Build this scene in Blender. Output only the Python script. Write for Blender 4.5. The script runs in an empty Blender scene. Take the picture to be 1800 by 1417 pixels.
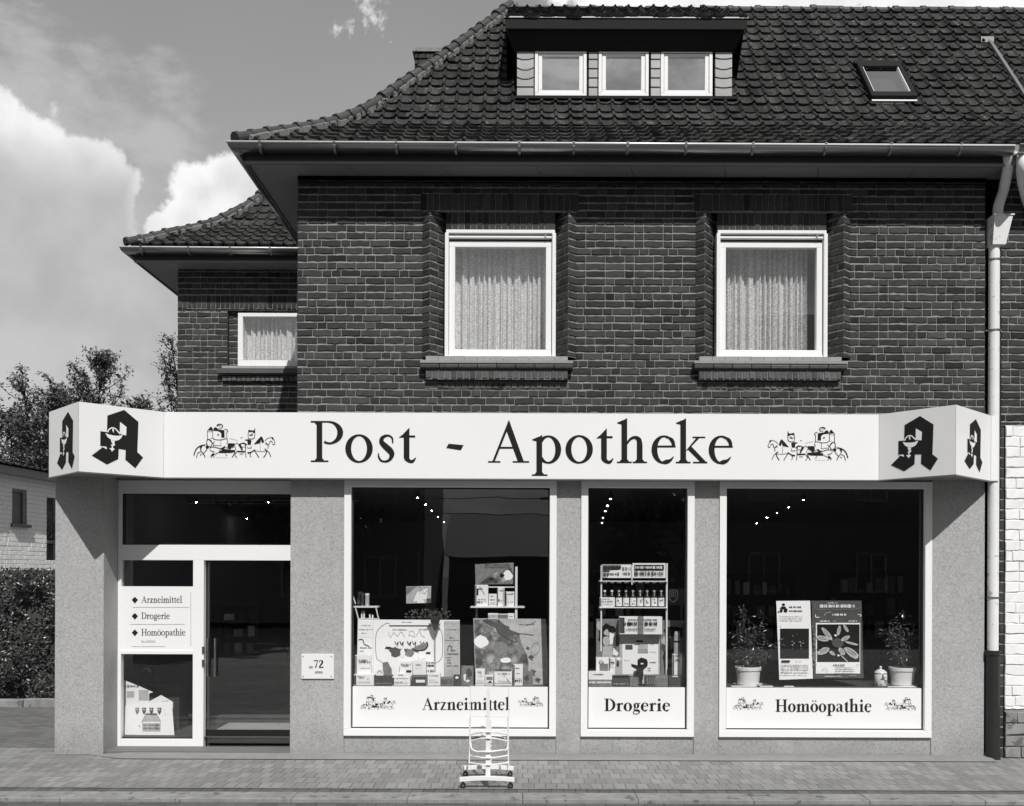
import bpy, bmesh, math, random
from mathutils import Vector
R = random.Random(72)
S = bpy.context.scene
C = S.collection

# ------------------------------------------------------------------ camera, sky, sun, exposure
F_PX, CAM_D, CAM_H, VX, VY = 1650.0, 10.0, 1.975, 920.0, 1004.0
ROLL = math.radians(0.2)
cam_data = bpy.data.cameras.new("camera")
cam = bpy.data.objects.new("camera", cam_data)
C.objects.link(cam)
cam.location = (0, -CAM_D, CAM_H)
cam.rotation_euler = (math.radians(90), -ROLL, 0)
cam_data.sensor_fit = 'HORIZONTAL'
cam_data.sensor_width = 36
cam_data.lens = 36 * F_PX / 1800
cam_data.shift_x = (900 - VX) / 1800
cam_data.shift_y = (VY - 708.5) / 1800
cam_data.clip_end = 2000
S.camera = cam

SUN_DIR = Vector((-0.23, 1.0, -1.15)).normalized()       # the way the light travels
sun_el = math.asin(-SUN_DIR.z)
sun_az = math.atan2(-SUN_DIR.x, -SUN_DIR.y)
sl = bpy.data.lights.new("sun", 'SUN')
sl.energy = 5.0
sl.angle = math.radians(0.53)
sl.color = (1.0, 0.985, 0.96)
so = bpy.data.objects.new("sun", sl)
C.objects.link(so)
so.location = (6, -20, 30)
so.rotation_euler = SUN_DIR.to_track_quat('-Z', 'Y').to_euler()

S.view_settings.view_transform = 'Standard'
S.view_settings.look = 'None'
S.view_settings.exposure = -0.3
S.view_settings.gamma = 1.0
S.cycles.use_denoising = True
S.cycles.max_bounces = 8
S.cycles.transparent_max_bounces = 16
S.cycles.sample_clamp_indirect = 6


class NT:
    """small helper to wire shader nodes"""
    def __init__(self, nt):
        self.nt = nt
    def n(self, t, **kw):
        nd = self.nt.nodes.new(t)
        for k, v in kw.items():
            if k.startswith('_'):
                setattr(nd, k[1:], v)
            else:
                i = int(k[1:]) if k[0] == 'i' and k[1:].isdigit() else k.replace('__', ' ')
                self.set(nd.inputs[i], v)
        return nd
    def set(self, sock, v):
        if hasattr(v, 'is_output') or isinstance(v, bpy.types.NodeSocket):
            self.nt.links.new(v, sock)
        elif isinstance(v, (int, float)) and sock.type == 'RGBA':
            sock.default_value = (v, v, v, 1)
        else:
            sock.default_value = v
    def m(self, op, a, b=0.0, c=None, clamp=False):
        nd = self.nt.nodes.new('ShaderNodeMath')
        nd.operation = op
        nd.use_clamp = clamp
        self.set(nd.inputs[0], a)
        self.set(nd.inputs[1], b)
        if c is not None:
            self.set(nd.inputs[2], c)
        return nd.outputs[0]
    def v(self, op, a, b=None, scale=None):
        nd = self.nt.nodes.new('ShaderNodeVectorMath')
        nd.operation = op
        self.set(nd.inputs[0], a)
        if b is not None:
            self.set(nd.inputs[1], b)
        if scale is not None:
            self.set(nd.inputs[3], scale)
        return nd.outputs[1] if op in ('LENGTH', 'DISTANCE', 'DOT_PRODUCT') else nd.outputs[0]
    def step(self, x, a, b, lo=0.0, hi=1.0):
        nd = self.nt.nodes.new('ShaderNodeMapRange')
        nd.interpolation_type = 'SMOOTHSTEP'
        self.set(nd.inputs[0], x)
        for i, q in enumerate((a, b, lo, hi)):
            self.set(nd.inputs[i + 1], q)
        return nd.outputs[0]
    def noise(self, vec, scale, detail=4.0, rough=0.55, dist=0.0):
        nd = self.nt.nodes.new('ShaderNodeTexNoise')
        self.set(nd.inputs['Vector'], vec)
        nd.inputs['Scale'].default_value = scale
        nd.inputs['Detail'].default_value = detail
        nd.inputs['Roughness'].default_value = rough
        nd.inputs['Distortion'].default_value = dist
        return nd.outputs[0]


def sky_dir(px, py):
    return Vector(((px - VX) / F_PX, 1.0, (VY - py) / F_PX)).normalized()

# the sky: Nishita turned to grey (a black and white photograph), with cumulus clouds fixed in the sky
world = bpy.data.worlds.new("World")
S.world = world
world.use_nodes = True
wt = world.node_tree
wt.nodes.clear()
w = NT(wt)
sky = wt.nodes.new('ShaderNodeTexSky')
sky.sky_type = 'NISHITA'
sky.sun_disc = False
sky.sun_elevation = sun_el
sky.sun_rotation = sun_az
bw = w.n('ShaderNodeRGBToBW', Color=sky.outputs[0]).outputs[0]
SKY_STRENGTH = 0.1
direc = w.n('ShaderNodeTexCoord').outputs['Generated']
warpv = w.n('ShaderNodeTexNoise', Vector=direc, Scale=7.0, Detail=5.0, Roughness=.6).outputs[1]
dirw = w.v('ADD', direc, w.v('SCALE', w.v('SUBTRACT', warpv, (.5, .5, .5)), scale=.05))
fine = w.noise(direc, 30.0, 9.0, 0.62)
broad = w.noise(direc, 3.2, 5.0, 0.5)
def blob_field(blobs):
    f = None
    for px, py, r in blobs:
        d = w.v('DISTANCE', dirw, tuple(sky_dir(px, py)))
        t = w.m('SUBTRACT', 1.0, w.m('DIVIDE', d, r / F_PX))
        f = t if f is None else w.m('SMOOTH_MAX', f, t, .12)
    return f
def mixf(a, b, f):
    return w.m('ADD', w.m('MULTIPLY', a, w.m('SUBTRACT', 1.0, f)), w.m('MULTIPLY', b, f))
sep = w.n('ShaderNodeSeparateXYZ', i0=direc)
behind = w.step(sep.outputs[1], 0.3, -0.4)
# clear sky: the filter on the lens evened it out
col = w.m('ADD', 2.15, w.m('MULTIPLY', w.m('MINIMUM', bw, 3.0), .75))
col = w.m('ADD', col, w.step(sep.outputs[2], .62, .05, 0.0, 2.2))
col = w.m('MULTIPLY', col, w.m('SUBTRACT', 1.0, w.m('MULTIPLY', behind, .45)))
col = w.m('ADD', col, w.m('MULTIPLY', w.m('SUBTRACT', broad, .5), .9))
# grey haze of cloud low down
low = blob_field([(60, 600, 420), (330, 600, 330), (-40, 430, 300), (90, 400, 190), (200, 440, 150), (420, 440, 170)])
low_mask = w.m('MULTIPLY', w.step(w.m('ADD', low, w.m('MULTIPLY', w.m('SUBTRACT', fine, 0.5), 0.6)), 0.0, 0.5), .8)
lowc = w.step(w.noise(direc, 11.0, 5.0, .55), .3, .7, 5.7, 7.3)
col = mixf(col, lowc, low_mask)
# high thin wisps
wisp = blob_field([(60, 135, 90), (140, 160, 90), (215, 185, 90), (285, 175, 70), (270, 225, 80), (170, 120, 60)])
wst = w.n('ShaderNodeMapping', Vector=direc, Rotation=(0, .6, 0), Scale=(1, 1, 2.2)).outputs[0]
wisp_mask = w.m('MULTIPLY', w.step(w.m('ADD', wisp, w.m('MULTIPLY', w.m('SUBTRACT', w.noise(wst, 16.0, 8.0, .6), 0.5), 3.2)), 0.0, 1.15), 0.85)
col = mixf(col, 6.4, wisp_mask)
puff = blob_field([(645, 8, 34), (605, 54, 20), (655, 30, 26), (588, 56, 13), (632, 40, 16)])
puff_mask = w.m('MULTIPLY', w.step(w.m('ADD', puff, w.m('MULTIPLY', w.m('SUBTRACT', w.noise(direc, 95.0, 7.0, 0.62), 0.5), 3.4)), 0.25, 1.1), 0.85)
col = mixf(col, 9.6, puff_mask)
# cumulus heads: crisp bright rims that melt into grey below
cum = blob_field([(-20, 270, 105), (45, 240, 62), (85, 285, 62), (120, 330, 70), (155, 285, 46), (190, 320, 52), (190, 375, 50), (60, 330, 90), (215, 420, 34),
                  (355, 345, 62), (400, 320, 55), (330, 390, 48), (445, 350, 80), (290, 410, 30), (470, 420, 90),
                  (1150, -150, 190), (1400, -150, 196), (1650, -150, 196), (1900, -150, 200)])
cum_n = w.m('ADD', cum, w.m('MULTIPLY', w.m('SUBTRACT', fine, 0.5), 1.15))
cum_mask = w.step(cum_n, 0.0, 0.26)
lum = w.m('SUBTRACT', w.step(w.noise(dirw, 12.0, 5.0, .55), .3, .62, 10.2, 12.3), w.step(cum_n, .35, 1.0, 0, 1.2))
fade = w.step(sep.outputs[2], (VY - 455) / F_PX, (VY - 345) / F_PX)
fade = w.m('MAXIMUM', fade, w.step(sep.outputs[0], (300 - VX) / F_PX, (360 - VX) / F_PX))
col = mixf(col, lum, w.m('MULTIPLY', cum_mask, fade))
# scattered clouds behind the camera (the dormer panes mirror them)
scat = w.m('MULTIPLY', w.step(w.noise(w.n('ShaderNodeMapping', Vector=dirw, Rotation=(0, .7, .3), Scale=(1, 1, 2.4)).outputs[0], 4.5, 8.0, 0.62), 0.36, 0.66), behind)
col = mixf(col, 7.4, w.m('MULTIPLY', scat, 0.75))
bg = w.n('ShaderNodeBackground', Color=col, Strength=SKY_STRENGTH)
wo = wt.nodes.new('ShaderNodeOutputWorld')
wt.links.new(bg.outputs[0], wo.inputs[0])

# ------------------------------------------------------------------ measuring, meshes, materials
def W(px, py, Y=0.0):
    """the world point at depth Y that the photograph shows at this pixel"""
    dx, dy = px - VX, py - VY
    c, s = math.cos(ROLL), math.sin(ROLL)
    lx, ly = dx * c + dy * s, -dx * s + dy * c
    d = CAM_D + Y
    return Vector((lx * d / F_PX, Y, CAM_H - ly * d / F_PX))
def WX(px, py=1000, Y=0.0): return W(px, py, Y).x
def WZ(py, px=920, Y=0.0): return W(px, py, Y).z

ROOT = {}

class MB:
    def __init__(self):
        self.v, self.f, self.mi, self.t = [], [], [], []
        self.tone = 0.5
        self.m = 0
    def vert(self, p):
        self.v.append(tuple(p)); return len(self.v) - 1
    def face(self, idx, m=None):
        self.f.append(tuple(idx)); self.mi.append(self.m if m is None else m); self.t.append(self.tone)
    def poly(self, pts, m=None):
        self.face([self.vert(p) for p in pts], m)
    def box(self, x0, x1, y0, y1, z0, z1, m=None):
        a = [self.vert((x, y, z)) for z in (z0, z1) for y in (y0, y1) for x in (x0, x1)]
        for q in ((0, 2, 3, 1), (4, 5, 7, 6), (0, 1, 5, 4), (2, 6, 7, 3), (0, 4, 6, 2), (1, 3, 7, 5)):
            self.face([a[i] for i in q], m)
    def prism(self, pts, axis, d, m=None):
        """closed prism: polygon pts pushed along vector d"""
        n = len(pts)
        a = [self.vert(p) for p in pts]
        b = [self.vert(Vector(p) + Vector(d)) for p in pts]
        self.face(a, m); self.face(b[::-1], m)
        for i in range(n):
            j = (i + 1) % n
            self.face((a[j], a[i], b[i], b[j]), m)
    def hexa(self, lo, hi, m=None):
        a = [self.vert(p) for p in lo]; b = [self.vert(p) for p in hi]
        n = len(a)
        self.face(a[::-1], m); self.face(b, m)
        for i in range(n):
            j = (i + 1) % n
            self.face((a[i], a[j], b[j], b[i]), m)
    def tube(self, pts, r, n=8, m=None, cap=True):
        pts = [Vector(p) for p in pts]
        rs = r if isinstance(r, (list, tuple)) else [r] * len(pts)
        rings = []
        for i, p in enumerate(pts):
            d = (pts[min(i + 1, len(pts) - 1)] - pts[max(i - 1, 0)])
            d = d.normalized() if d.length > 1e-9 else Vector((0, 0, 1))
            a = d.orthogonal().normalized() if i == 0 else (ax - d * ax.dot(d)).normalized()
            ax = a
            b = d.cross(a)
            rings.append([self.vert(p + (a * math.cos(2 * math.pi * k / n) + b * math.sin(2 * math.pi * k / n)) * rs[i]) for k in range(n)])
        for i in range(len(rings) - 1):
            for k in range(n):
                j = (k + 1) % n
                self.face((rings[i][k], rings[i][j], rings[i + 1][j], rings[i + 1][k]), m)
        if cap:
            self.face(rings[0][::-1], m); self.face(rings[-1], m)
    def lathe(self, c, prof, n=20, m=None):
        """prof: (radius, z[, material])"""
        rings = []
        for q in prof:
            rings.append([self.vert((c[0] + q[0] * math.cos(2 * math.pi * k / n), c[1] + q[0] * math.sin(2 * math.pi * k / n), c[2] + q[1])) for k in range(n)])
        for i in range(len(prof) - 1):
            mm = prof[i + 1][2] if len(prof[i + 1]) > 2 else m
            for k in range(n):
                j = (k + 1) % n
                self.face((rings[i][k], rings[i][j], rings[i + 1][j], rings[i + 1][k]), mm)
        self.face(rings[0][::-1], m); self.face(rings[-1], m)
    def leaf(self, p, d, up, L, Wd, m=None):
        """one pointed, slightly folded leaf"""
        d = d.normalized()
        s = d.cross(up)
        if s.length < 1e-4: s = d.orthogonal()
        s.normalize()
        n = s.cross(d)
        a = self.vert(p); b = self.vert(p + d * L * .5 + s * Wd * .5 + n * Wd * .15)
        c = self.vert(p + d * L); e = self.vert(p + d * L * .5 - s * Wd * .5 + n * Wd * .15)
        self.face((a, b, c), m); self.face((a, c, e), m)


def build(name, mb, mats, parent=None, smooth=False, bevel=0.0, kind=None, label=None, cat=None, group=None):
    """link the mesh as ONE object; a child's vertices are given relative to its thing's base"""
    if parent is not None:
        off = ROOT[parent.name]
    else:
        xs = [v[0] for v in mb.v]; ys = [v[1] for v in mb.v]; zs = [v[2] for v in mb.v]
        off = Vector(((min(xs) + max(xs)) / 2, (min(ys) + max(ys)) / 2, min(zs)))
    me = bpy.data.meshes.new(name)
    me.from_pydata([(v[0] - off.x, v[1] - off.y, v[2] - off.z) for v in mb.v], [], mb.f)
    if not isinstance(mats, (list, tuple)): mats = [mats]
    for q in mats: me.materials.append(q)
    me.polygons.foreach_set('material_index', [min(i, len(mats) - 1) for i in mb.mi])
    if smooth: me.polygons.foreach_set('use_smooth', [True] * len(mb.f))
    at = me.attributes.new('tone', 'FLOAT', 'FACE')
    at.data.foreach_set('value', mb.t)
    me.update()
    o = bpy.data.objects.new(name, me)
    C.objects.link(o)
    if parent is not None:
        o.parent = parent
    else:
        o.location = off
    ROOT[o.name] = off
    if bevel:
        b = o.modifiers.new('bevel', 'BEVEL')
        b.width = bevel; b.segments = 2; b.limit_method = 'ANGLE'; b.angle_limit = math.radians(50)
    tag(o, label, cat, group, kind)
    return o

def tag(o, label=None, cat=None, group=None, kind=None):
    if label: o['label'] = label
    if cat: o['category'] = cat
    if group: o['group'] = group
    if kind: o['kind'] = kind

def thing(name, label, cat, loc, group=None):
    o = bpy.data.objects.new(name, None)
    o.empty_display_size = 0.2
    C.objects.link(o)
    o.location = loc
    ROOT[o.name] = Vector(loc)
    tag(o, label, cat, group)
    return o

def copy_tree(o, parent=None, loc=None):
    c = o.copy(); C.objects.link(c)
    if parent is not None: c.parent = parent
    if loc is not None: c.location = loc
    for ch in o.children: copy_tree(ch, c)
    return c


def mat(name, base, rough=0.7, var=0.12, scale=6.0, bump=0.0, bscale=60.0, bdist=0.01, metal=0.0, spec=0.4,
        tone=0.0, var2=0.0, scale2=1.2, stretch=None, dark=None):
    m = bpy.data.materials.new(name)
    m.use_nodes = True
    nt = m.node_tree
    g = NT(nt)
    p = nt.nodes['Principled BSDF']
    co = g.n('ShaderNodeTexCoord').outputs['Object']
    if stretch: co = g.v('MULTIPLY', co, stretch)
    c = base
    k = 1.0
    if var:
        k = g.m('ADD', 1.0, g.m('MULTIPLY', g.m('SUBTRACT', g.noise(co, scale, 6.0, .65), .5), 2 * var))
    if var2:
        k = g.m('MULTIPLY', k, g.m('ADD', 1.0, g.m('MULTIPLY', g.m('SUBTRACT', g.noise(co, scale2, 4.0, .6), .5), 2 * var2)))
    if tone:
        a = g.n('ShaderNodeAttribute', _attribute_name='tone').outputs['Fac']
        k = g.m('MULTIPLY', k, g.m('ADD', 1.0, g.m('MULTIPLY', g.m('SUBTRACT', a, .5), 2 * tone)))
    if dark:      # scattered specks: (scale, threshold, factor)
        s = g.step(g.noise(co, dark[0], 3.0, .6), dark[1], dark[1] + .06)
        k = g.m('MULTIPLY', k, g.m('ADD', 1.0, g.m('MULTIPLY', s, dark[2] - 1.0)))
    c = g.m('MULTIPLY', k, base) if not isinstance(k, float) else base
    g.set(p.inputs['Base Color'], c)
    p.inputs['Roughness'].default_value = rough
    p.inputs['Metallic'].default_value = metal
    p.inputs['Specular IOR Level'].default_value = spec
    if bump:
        b = g.n('ShaderNodeBump', Strength=bump, Distance=bdist, Height=g.noise(co, bscale, 5.0, .6))
        nt.links.new(b.outputs[0], p.inputs['Normal'])
    return m

def emit(name, val):
    m = bpy.data.materials.new(name); m.use_nodes = True
    m.node_tree.nodes.clear()
    e = m.node_tree.nodes.new('ShaderNodeEmission'); e.inputs[1].default_value = val
    o = m.node_tree.nodes.new('ShaderNodeOutputMaterial')
    m.node_tree.links.new(e.outputs[0], o.inputs[0])
    return m

def glass(name, k=2.0, c=0.0, tint=0.98):
    """clear pane: lets light through and mirrors the street by Fresnel"""
    m = bpy.data.materials.new(name); m.use_nodes = True
    nt = m.node_tree; nt.nodes.clear(); g = NT(nt)
    ge = g.n('ShaderNodeNewGeometry')
    cs = g.m('ABSOLUTE', g.v('DOT_PRODUCT', ge.outputs['Incoming'], ge.outputs['Normal']))
    fr = g.m('ADD', .04, g.m('MULTIPLY', .96, g.m('POWER', g.m('SUBTRACT', 1.0, cs, clamp=True), 5.0)))   # same from both sides
    fac = g.m('ADD', g.m('MULTIPLY', fr, k), c, clamp=True)
    tr = g.n('ShaderNodeBsdfTransparent', Color=(tint, tint, tint, 1))
    co = g.n('ShaderNodeTexCoord').outputs['Object']
    bp = g.n('ShaderNodeBump', Strength=0.03, Distance=0.02, Height=g.noise(co, 1.6, 2.0))
    gl = g.n('ShaderNodeBsdfGlossy', Color=(1, 1, 1, 1), Roughness=0.0, Normal=bp.outputs[0])
    mx = g.n('ShaderNodeMixShader', i0=fac, i1=tr.outputs[0], i2=gl.outputs[0])
    o = nt.nodes.new('ShaderNodeOutputMaterial')
    nt.links.new(mx.outputs[0], o.inputs[0])
    return m

def stucco_mat():
    """coarse rubbed render: pale grey with short worm-like grooves"""
    m = bpy.data.materials.new('rubbed_render'); m.use_nodes = True
    nt = m.node_tree; g = NT(nt); p = nt.nodes['Principled BSDF']
    co = g.n('ShaderNodeTexCoord').outputs['Object']
    wig = g.n('ShaderNodeTexNoise', Vector=co, Scale=14.0, Detail=3.0)
    w2 = g.v('ADD', co, g.v('SCALE', wig.outputs[1], scale=0.12))
    tilt = g.v('MULTIPLY', w2, (1.0, 1.0, 0.42))
    gro = g.n('ShaderNodeTexNoise', Vector=tilt, Scale=88.0, Detail=2.0, Roughness=.5, Distortion=1.2).outputs[0]
    cut = g.step(gro, 0.55, 0.68)
    cut2 = g.step(g.noise(g.v('MULTIPLY', w2, (0.42, 1, 1.0)), 78.0, 2.0, .5, 1.0), 0.56, 0.69)
    cut = g.m('MAXIMUM', cut, cut2)
    grain = g.noise(co, 190.0, 3.0, .7)
    big = g.noise(co, 1.3, 4.0, .6)
    sp = g.n('ShaderNodeSeparateXYZ', i0=g.n('ShaderNodeNewGeometry').outputs['Position'])
    dirt = g.m('MULTIPLY', g.step(g.m('ADD', sp.outputs[2], g.m('MULTIPLY', g.noise(co, 3.0, 6.0, .65), .8)), 0.85, 0.35), .22)
    k = g.m('SUBTRACT', 1.0, g.m('MULTIPLY', cut, .22))
    k = g.m('MULTIPLY', k, g.m('ADD', .84, g.m('MULTIPLY', grain, .32)))
    k = g.m('MULTIPLY', k, g.m('ADD', .84, g.m('MULTIPLY', big, .32)))
    run = g.noise(g.v('MULTIPLY', co, (9.0, 9.0, .5)), 1.0, 5.0, .6)
    k = g.m('MULTIPLY', k, g.m('SUBTRACT', 1.0, g.m('MULTIPLY', g.step(run, .56, .75), .10)))
    k = g.m('MULTIPLY', k, g.m('SUBTRACT', 1.0, dirt))
    g.set(p.inputs['Base Color'], g.m('MULTIPLY', k, 0.44))
    p.inputs['Roughness'].default_value = .92
    p.inputs['Specular IOR Level'].default_value = .2
    h = g.m('SUBTRACT', g.m('MULTIPLY', grain, .5), cut)
    b = g.n('ShaderNodeBump', Strength=.55, Distance=.006, Height=h)
    nt.links.new(b.outputs[0], p.inputs['Normal'])
    return m

def brick_mat(name, base, tone, var=.3):
    m = bpy.data.materials.new(name); m.use_nodes = True
    nt = m.node_tree; g = NT(nt); p = nt.nodes['Principled BSDF']
    co = g.n('ShaderNodeTexCoord').outputs['Object']
    a = g.n('ShaderNodeAttribute', _attribute_name='tone').outputs['Fac']
    drag = g.noise(g.v('MULTIPLY', co, (1.0, 1.0, 3.2)), 15.0, 5.0, .65, .8)
    grain = g.noise(co, 120.0, 4.0, .7)
    scuff = g.step(g.noise(g.v('MULTIPLY', co, (1.0, 1.0, 2.2)), 26.0, 4.0, .6), .60, .78)
    k = g.m('ADD', 1.0, g.m('MULTIPLY', g.m('SUBTRACT', a, .5), 2 * tone))
    k = g.m('MULTIPLY', k, g.m('ADD', 1.0 - var, g.m('MULTIPLY', drag, 2 * var)))
    k = g.m('MULTIPLY', k, g.m('ADD', .75, g.m('MULTIPLY', grain, .5)))
    k = g.m('ADD', k, g.m('MULTIPLY', scuff, 1.15))
    k = g.m('MULTIPLY', k, g.m('ADD', .72, g.m('MULTIPLY', g.noise(co, .9, 4.0, .6), .56)))
    g.set(p.inputs['Base Color'], g.m('MULTIPLY', k, base))
    p.inputs['Roughness'].default_value = .85
    p.inputs['Specular IOR Level'].default_value = .3
    h = g.m('ADD', g.m('MULTIPLY', drag, 1.0), g.m('MULTIPLY', grain, .35))
    b = g.n('ShaderNodeBump', Strength=.8, Distance=.008, Height=h)
    nt.links.new(b.outputs[0], p.inputs['Normal'])
    return m

def paving_mat(name, base, bw_, rh, rot=0.0, joint=.35, tone=.16):
    m = bpy.data.materials.new(name); m.use_nodes = True
    nt = m.node_tree; g = NT(nt); p = nt.nodes['Principled BSDF']
    co = g.n('ShaderNodeNewGeometry').outputs['Position']
    wob = g.n('ShaderNodeTexNoise', Vector=co, Scale=5.0, Detail=2.0).outputs[1]
    co2 = g.v('ADD', co, g.v('SCALE', g.v('SUBTRACT', wob, (.5, .5, .5)), scale=.03))
    mp = g.n('ShaderNodeMapping', Vector=co2, Rotation=(0, 0, rot))
    br = nt.nodes.new('ShaderNodeTexBrick')
    nt.links.new(mp.outputs[0], br.inputs['Vector'])
    br.offset = .5
    br.inputs['Color1'].default_value = (1 - tone, 1 - tone, 1 - tone, 1)
    br.inputs['Color2'].default_value = (1 + tone, 1 + tone, 1 + tone, 1)
    br.inputs['Mortar'].default_value = (joint, joint, joint, 1)
    br.inputs['Scale'].default_value = 1.0
    br.inputs['Mortar Size'].default_value = .0045
    br.inputs['Mortar Smooth'].default_value = .25
    br.inputs['Brick Width'].default_value = bw_
    br.inputs['Row Height'].default_value = rh
    k = g.n('ShaderNodeRGBToBW', Color=br.outputs[0]).outputs[0]
    # joints are sanded shut in places
    sand = g.step(g.noise(co, 2.4, 4.0, .6), .38, .62)
    k = g.m('ADD', k, g.m('MULTIPLY', g.m('MULTIPLY', br.outputs[1], sand), .38))
    grain = g.noise(co, 95.0, 5.0, .7)
    big = g.noise(co, 1.1, 5.0, .65)
    k = g.m('MULTIPLY', k, g.m('ADD', .72, g.m('MULTIPLY', grain, .56)))
    k = g.m('MULTIPLY', k, g.m('ADD', .68, g.m('MULTIPLY', big, .64)))
    g.set(p.inputs['Base Color'], g.m('MULTIPLY', k, base))
    p.inputs['Roughness'].default_value = .85
    p.inputs['Specular IOR Level'].default_value = .3
    h = g.m('SUBTRACT', g.m('MULTIPLY', grain, .3), br.outputs[1])
    b = g.n('ShaderNodeBump', Strength=.5, Distance=.006, Height=h)
    nt.links.new(b.outputs[0], p.inputs['Normal'])
    return m

M = {}
M['brick'] = brick_mat('clinker_brick', .046, .62, .45)
M['brick_light'] = brick_mat('sill_brick', .10, .45)
M['mortar'] = mat('mortar', .27, .95, .45, 26, .5, 120, .006, var2=.2, scale2=.8)
M['stucco'] = stucco_mat()
M['tile'] = mat('roof_tile', .034, .8, .5, 11, .5, 90, .004, tone=.6, var2=.35, scale2=.6, spec=.25, dark=(18, .60, 3.0))
M['hip_tile'] = mat('hip_tile', .05, .6, .35, 8, .4, 70, .004, tone=.3, dark=(22, .66, 2.0))
M['roof_mortar'] = mat('roof_mortar', .17, .95, .5, 22, .8, 50, .01)
M['soffit'] = mat('soffit_board', .22, .6, .14, 2.5, .1, 30)
M['tar'] = mat('tarred_board', .02, .75, .15, 3, spec=.12)
M['fascia'] = mat('fascia_board', .04, .5, .15, 3)
M['zinc'] = mat('zinc', .36, .3, .16, 5, metal=.95)
M['bead'] = mat('zinc_highlight', .85, .3, .1, 6, metal=.15)  # gutter rim: its highlight is put into a paler colour than the zinc
M['zinc_dull'] = mat('dull_zinc', .24, .5, .25, 4, metal=.8)
M['white'] = mat('white_enamel', .80, .35, .03, 3, var2=.03)
M['sign'] = mat('sign_panel', .84, .38, .03, 2.5, var2=.05, scale2=.5, stretch=(1, 1, .35), dark=(42, .78, .8))
M['alu'] = mat('white_aluminium', .85, .32, .03, 4)
M['paintpipe'] = mat('painted_pipe', .80, .5, .14, 5, dark=(9, .62, .6))
M['iron'] = mat('cast_iron', .025, .45, .25, 10, .2, 60)
M['ink'] = mat('black_ink', .016, .8, 0, spec=.15)
M['slate'] = mat('slate_shingle', .33, .6, .18, 7, .25, 25, .003, tone=.2)
M['sill'] = mat('glazed_sill_tile', .36, .4, .25, 9)
M['paving'] = paving_mat('pavement_clinker', .24, .105, .21)
M['paving2'] = paving_mat('edge_clinker', .12, .105, .3, tone=.2)
M['drive'] = paving_mat('yard_clinker', .155, .22, .11, rot=.5)
M['road'] = paving_mat('road_setts', .11, .17, .11, rot=.03, tone=.2)
M['kerb'] = mat('kerb_stone', .25, .95, .45, 11, .5, 60, .005, var2=.4, scale2=3.0, dark=(9, .58, .55))
M['concrete'] = mat('concrete', .245, .95, .22, 7, .3, 90, .003, var2=.15)
M['step'] = mat('step_stone', .15, .7, .2, 12, .15, 80, .002)
M['ground'] = mat('verge_ground', .13, .95, .3, 1.2, .3, 20)
M['room'] = mat('dark_room', .19, .95, .1, 3, spec=.03)
M['room_ceiling'] = mat('room_ceiling', .16, .95, .1, 3, spec=.03)
M['room_floor'] = mat('room_floor', .07, .6, .15, 8)
M['wood'] = mat('dark_wood', .05, .5, .25, 6, stretch=(6, 1, 1))
M['white_wall'] = mat('whitewashed_brick', .84, .85, .07, 8, .25, 60, .004)
M['white_joint'] = mat('whitewash_joint', .62, .9, .2, 25)
M['black'] = mat('black_lacquer', .015, .35, 0)
M['rubber'] = mat('rubber', .02, .6, 0)
M['leaf'] = mat('leaf', .075, .45, .5, 2.2, tone=.5, spec=.5)
M['plant_leaf'] = mat('plant_leaf', .09, .28, .5, 6, tone=.7, spec=.8)
M['hedge_leaf'] = mat('hedge_leaf', .05, .35, .4, 3, tone=.6, spec=.6)
M['bark'] = mat('bark', .06, .9, .3, 14, .5, 40)
M['pot'] = mat('white_pot', .78, .3, .04, 5)
M['soil'] = mat('soil', .03, .95, .3, 40)
M['paper'] = mat('paper', .88, .6, .03, 4)
M['grey1'] = mat('pale_grey_print', .46, .6, .45, 55, var2=.3, scale2=14)
M['grey2'] = mat('mid_grey_print', .2, .6, .6, 48, var2=.35, scale2=12)
M['grey3'] = mat('dark_grey_print', .07, .6, .7, 52, var2=.4, scale2=14)
M['bottle'] = mat('brown_glass', .03, .12, 0, spec=.6)
M['lamp'] = emit('lamp_glow', 260.0)
M['chrome'] = mat('brushed_steel', .5, .25, .05, 8, metal=1.0)
def photo_mat():
    """a printed black and white photograph of pebbles and leaves"""
    m = bpy.data.materials.new('photo_print'); m.use_nodes = True
    nt = m.node_tree; g = NT(nt); p = nt.nodes['Principled BSDF']
    co = g.n('ShaderNodeTexCoord').outputs['Object']
    wv = g.n('ShaderNodeTexNoise', Vector=co, Scale=9.0, Detail=4.0).outputs[1]
    c2 = g.v('ADD', co, g.v('SCALE', g.v('SUBTRACT', wv, (.5, .5, .5)), scale=.10))
    vo = g.n('ShaderNodeTexVoronoi', Vector=c2, Scale=8.5)
    cell = g.n('ShaderNodeRGBToBW', Color=vo.outputs['Color']).outputs[0]
    edge = g.step(vo.outputs['Distance'], .25, .72, 1.0, .12)
    leafy = g.step(g.noise(c2, 6.0, 3.0, .5), .48, .56)
    vein = g.noise(g.v('MULTIPLY', c2, (1, 1, 2.5)), 42.0, 6.0, .7)
    k = g.m('MULTIPLY', g.m('POWER', cell, 1.4), edge)
    k = g.m('ADD', g.m('MULTIPLY', k, g.m('SUBTRACT', 1.0, leafy)), g.m('MULTIPLY', leafy, g.m('MULTIPLY', g.m('POWER', vein, 3.0), 1.5)))
    k = g.m('MULTIPLY', k, g.m('ADD', .6, g.m('MULTIPLY', g.noise(co, 70.0, 4.0, .7), .8)))
    g.set(p.inputs['Base Color'], g.m('ADD', .03, g.m('MULTIPLY', k, .85), clamp=True))
    p.inputs['Roughness'].default_value = .45
    return m
M['photo'] = photo_mat()
G_SHOP = glass('shop_glass', 2.9, 0.0)
G_UP = glass('window_glass', 2.4, 0.12)
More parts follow.
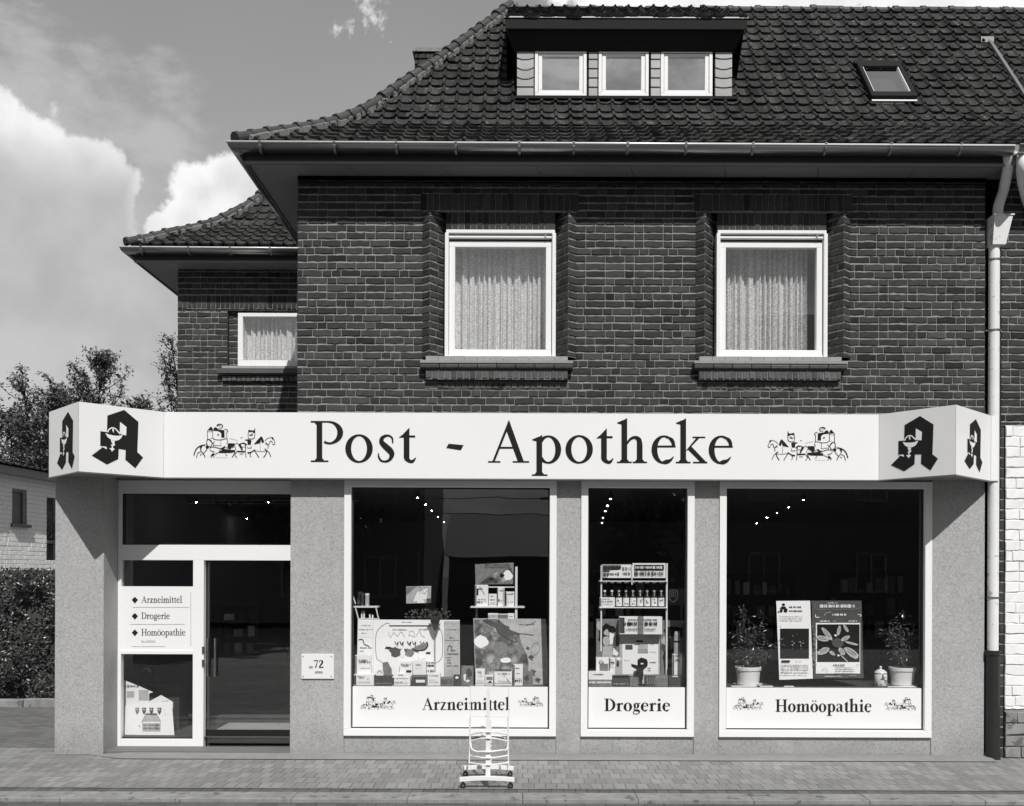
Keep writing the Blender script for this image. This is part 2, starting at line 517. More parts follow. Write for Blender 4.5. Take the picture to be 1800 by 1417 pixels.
G_SKYL = glass('skylight_glass', 2.5, 0.36, .7)
G_DORMER = glass('dormer_glass', 3.0, 0.66, .7)

# ------------------------------------------------------------------ the ground
def sheet(name, pts, m, kind='structure', thick=0.0):
    mb = MB()
    if thick: mb.prism([(x, y, z) for x, y, z in pts][::-1], 2, (0, 0, -thick))
    else: mb.poly(pts)
    return build(name, mb, m, kind=kind)
sheet('ground', [(-300, -300, -.2), (300, -300, -.2), (300, 500, -.2), (-300, 500, -.2)], M['ground'])
sheet('road', [(-60, -9, -.03), (60, -9, -.03), (60, -1.90, -.03), (-60, -1.90, -.03)], M['road'])
sheet('pavement', [(-60, -1.50, 0), (60, -1.50, 0), (60, 0.4, 0), (-60, 0.4, 0)], M['paving'])
sheet('pavement_edge', [(-60, -1.64, -.004), (60, -1.64, -.004), (60, -1.50, -.004), (-60, -1.50, -.004)], M['paving2'])
mb = MB()
x = -40.0
while x < 40:
    L = 1.0
    z = .004 + R.uniform(-.0015, .0015)
    mb.box(x + .0015, x + L - .0015, -1.895 + R.uniform(-.002, .002), -1.645, -.2, z)
    x += L
build('kerb', mb, M['kerb'], bevel=.007, kind='structure')
sheet('yard', [(-30, .4, .002), (-4.6, .4, .002), (-4.6, 30, .002), (-30, 30, .002)], M['drive'])
mb = MB()      # the pale rubbed strip along the foot of the wall and its stone at the corner
mb.poly([(-4.2, -.22, .008), (4.95, -.22, .008), (4.95, 0.0, .03), (-4.2, 0.0, .03)])
mb.poly([(-4.2, -.22, .008), (-4.2, 0, .03), (-4.62, 0, .004)])
build('concrete_strip', mb, M['concrete'], kind='structure')
mb = MB()
e0, e1 = W(0, 1343, -.16), W(97, 1324, .06)
mb.hexa([(-7.5, -.42, .0), (-4.99, .02, .0), (-4.99, .09, .0), (-7.5, -.30, .0)], [(-7.5, -.42, .012), (-4.99, .02, .012), (-4.99, .09, .012), (-7.5, -.30, .012)])
build('yard_edging', mb, M['concrete'], kind='structure')

# ------------------------------------------------------------------ brickwork
COURSE = .0797
def subtract(ivs, a, b):
    out = []
    for p, q in ivs:
        if b <= p or a >= q: out.append((p, q))
        else:
            if a > p: out.append((p, a))
            if b < q: out.append((b, q))
    return out

def brick_run(mb, p0, p1, z0, z1, holes=(), course=COURSE, L=.208, H=.100, joint=.016, proud=.009, zbase=0.0,
              soldier=False, ends=True, rough=1.0, mortar=1, brick=0, rng=R):
    """bricks and mortar bed along the plan line p0-p1; the face looks to the right of that line"""
    p0 = Vector((p0[0], p0[1], 0)); p1 = Vector((p1[0], p1[1], 0))
    d = (p1 - p0); LEN = d.length; d.normalize()
    n = Vector((d.y, -d.x, 0))
    P = lambda u, z, o: (p0.x + d.x * u + n.x * o, p0.y + d.y * u + n.y * o, z)
    # mortar bed with the openings cut out
    us = sorted({0, LEN} | {min(max(h[i], 0), LEN) for h in holes for i in (0, 1)})
    zs = sorted({z0, z1} | {min(max(h[i], z0), z1) for h in holes for i in (2, 3)})
    mb.tone = .5
    for i in range(len(us) - 1):
        for j in range(len(zs) - 1):
            uc, zc = (us[i] + us[i + 1]) / 2, (zs[j] + zs[j + 1]) / 2
            if any(h[0] < uc < h[1] and h[2] < zc < h[3] for h in holes): continue
            mb.poly([P(us[i], zs[j], 0), P(us[i + 1], zs[j], 0), P(us[i + 1], zs[j + 1], 0), P(us[i], zs[j + 1], 0)], mortar)
    if soldier:
        rows = [(z0 + joint / 2, z1 - joint / 2)]
    else:
        rows = []
        k = math.floor((z0 - zbase) / course)
        while True:
            a = zbase + k * course; b = a + course
            if a >= z1 - .01: break
            a2, b2 = max(a, z0), min(b, z1)
            if b2 - a2 > .03: rows.append((a2 + joint / 2, b2 - joint / 2))
            k += 1
    for ri, (ra, rb) in enumerate(rows):
        zc = (ra + rb) / 2
        ivs = [(0, LEN)]
        for h in holes:
            if h[2] < zc < h[3]: ivs = subtract(ivs, h[0], h[1])
        if soldier: seq = lambda: .066
        else:
            st = [rng.random() < .5]
            def seq():
                st[0] = not st[0] if rng.random() < .8 else st[0]
                return L if st[0] else H
        for (a, b) in ivs:
            u = a
            first = True
            while u < b - .004:
                l = seq()
                if first and not soldier: l *= rng.choice((.5, .75, 1, 1)); first = False
                e = u + l
                if b - e < .05: e = b
                ua = u + (joint * .17 if u > a else 0); ub = e - (joint * .17 if e < b else 0)
                if ub - ua > .02: one_brick(mb, P, ua, ub, ra, rb, proud, rough, brick, rng)
                u = e

def one_brick(mb, P, ua, ub, ra, rb, proud, rough, brick, rng):
    mb.tone = min(1, max(0, rng.gauss(.5, .2)))
    nseg = max(1, int(round((ub - ua) / .055)))
    ch = .0045
    pr = proud * rng.uniform(.55, 1.25)
    j = .0024 * rough
    base_t, base_b, top, bot = [], [], [], []
    sag = rng.gauss(0, .0009) * rough
    for i in range(nseg + 1):
        t = i / nseg
        u = ua + (ub - ua) * t
        ui = ua + ch + (ub - ua - 2 * ch) * t
        zt = rb + rng.gauss(0, j) + sag * (t - .5); zb = ra + rng.gauss(0, j * .8) + sag * (t - .5)
        base_t.append(mb.vert(P(u, zt, 0))); base_b.append(mb.vert(P(u, zb, 0)))
        o1, o2 = pr + rng.gauss(0, .0016) * rough, pr + rng.gauss(0, .0016) * rough
        top.append(mb.vert(P(ui, zt - ch * rng.uniform(.6, 1.8), o1)))
        bot.append(mb.vert(P(ui, zb + ch * rng.uniform(.5, 1.3), o2)))
    for i in range(nseg):
        mb.face((bot[i], bot[i + 1], top[i + 1], top[i]), brick)
        mb.face((top[i], top[i + 1], base_t[i + 1], base_t[i]), brick)
        mb.face((base_b[i], base_b[i + 1], bot[i + 1], bot[i]), brick)
    mb.face((base_b[0], bot[0], top[0], base_t[0]), brick)
    mb.face((bot[-1], base_b[-1], base_t[-1], top[-1]), brick)

# ------------------------------------------------------------------ the pharmacy house
XL, XR = -2.412, 4.985        # upper storey
GL, GR = -4.99, 4.915         # shop front
ZS = 6.175                    # soffit
house = thing('pharmacy_house', 'dark brick house with tiled hipped roof above a rendered shop front', 'house', (0, 0, 0))

WIN = []                      # upper windows: frame px x0,x1, pier px outside left/right
WIN.append(dict(f=(784, 975), o=(742, 1014), y=(404, 629)))
WIN.append(dict(f=(1261, 1452), o=(1222, 1495), y=(405, 630)))
mb = MB()
holes = []
for q in WIN:
    q['x0'], q['x1'] = WX(q['f'][0], 520), WX(q['f'][1], 520)
    q['a0'], q['a1'] = WX(q['o'][0] + 1, 520), WX(q['o'][1] - 1, 520)
    q['zt'], q['zb'] = WZ(q['y'][0], q['f'][0]), WZ(q['y'][1], q['f'][0])
    q['lz'] = q['zt'] + .185
    holes.append((q['a0'] - XL, q['a1'] - XL, q['zb'] - .02, q['lz']))
brick_run(mb, (XL, 0), (4.905, 0), 3.3, ZS, holes)
brick_run(mb, (XL, 3.2), (XL, 0), 3.3, ZS)
brick_run(mb, (4.905, 0), (4.905, .62), 3.3, ZS)
mb.tone = .3
mb.poly([(4.7, .62, 0), (5.3, .62, 0), (5.3, .62, ZS), (4.7, .62, ZS)], 0)
# splayed pointed piers either side of each window, soldier course above
for q in WIN:
    ap = .075
    xl, xr = q['a0'], q['a1']
    al, ar = xl + .085, xr - .085
    for (za, zb_) in ((q['zb'] - .0, q['lz']),):
        brick_run(mb, (xl, .0), (al, -ap), za, zb_, H=.3, L=.3)
        brick_run(mb, (al, -ap), (q['x0'] - .005, .13), za, zb_, L=.125, H=.125)
        brick_run(mb, (q['x1'] + .005, .13), (ar, -ap), za, zb_, L=.125, H=.125)
        brick_run(mb, (ar, -ap), (xr, .0), za, zb_, H=.3, L=.3)
        mb.tone = .4
        mb.poly([(xl, 0, zb_), (al, -ap, zb_), (q['x0'], .13, zb_)], 0)
        mb.poly([(xr, 0, zb_), (ar, -ap, zb_), (q['x1'], .13, zb_)], 0)
    brick_run(mb, (q['x0'] - .005, .012), (q['x1'] + .005, .012), q['zt'] - .01, q['lz'] + .06, soldier=True)
# frieze courses under the eaves
brick_run(mb, (XL, -.02), (4.905, -.02), ZS - .075, ZS - .01, proud=.012)
mb.tone = .4
mb.box(XL, 4.905, -.02, .0, ZS - .078, ZS - .008, 0)
for q in WIN:
    brick_run(mb, (q['a0'] - .02, -.012), (q['a1'] + .02, -.012), q['lz'] + .01, q['lz'] + .20, soldier=True, proud=.012)
build('brick_wall', mb, [M['brick'], M['mortar']], house)

# brick sills
for q in WIN:
    mb = MB()
    zb = q['zb']
    xa, xb = WX(750, 632) - WX(784, 632) + q['x0'], q['x1'] + WX(998, 632) - WX(975, 632)
    mb.tone = .5
    mb.m = 1
    n = 11
    for i in range(n):      # glazed tiles on top
        a = xa + (xb - xa) * i / n; b = xa + (xb - xa) * (i + 1) / n
        dz = R.uniform(-.002, .002)
        mb.hexa([(a + .002, -.088 + dz, zb - .047), (b - .002, -.088 + dz, zb - .047), (b - .002, .13, zb - .03), (a + .002, .13, zb - .03)],
                [(a + .002, -.092 + dz, zb - .002 + dz), (b - .002, -.092 + dz, zb - .002 + dz), (b - .002, .13, zb + .015), (a + .002, .13, zb + .015)])
    x0, x1 = xa - .055, xb + .055
    n = 6
    for i in range(n):
        a = x0 + (x1 - x0) * i / n; b = x0 + (x1 - x0) * (i + 1) / n - .002
        mb.hexa([(a, -.112, zb - .078), (b, -.112, zb - .078), (b, -.0, zb - .06), (a, -.0, zb - .06)],
                [(a, -.116, zb - .049), (b, -.116, zb - .049), (b, -.0, zb - .048), (a, -.0, zb - .048)])
    mb.m = 0
    n = 8
    for i in range(n):      # bullnose course
        a = x0 + (x1 - x0) * i / n; b = x0 + (x1 - x0) * (i + 1) / n
        mb.tone = R.uniform(.3, .9)
        pr = [(-.0, zb - .08), (-.09, zb - .08), (-.105, zb - .088), (-.108, zb - .10), (-.102, zb - .122), (-.085, zb - .132), (0, zb - .132)]
        mb.prism([(a + .004, y, z) for y, z in pr], 0, (b - a - .008, 0, 0))
    brick_run(mb, (xa, -.068), (xb, -.068), zb - .242, zb - .15, soldier=True, brick=0, mortar=2, proud=.012)
    mb.tone = .3
    mb.box(xa, xb, -.067, 0, zb - .243, zb - .133, 0)
    brick_run(mb, (xa - .02, -.006), (xb + .02, -.006), zb - .335, zb - .255, soldier=True, brick=0, mortar=2)
    build('window_sill', mb, [M['brick_light'], M['sill'], M['mortar']], house)

def rect_frame(mb, x0, x1, z0, z1, wl, wr, wb, wt_, ya, yb, m=None):
    mb.box(x0, x1, ya, yb, z0, z0 + wb, m)
    mb.box(x0, x1, ya, yb, z1 - wt_, z1, m)
    mb.box(x0, x0 + wl, ya, yb, z0 + wb, z1 - wt_, m)
    mb.box(x1 - wr, x1, ya, yb, z0 + wb, z1 - wt_, m)

def curtain_mat():
    m = bpy.data.materials.new('net_curtain'); m.use_nodes = True
    nt = m.node_tree; g = NT(nt); p = nt.nodes['Principled BSDF']
    co = g.n('ShaderNodeTexCoord').outputs['Object']
    lace = g.step(g.noise(g.v('MULTIPLY', co, (1, .3, 1)), 75.0, 2.0, .6), .42, .56)
    g.set(p.inputs['Base Color'], g.m('ADD', .62, g.m('MULTIPLY', lace, .24)))
    p.inputs['Roughness'].default_value = .9
    p.inputs['Specular IOR Level'].default_value = .1
    tr = g.n('ShaderNodeBsdfTransparent')
    mx = g.n('ShaderNodeMixShader', i0=g.m('SUBTRACT', .2, g.m('MULTIPLY', lace, .16)), i1=p.outputs[0], i2=tr.outputs[0])
    nt.links.new(mx.outputs[0], nt.nodes['Material Output'].inputs[0])
    return m
M['curtain'] = curtain_mat()

def curtain(name, x0, x1, z0, z1, y, parent, pleat=.075, gap=None, amp=.042):
    mb = MB()
    n = int((x1 - x0) / .006)
    prev = None
    ph = 0.0
    rng = random.Random(int(x0 * 1000))
    fr = 1.0
    for i in range(n + 1):
        x = x0 + (x1 - x0) * i / n
        ph += .006 / pleat * 2 * math.pi * fr
        if rng.random() < .06: fr = rng.uniform(.55, 1.6)
        yy = y + amp * math.sin(ph) + amp * .4 * math.sin(ph * 2.3)
        cur = (mb.vert((x, yy, z0)), mb.vert((x, y + (yy - y) * .6, z1)))
        if prev: mb.face((prev[0], cur[0], cur[1], prev[1]))
        prev = cur
    return build(name, mb, M['curtain'], parent, smooth=True)

def dark_recess(parent, x0, x1, y0, y1, z0, z1, name='dark_room'):
    mb = MB()
    a = [(x0, y0, z0), (x1, y0, z0), (x1, y1, z0), (x0, y1, z0)]
    b = [(p[0], p[1], z1) for p in a]
    mb.poly(a); mb.poly(b)
    for i, j in ((1, 2), (2, 3), (3, 0)): mb.poly([a[i], a[j], b[j], b[i]])
    return build(name, mb, M['room'], parent)

for k, q in enumerate(WIN):
    x0, x1, zb, zt = q['x0'], q['x1'], q['zb'], q['zt']
    mb = MB()
    # roller blind box cover, slot, outer frame, sash
    mb.box(x0 - .0, x1 + .0, -.012, .12, zt - .036, zt - .0)
    mb.box(x0 + .03, x1 - .03, -.0, .05, zt - .083, zt - .062)
    fl = .04
    mb.box(x0 - .012, x0 + fl - .012, -.02, .14, zb, zt - .036)
    mb.box(x1 - fl + .012, x1 + .012, -.02, .14, zb, zt - .036)
    mb.box(x0 + fl - .012, x1 - fl + .012, .0, .14, zb, zb + .035)
    mb.box(x0 + fl - .012, x1 - fl + .012, .06, .14, zt - .13, zt - .085)
    sx0, sx1, sz0, sz1 = x0 + fl - .008, x1 - fl + .008, zb + .037, zt - .125
    rect_frame(mb, sx0, sx1, sz0, sz1, .062, .062, .058, .05, .02, .09)
    fr = build('window', mb, M['alu'], house, bevel=.004)
    gb = MB()
    gb.poly([(sx0 + .06, .055, sz0 + .05), (sx1 - .06, .055, sz0 + .05), (sx1 - .06, .055, sz1 - .045), (sx0 + .06, .055, sz1 - .045)])
    build('pane', gb, G_UP, fr)
    curtain('curtain', x0 + .0, x1 + (-.05 if k == 0 else -.13), zb + .05, zt + .0, .265, fr)
    dark_recess(fr, x0 - .15, x1 + .15, .15, 1.6, zb - .1, zt + .15)
    sb = MB()       # slot of the roller blind
    sb.box(x0 + .03, x1 - .03, .052, .13, zt - .1, zt - .037)
    build('blind_slot', sb, M['rubber'], fr)
    db = MB()       # a little stay on the blind rail
    for xx in (x1 - .1,): db.box(xx - .008, xx + .008, -.016, .0, zt - .088, zt - .052)
    build('blind_stop', db, M['zinc_dull'], fr)

# ------------------------------------------------------------------ roofs
PROF = [(0, 6.36), (.2, 6.50), (.42, 6.65), (.82, 6.925), (1.1, 7.22), (1.5, 7.75), (2.0, 8.40), (2.70, 9.37)]
def prof_z(k, prof=PROF):
    if k <= prof[0][0]: return prof[0][1] + (k - prof[0][0]) * (prof[1][1] - prof[0][1]) / (prof[1][0] - prof[0][0])
    for (a, za), (b, zb) in zip(prof, prof[1:]):
        if k <= b: return za + (zb - za) * (k - a) / (b - a)
    return prof[-1][1]
def prof_rows(prof, step):
    ks, acc, k = [prof[0][0]], 0, prof[0][0]
    dk = .002; last = prof_z(k, prof)
    while k < prof[-1][0]:
        k += dk; z = prof_z(k, prof)
        acc += math.hypot(dk, z - last); last = z
        if acc >= step: ks.append(k); acc = 0
    if prof[-1][0] - ks[-1] > .04: ks.append(prof[-1][0])
    return ks

def tile_slope(mb, P, ulo, uhi, prof=PROF, pitch=.163, step=.197, holes=(), rng=R):
    """interlocking pantiles: P(u, k, z) -> world; ulo(k), uhi(k) are the edges"""
    ks = prof_rows(prof, step)
    T = (0, .07, .14, .21, .29, .5, .76)
    def h(t):
        return .028 * math.sin(math.pi * t / .29) if t < .29 else -.007 * math.sin(math.pi * (t - .29) / .71)
    for i in range(len(ks) - 1):
        ka, kb = ks[i], ks[i + 1]
        za, zb = prof_z(ka, prof), prof_z(kb, prof)
        sl = math.hypot(kb - ka, zb - za)
        dk, dz = (kb - ka) / sl, (zb - za) / sl
        nk, nz = -dz, dk
        lo = min(ulo(ka), ulo(kb)); hi = max(uhi(ka), uhi(kb))
        i0, i1 = math.floor(lo / pitch), math.ceil(hi / pitch)
        cols = []
        for c in range(i0, i1):
            jk, jl, jt = rng.gauss(0, .006), rng.gauss(0, .004), min(1, max(0, rng.gauss(.5, .22)))
            ju = rng.gauss(0, .003)
            for t in T: cols.append(((c + t) * pitch + (ju if t else 0), h(t), jk, jl, jt))
        cols.append((i1 * pitch, 0, 0, 0, .5))
        prev = None
        for u, hh, jk, jl, jt in cols:
            ua = min(max(u, ulo(ka)), uhi(ka)); ub = min(max(u, ulo(kb)), uhi(kb))
            lift = .034 + jl
            k0, z0 = ka + dk * (-.03 + jk), za + dz * (-.03 + jk)
            q = (P(ua, k0 + nk * (hh + .004), z0 + nz * (hh + .004)), P(ua, k0 + nk * (hh + lift), z0 + nz * (hh + lift)),
                 P(ub, kb + nk * (hh + .004), zb + nz * (hh + .004)))
            if prev:
                pu = (u + prev[1]) / 2; km = (ka + kb) / 2
                if (abs(ua - prev[2]) > 1e-5 or abs(ub - prev[3]) > 1e-5) and not any(a < pu < b and c < km < d_ for a, b, c, d_ in holes):
                    mb.tone = jt
                    a = [mb.vert(x) for x in prev[0]]; b = [mb.vert(x) for x in q]
                    mb.face((a[0], b[0], b[1], a[1])); mb.face((a[1], b[1], b[2], a[2]))
            prev = (q, u, ua, ub)

def cap_tiles(mb, path, r=.07, L=.19, side=None, rng=R):
    """half-round ridge tiles laid overlapping along a path"""
    pts = [Vector(p) for p in path]
    seg = [(a, b, (b - a).length) for a, b in zip(pts, pts[1:])]
    tot = sum(s[2] for s in seg)
    def at(s):
        s = min(max(s, 0), tot)
        for a, b, l in seg:
            if s <= l: return a + (b - a) * (s / l)
            s -= l
        return pts[-1]
    n = int(tot / L)
    for i in range(n):
        a, b = at(i * tot / n), at((i + 1) * tot / n + .06)
        d = (b - a).normalized()
        s = d.cross(Vector((0, 0, 1))).normalized(); up = s.cross(d)
        mb.tone = min(1, max(0, rng.gauss(.5, .22)))
        jo = up * rng.gauss(0, .006) + s * rng.gauss(0, .006)
        rows = []
        for t, rr in ((0, r * 1.16), (.14, r * 1.18), (.18, r * 1.0), (1, r * .9)):
            c = a + (b - a) * t + jo
            rows.append([c + s * math.cos(math.pi * k / 8) * rr + up * math.sin(math.pi * k / 8) * rr * .95 for k in range(-1, 10)])
        ids = [[mb.vert(p) for p in row] for row in rows]
        for p, q in zip(ids, ids[1:]):
            for k in range(len(p) - 1): mb.face((p[k], p[k + 1], q[k + 1], q[k]))
        c0 = mb.vert(a + jo)
        for k in range(len(ids[0]) - 1): mb.face((c0, ids[0][k + 1], ids[0][k]))

def hip_mortar(mb, path, off, rng=R):
    pts = [Vector(p) for p in path]
    for a, b in zip(pts, pts[1:]):
        n = max(1, int((b - a).length / .05))
        for i in range(n):
            if rng.random() < .2: continue
            p = a + (b - a) * (i / n); q = a + (b - a) * ((i + 1.15) / n)
            wd = rng.uniform(.1, 1.0)
            o = Vector(off)
            mb.hexa([p + o * .8, q + o * .8, q + o * (1 + .4 * wd) + Vector((0, 0, -.02)), p + o * (1 + .45 * wd) + Vector((0, 0, -.02))],
                    [p + o * .8 + Vector((0, 0, .05)), q + o * .8 + Vector((0, 0, .05)), q + o * (1 + .3 * wd) + Vector((0, -.01, .035)), p + o * (1 + .3 * wd) + Vector((0, -.01, .035))])

XE, YE = XL - .47, -.385
KR = PROF[-1][0]
RIDGE_Y = YE + KR
REAR = YE + 2 * KR
FLASH_X = 4.99
# dormer face and skylight openings
DK = 1.235
DX0, DX1 = WX(909, 130, YE + DK), WX(1286, 130, YE + DK)
SKY_K = (1.24, 1.73)
SX0, SX1 = 3.985, 4.515
mb = MB()
hole_front = [(DX0 + .06, DX1 - .06, DK + .06, 2.35), (SX0 + .03, SX1 - .03, SKY_K[0] + .02, SKY_K[1] - .03)]
tile_slope(mb, lambda u, k, z: (u, YE + k, z), lambda k: XE + max(k, -.05), lambda k: 9.5, holes=hole_front)
tile_slope(mb, lambda u, k, z: (XE + k, u, z), lambda k: YE + max(k, -.05), lambda k: REAR - k, rng=random.Random(5))
mb.tone = .4
mb.poly([(9.5, REAR, 6.36), (9.5, RIDGE_Y, 9.37), (XE + KR, RIDGE_Y, 9.37), (XE, REAR, 6.36)])
mb.poly([(9.5, YE, 6.30), (9.5, RIDGE_Y, 9.33), (9.5, REAR, 6.30)])
roof = build('roof', mb, M['tile'], house)
hp = [(XE + k - .0, YE + k, prof_z(k) + .035) for k in (-.06, .0, .2, .42, .82, 1.1, 1.5, 2.0, 2.70)]
mb = MB()
cap_tiles(mb, hp)
cap_tiles(mb, [(XE + KR - .05, RIDGE_Y, 9.33), (9.5, RIDGE_Y, 9.33)], r=.06, L=.36)
cap_tiles(mb, [(XE + k, REAR - k, prof_z(k) + .035) for k in (0, .42, .82, 1.5, 2.70)])
build('ridge_tiles', mb, M['hip_tile'], roof)
mb = MB()
hip_mortar(mb, hp[1:], (.075, -.02, -.02))
build('hip_mortar', mb, M['roof_mortar'], roof)
# leaded strip down the slope where the neighbour's roof begins
mb = MB()
ka, kb = 2.13, .95
pa = [(5.81 + (a - b) * 0 , YE + k, prof_z(k) + .055) for a, b, k in ((0, 0, 2.13), (0, 0, 1.5), (0, 0, 1.1), (0, 0, .8))]
for (p, q) in zip(pa, pa[1:]):
    mb.hexa([Vector(p) + Vector((-.025, 0, -.03)), Vector(p) + Vector((.025, 0, -.03)), Vector(q) + Vector((.025, 0, -.03)), Vector(q) + Vector((-.025, 0, -.03))],
            [Vector(p) + Vector((-.019, 0, .02)), Vector(p) + Vector((.019, 0, .02)), Vector(q) + Vector((.019, 0, .02)), Vector(q) + Vector((-.019, 0, .02))])
mb.box(5.70, 5.86, YE + 2.12, YE + 2.20, prof_z(2.13) + .03, prof_z(2.13) + .10)
build('lead_strip', mb, M['zinc_dull'], roof)

# chimney behind the hip
mb = MB()
cx0, cx1, cy, cz = WX(729, 95, 2.9), WX(775, 95, 2.9), 2.9, WZ(92, 740, 2.9)
brick_run(mb, (cx0, cy), (cx1 + .1, cy), 7.0, cz, mortar=0)
mb.tone = .4
mb.box(cx0, cx1 + .1, cy, cy + .5, 7.0, cz, 0)
mb.box(cx0 - .03, cx1 + .13, cy - .03, cy + .53, cz, cz + .05, 1)
build('chimney', mb, [M['brick'], M['kerb']], house)

# ---- eaves: soffit, fascia, gutter, brackets
def gutter_run(mb, a, b, r=.068, mitre_a=0, mitre_b=0, n=Vector((0, -1, 0))):
    """half-round gutter from a to b (points at the centre of the rim); n is the outward side"""
    a, b = Vector(a), Vector(b)
    d = (b - a).normalized()
    prof = [(r * math.cos(math.pi * k / 14), -r * math.sin(math.pi * k / 14)) for k in range(15)]   # outward x, z
    bead = [(r + .004 + .011 * math.cos(2 * math.pi * k / 10), .004 + .011 * math.sin(2 * math.pi * k / 10)) for k in range(11)]
    for mi_, pr in enumerate((prof, bead)):
        mb.m = mi_
        ia = [mb.vert(a + n * x + Vector((0, 0, z)) + d * (-x * mitre_a)) for x, z in pr]
        ib = [mb.vert(b + n * x + Vector((0, 0, z)) + d * (x * mitre_b)) for x, z in pr]
        for k in range(len(pr) - 1): mb.face((ia[k], ib[k], ib[k + 1], ia[k + 1]))

def eaves(root, xl, yw, xr, left_len, gx_end, brackets, wing=False):
    """soffit + fascia + gutter round a left corner; yw is the wall face"""
    fo = .345; fl = .43
    mb = MB()
    z = ZS
    # soffit boards, joints as real gaps
    n = int((xr - xl) / .82)
    y0, y1 = yw - fo, yw + .03
    for i in range(n):
        a = xl - fl + .02 + (xr - xl + fl) * i / n; b = xl - fl + .02 + (xr - xl + fl) * (i + 1) / n - .006
        sk = .10
        lo = [(a if i else xl - fl, y0, z - .018), (b, y0, z - .018), (b + (sk if i < n - 1 else 0), y1, z - .0), ((a + sk) if i else xl, y1, z)]
        mb.hexa(lo, [(p[0], p[1], p[2] + .02) for p in lo])
    mb.hexa([(xl - fl, y0, z - .018), (xl + .0, yw, z - .0), (xl + .03, yw + left_len, z), (xl - fl, yw + left_len, z - .018)],
            [(xl - fl, y0, z + .0), (xl + .0, yw, z + .02), (xl + .03, yw + left_len, z + .02), (xl - fl, yw + left_len, z)])
    build('soffit', mb, M['soffit'], root)
    mb = MB()
    mb.box(xl - fl - .025, xr, yw - fo - .025, yw - fo, z - .03, z + .17)
    mb.box(xl - fl - .025, xl - fl, yw - fo, yw + left_len, z - .03, z + .17)
    build('fascia', mb, M['fascia'], root)
    mb = MB()
    mb.box(xl - fl - .03, xr, yw - fo - .036, yw - fo - .026, z - .036, z - .006)
    build('drip_edge', mb, M['soffit'], root)
    mb = MB()
    gy = yw - fo - .025 - .072
    gxl = xl - fl - .025 - .072
    gz = z + .115
    gutter_run(mb, (gxl, gy, gz + .012), (gx_end, gy, gz - .0), mitre_a=1)
    gutter_run(mb, (gxl, yw + left_len, gz), (gxl, gy, gz + .012), mitre_b=1, n=Vector((-1, 0, 0)))
    g = build('gutter', mb, [M['zinc'], M['bead']], root, smooth=True)
    sd = g.modifiers.new('thickness', 'SOLIDIFY'); sd.thickness = .004
    first = None
    for px in brackets:
        bx = WX(px, 255, gy)
        if first is None:
            bb = MB()
            for k in range(14):
                t0, t1 = math.pi * k / 14, math.pi * (k + 1) / 14
                r0 = .073
                p = [(bx - .012, gy - r0 * math.cos(t0), gz - r0 * math.sin(t0)), (bx + .012, gy - r0 * math.cos(t0), gz - r0 * math.sin(t0)),
                     (bx + .012, gy - r0 * math.cos(t1), gz - r0 * math.sin(t1)), (bx - .012, gy - r0 * math.cos(t1), gz - r0 * math.sin(t1))]
                bb.poly(p)
            bb.box(bx - .012, bx + .012, gy - .09, gy + .07, gz + .014, gz + .022)
            first = build('gutter_bracket', bb, M['zinc_dull'], g)
            fx = bx
        else:
            c = copy_tree(first, g); c.location = (bx - fx, 0, 0)
    return g
g1 = eaves(house, XL, 0, 4.96, 3.3, 4.955, (460, 590, 698, 802, 913, 1008, 1102, 1204, 1321, 1448, 1562, 1684))

# ---- dormer
dy = YE + DK
dorm_z0 = WZ(172, 1000, dy)
dorm_zs = WZ(71, 1000, dy)
mb = MB()
tdy = dy - .17
ex0, ex1 = WX(890, 32, tdy), WX(1311, 32, tdy)
ez = WZ(32, 1000, tdy)
fz = WZ(94, 1000, dy)
mb.hexa([(DX0 - .01, dy - .012, fz), (DX1 + .01, dy - .012, fz), (DX1 + .01, dy + 1.6, fz), (DX0 - .01, dy + 1.6, fz)],
        [(ex0, tdy, ez - .10), (ex1, tdy, ez - .10), (ex1, dy + 1.6, ez - .04), (ex0, dy + 1.6, ez - .04)])
mb.box(ex0 - .012, ex1 + .012, tdy - .02, tdy, ez - .13, ez - .015)
dormer = build('dormer', mb, M['tar'], house)
mb = MB()
dprof = [(0, ez + .0), (1.0, ez + .62), (RIDGE_Y - tdy - .06, 9.33)]
tile_slope(mb, lambda u, k, z: (u, tdy + k, z), lambda k: ex0 - .01, lambda k: ex1 + .01, prof=dprof, rng=random.Random(9))
mb.tone = .35
mb.poly([(ex0, tdy + .02, ez - .03), (ex0, RIDGE_Y, 9.28), (ex0, RIDGE_Y, 8.2), (ex0, dy + .3, 7.8)])
mb.poly([(ex1, tdy + .02, ez - .03), (ex1, RIDGE_Y, 9.28), (ex1, RIDGE_Y, 8.2), (ex1, dy + .3, 7.8)])
build('dormer_roof', mb, M['tile'], dormer)
mb = MB()
mb.box(ex0 - .02, ex1 + .02, tdy - .032, tdy - .021, ez - .012, ez + .002)
build('dormer_gutter', mb, M['zinc_dull'], dormer)
mb = MB()
mb.box(DX0 + .012, DX0 + .04, dy + .01, dy + 1.6, dorm_z0 - .2, fz)
build('dormer_cheek', mb, M['slate'], dormer)
mb = MB()
mb.box(DX1 - .04, DX1 - .012, dy + .01, dy + 1.6, dorm_z0 - .2, fz)
build('dormer_cheek', mb, M['slate'], dormer)
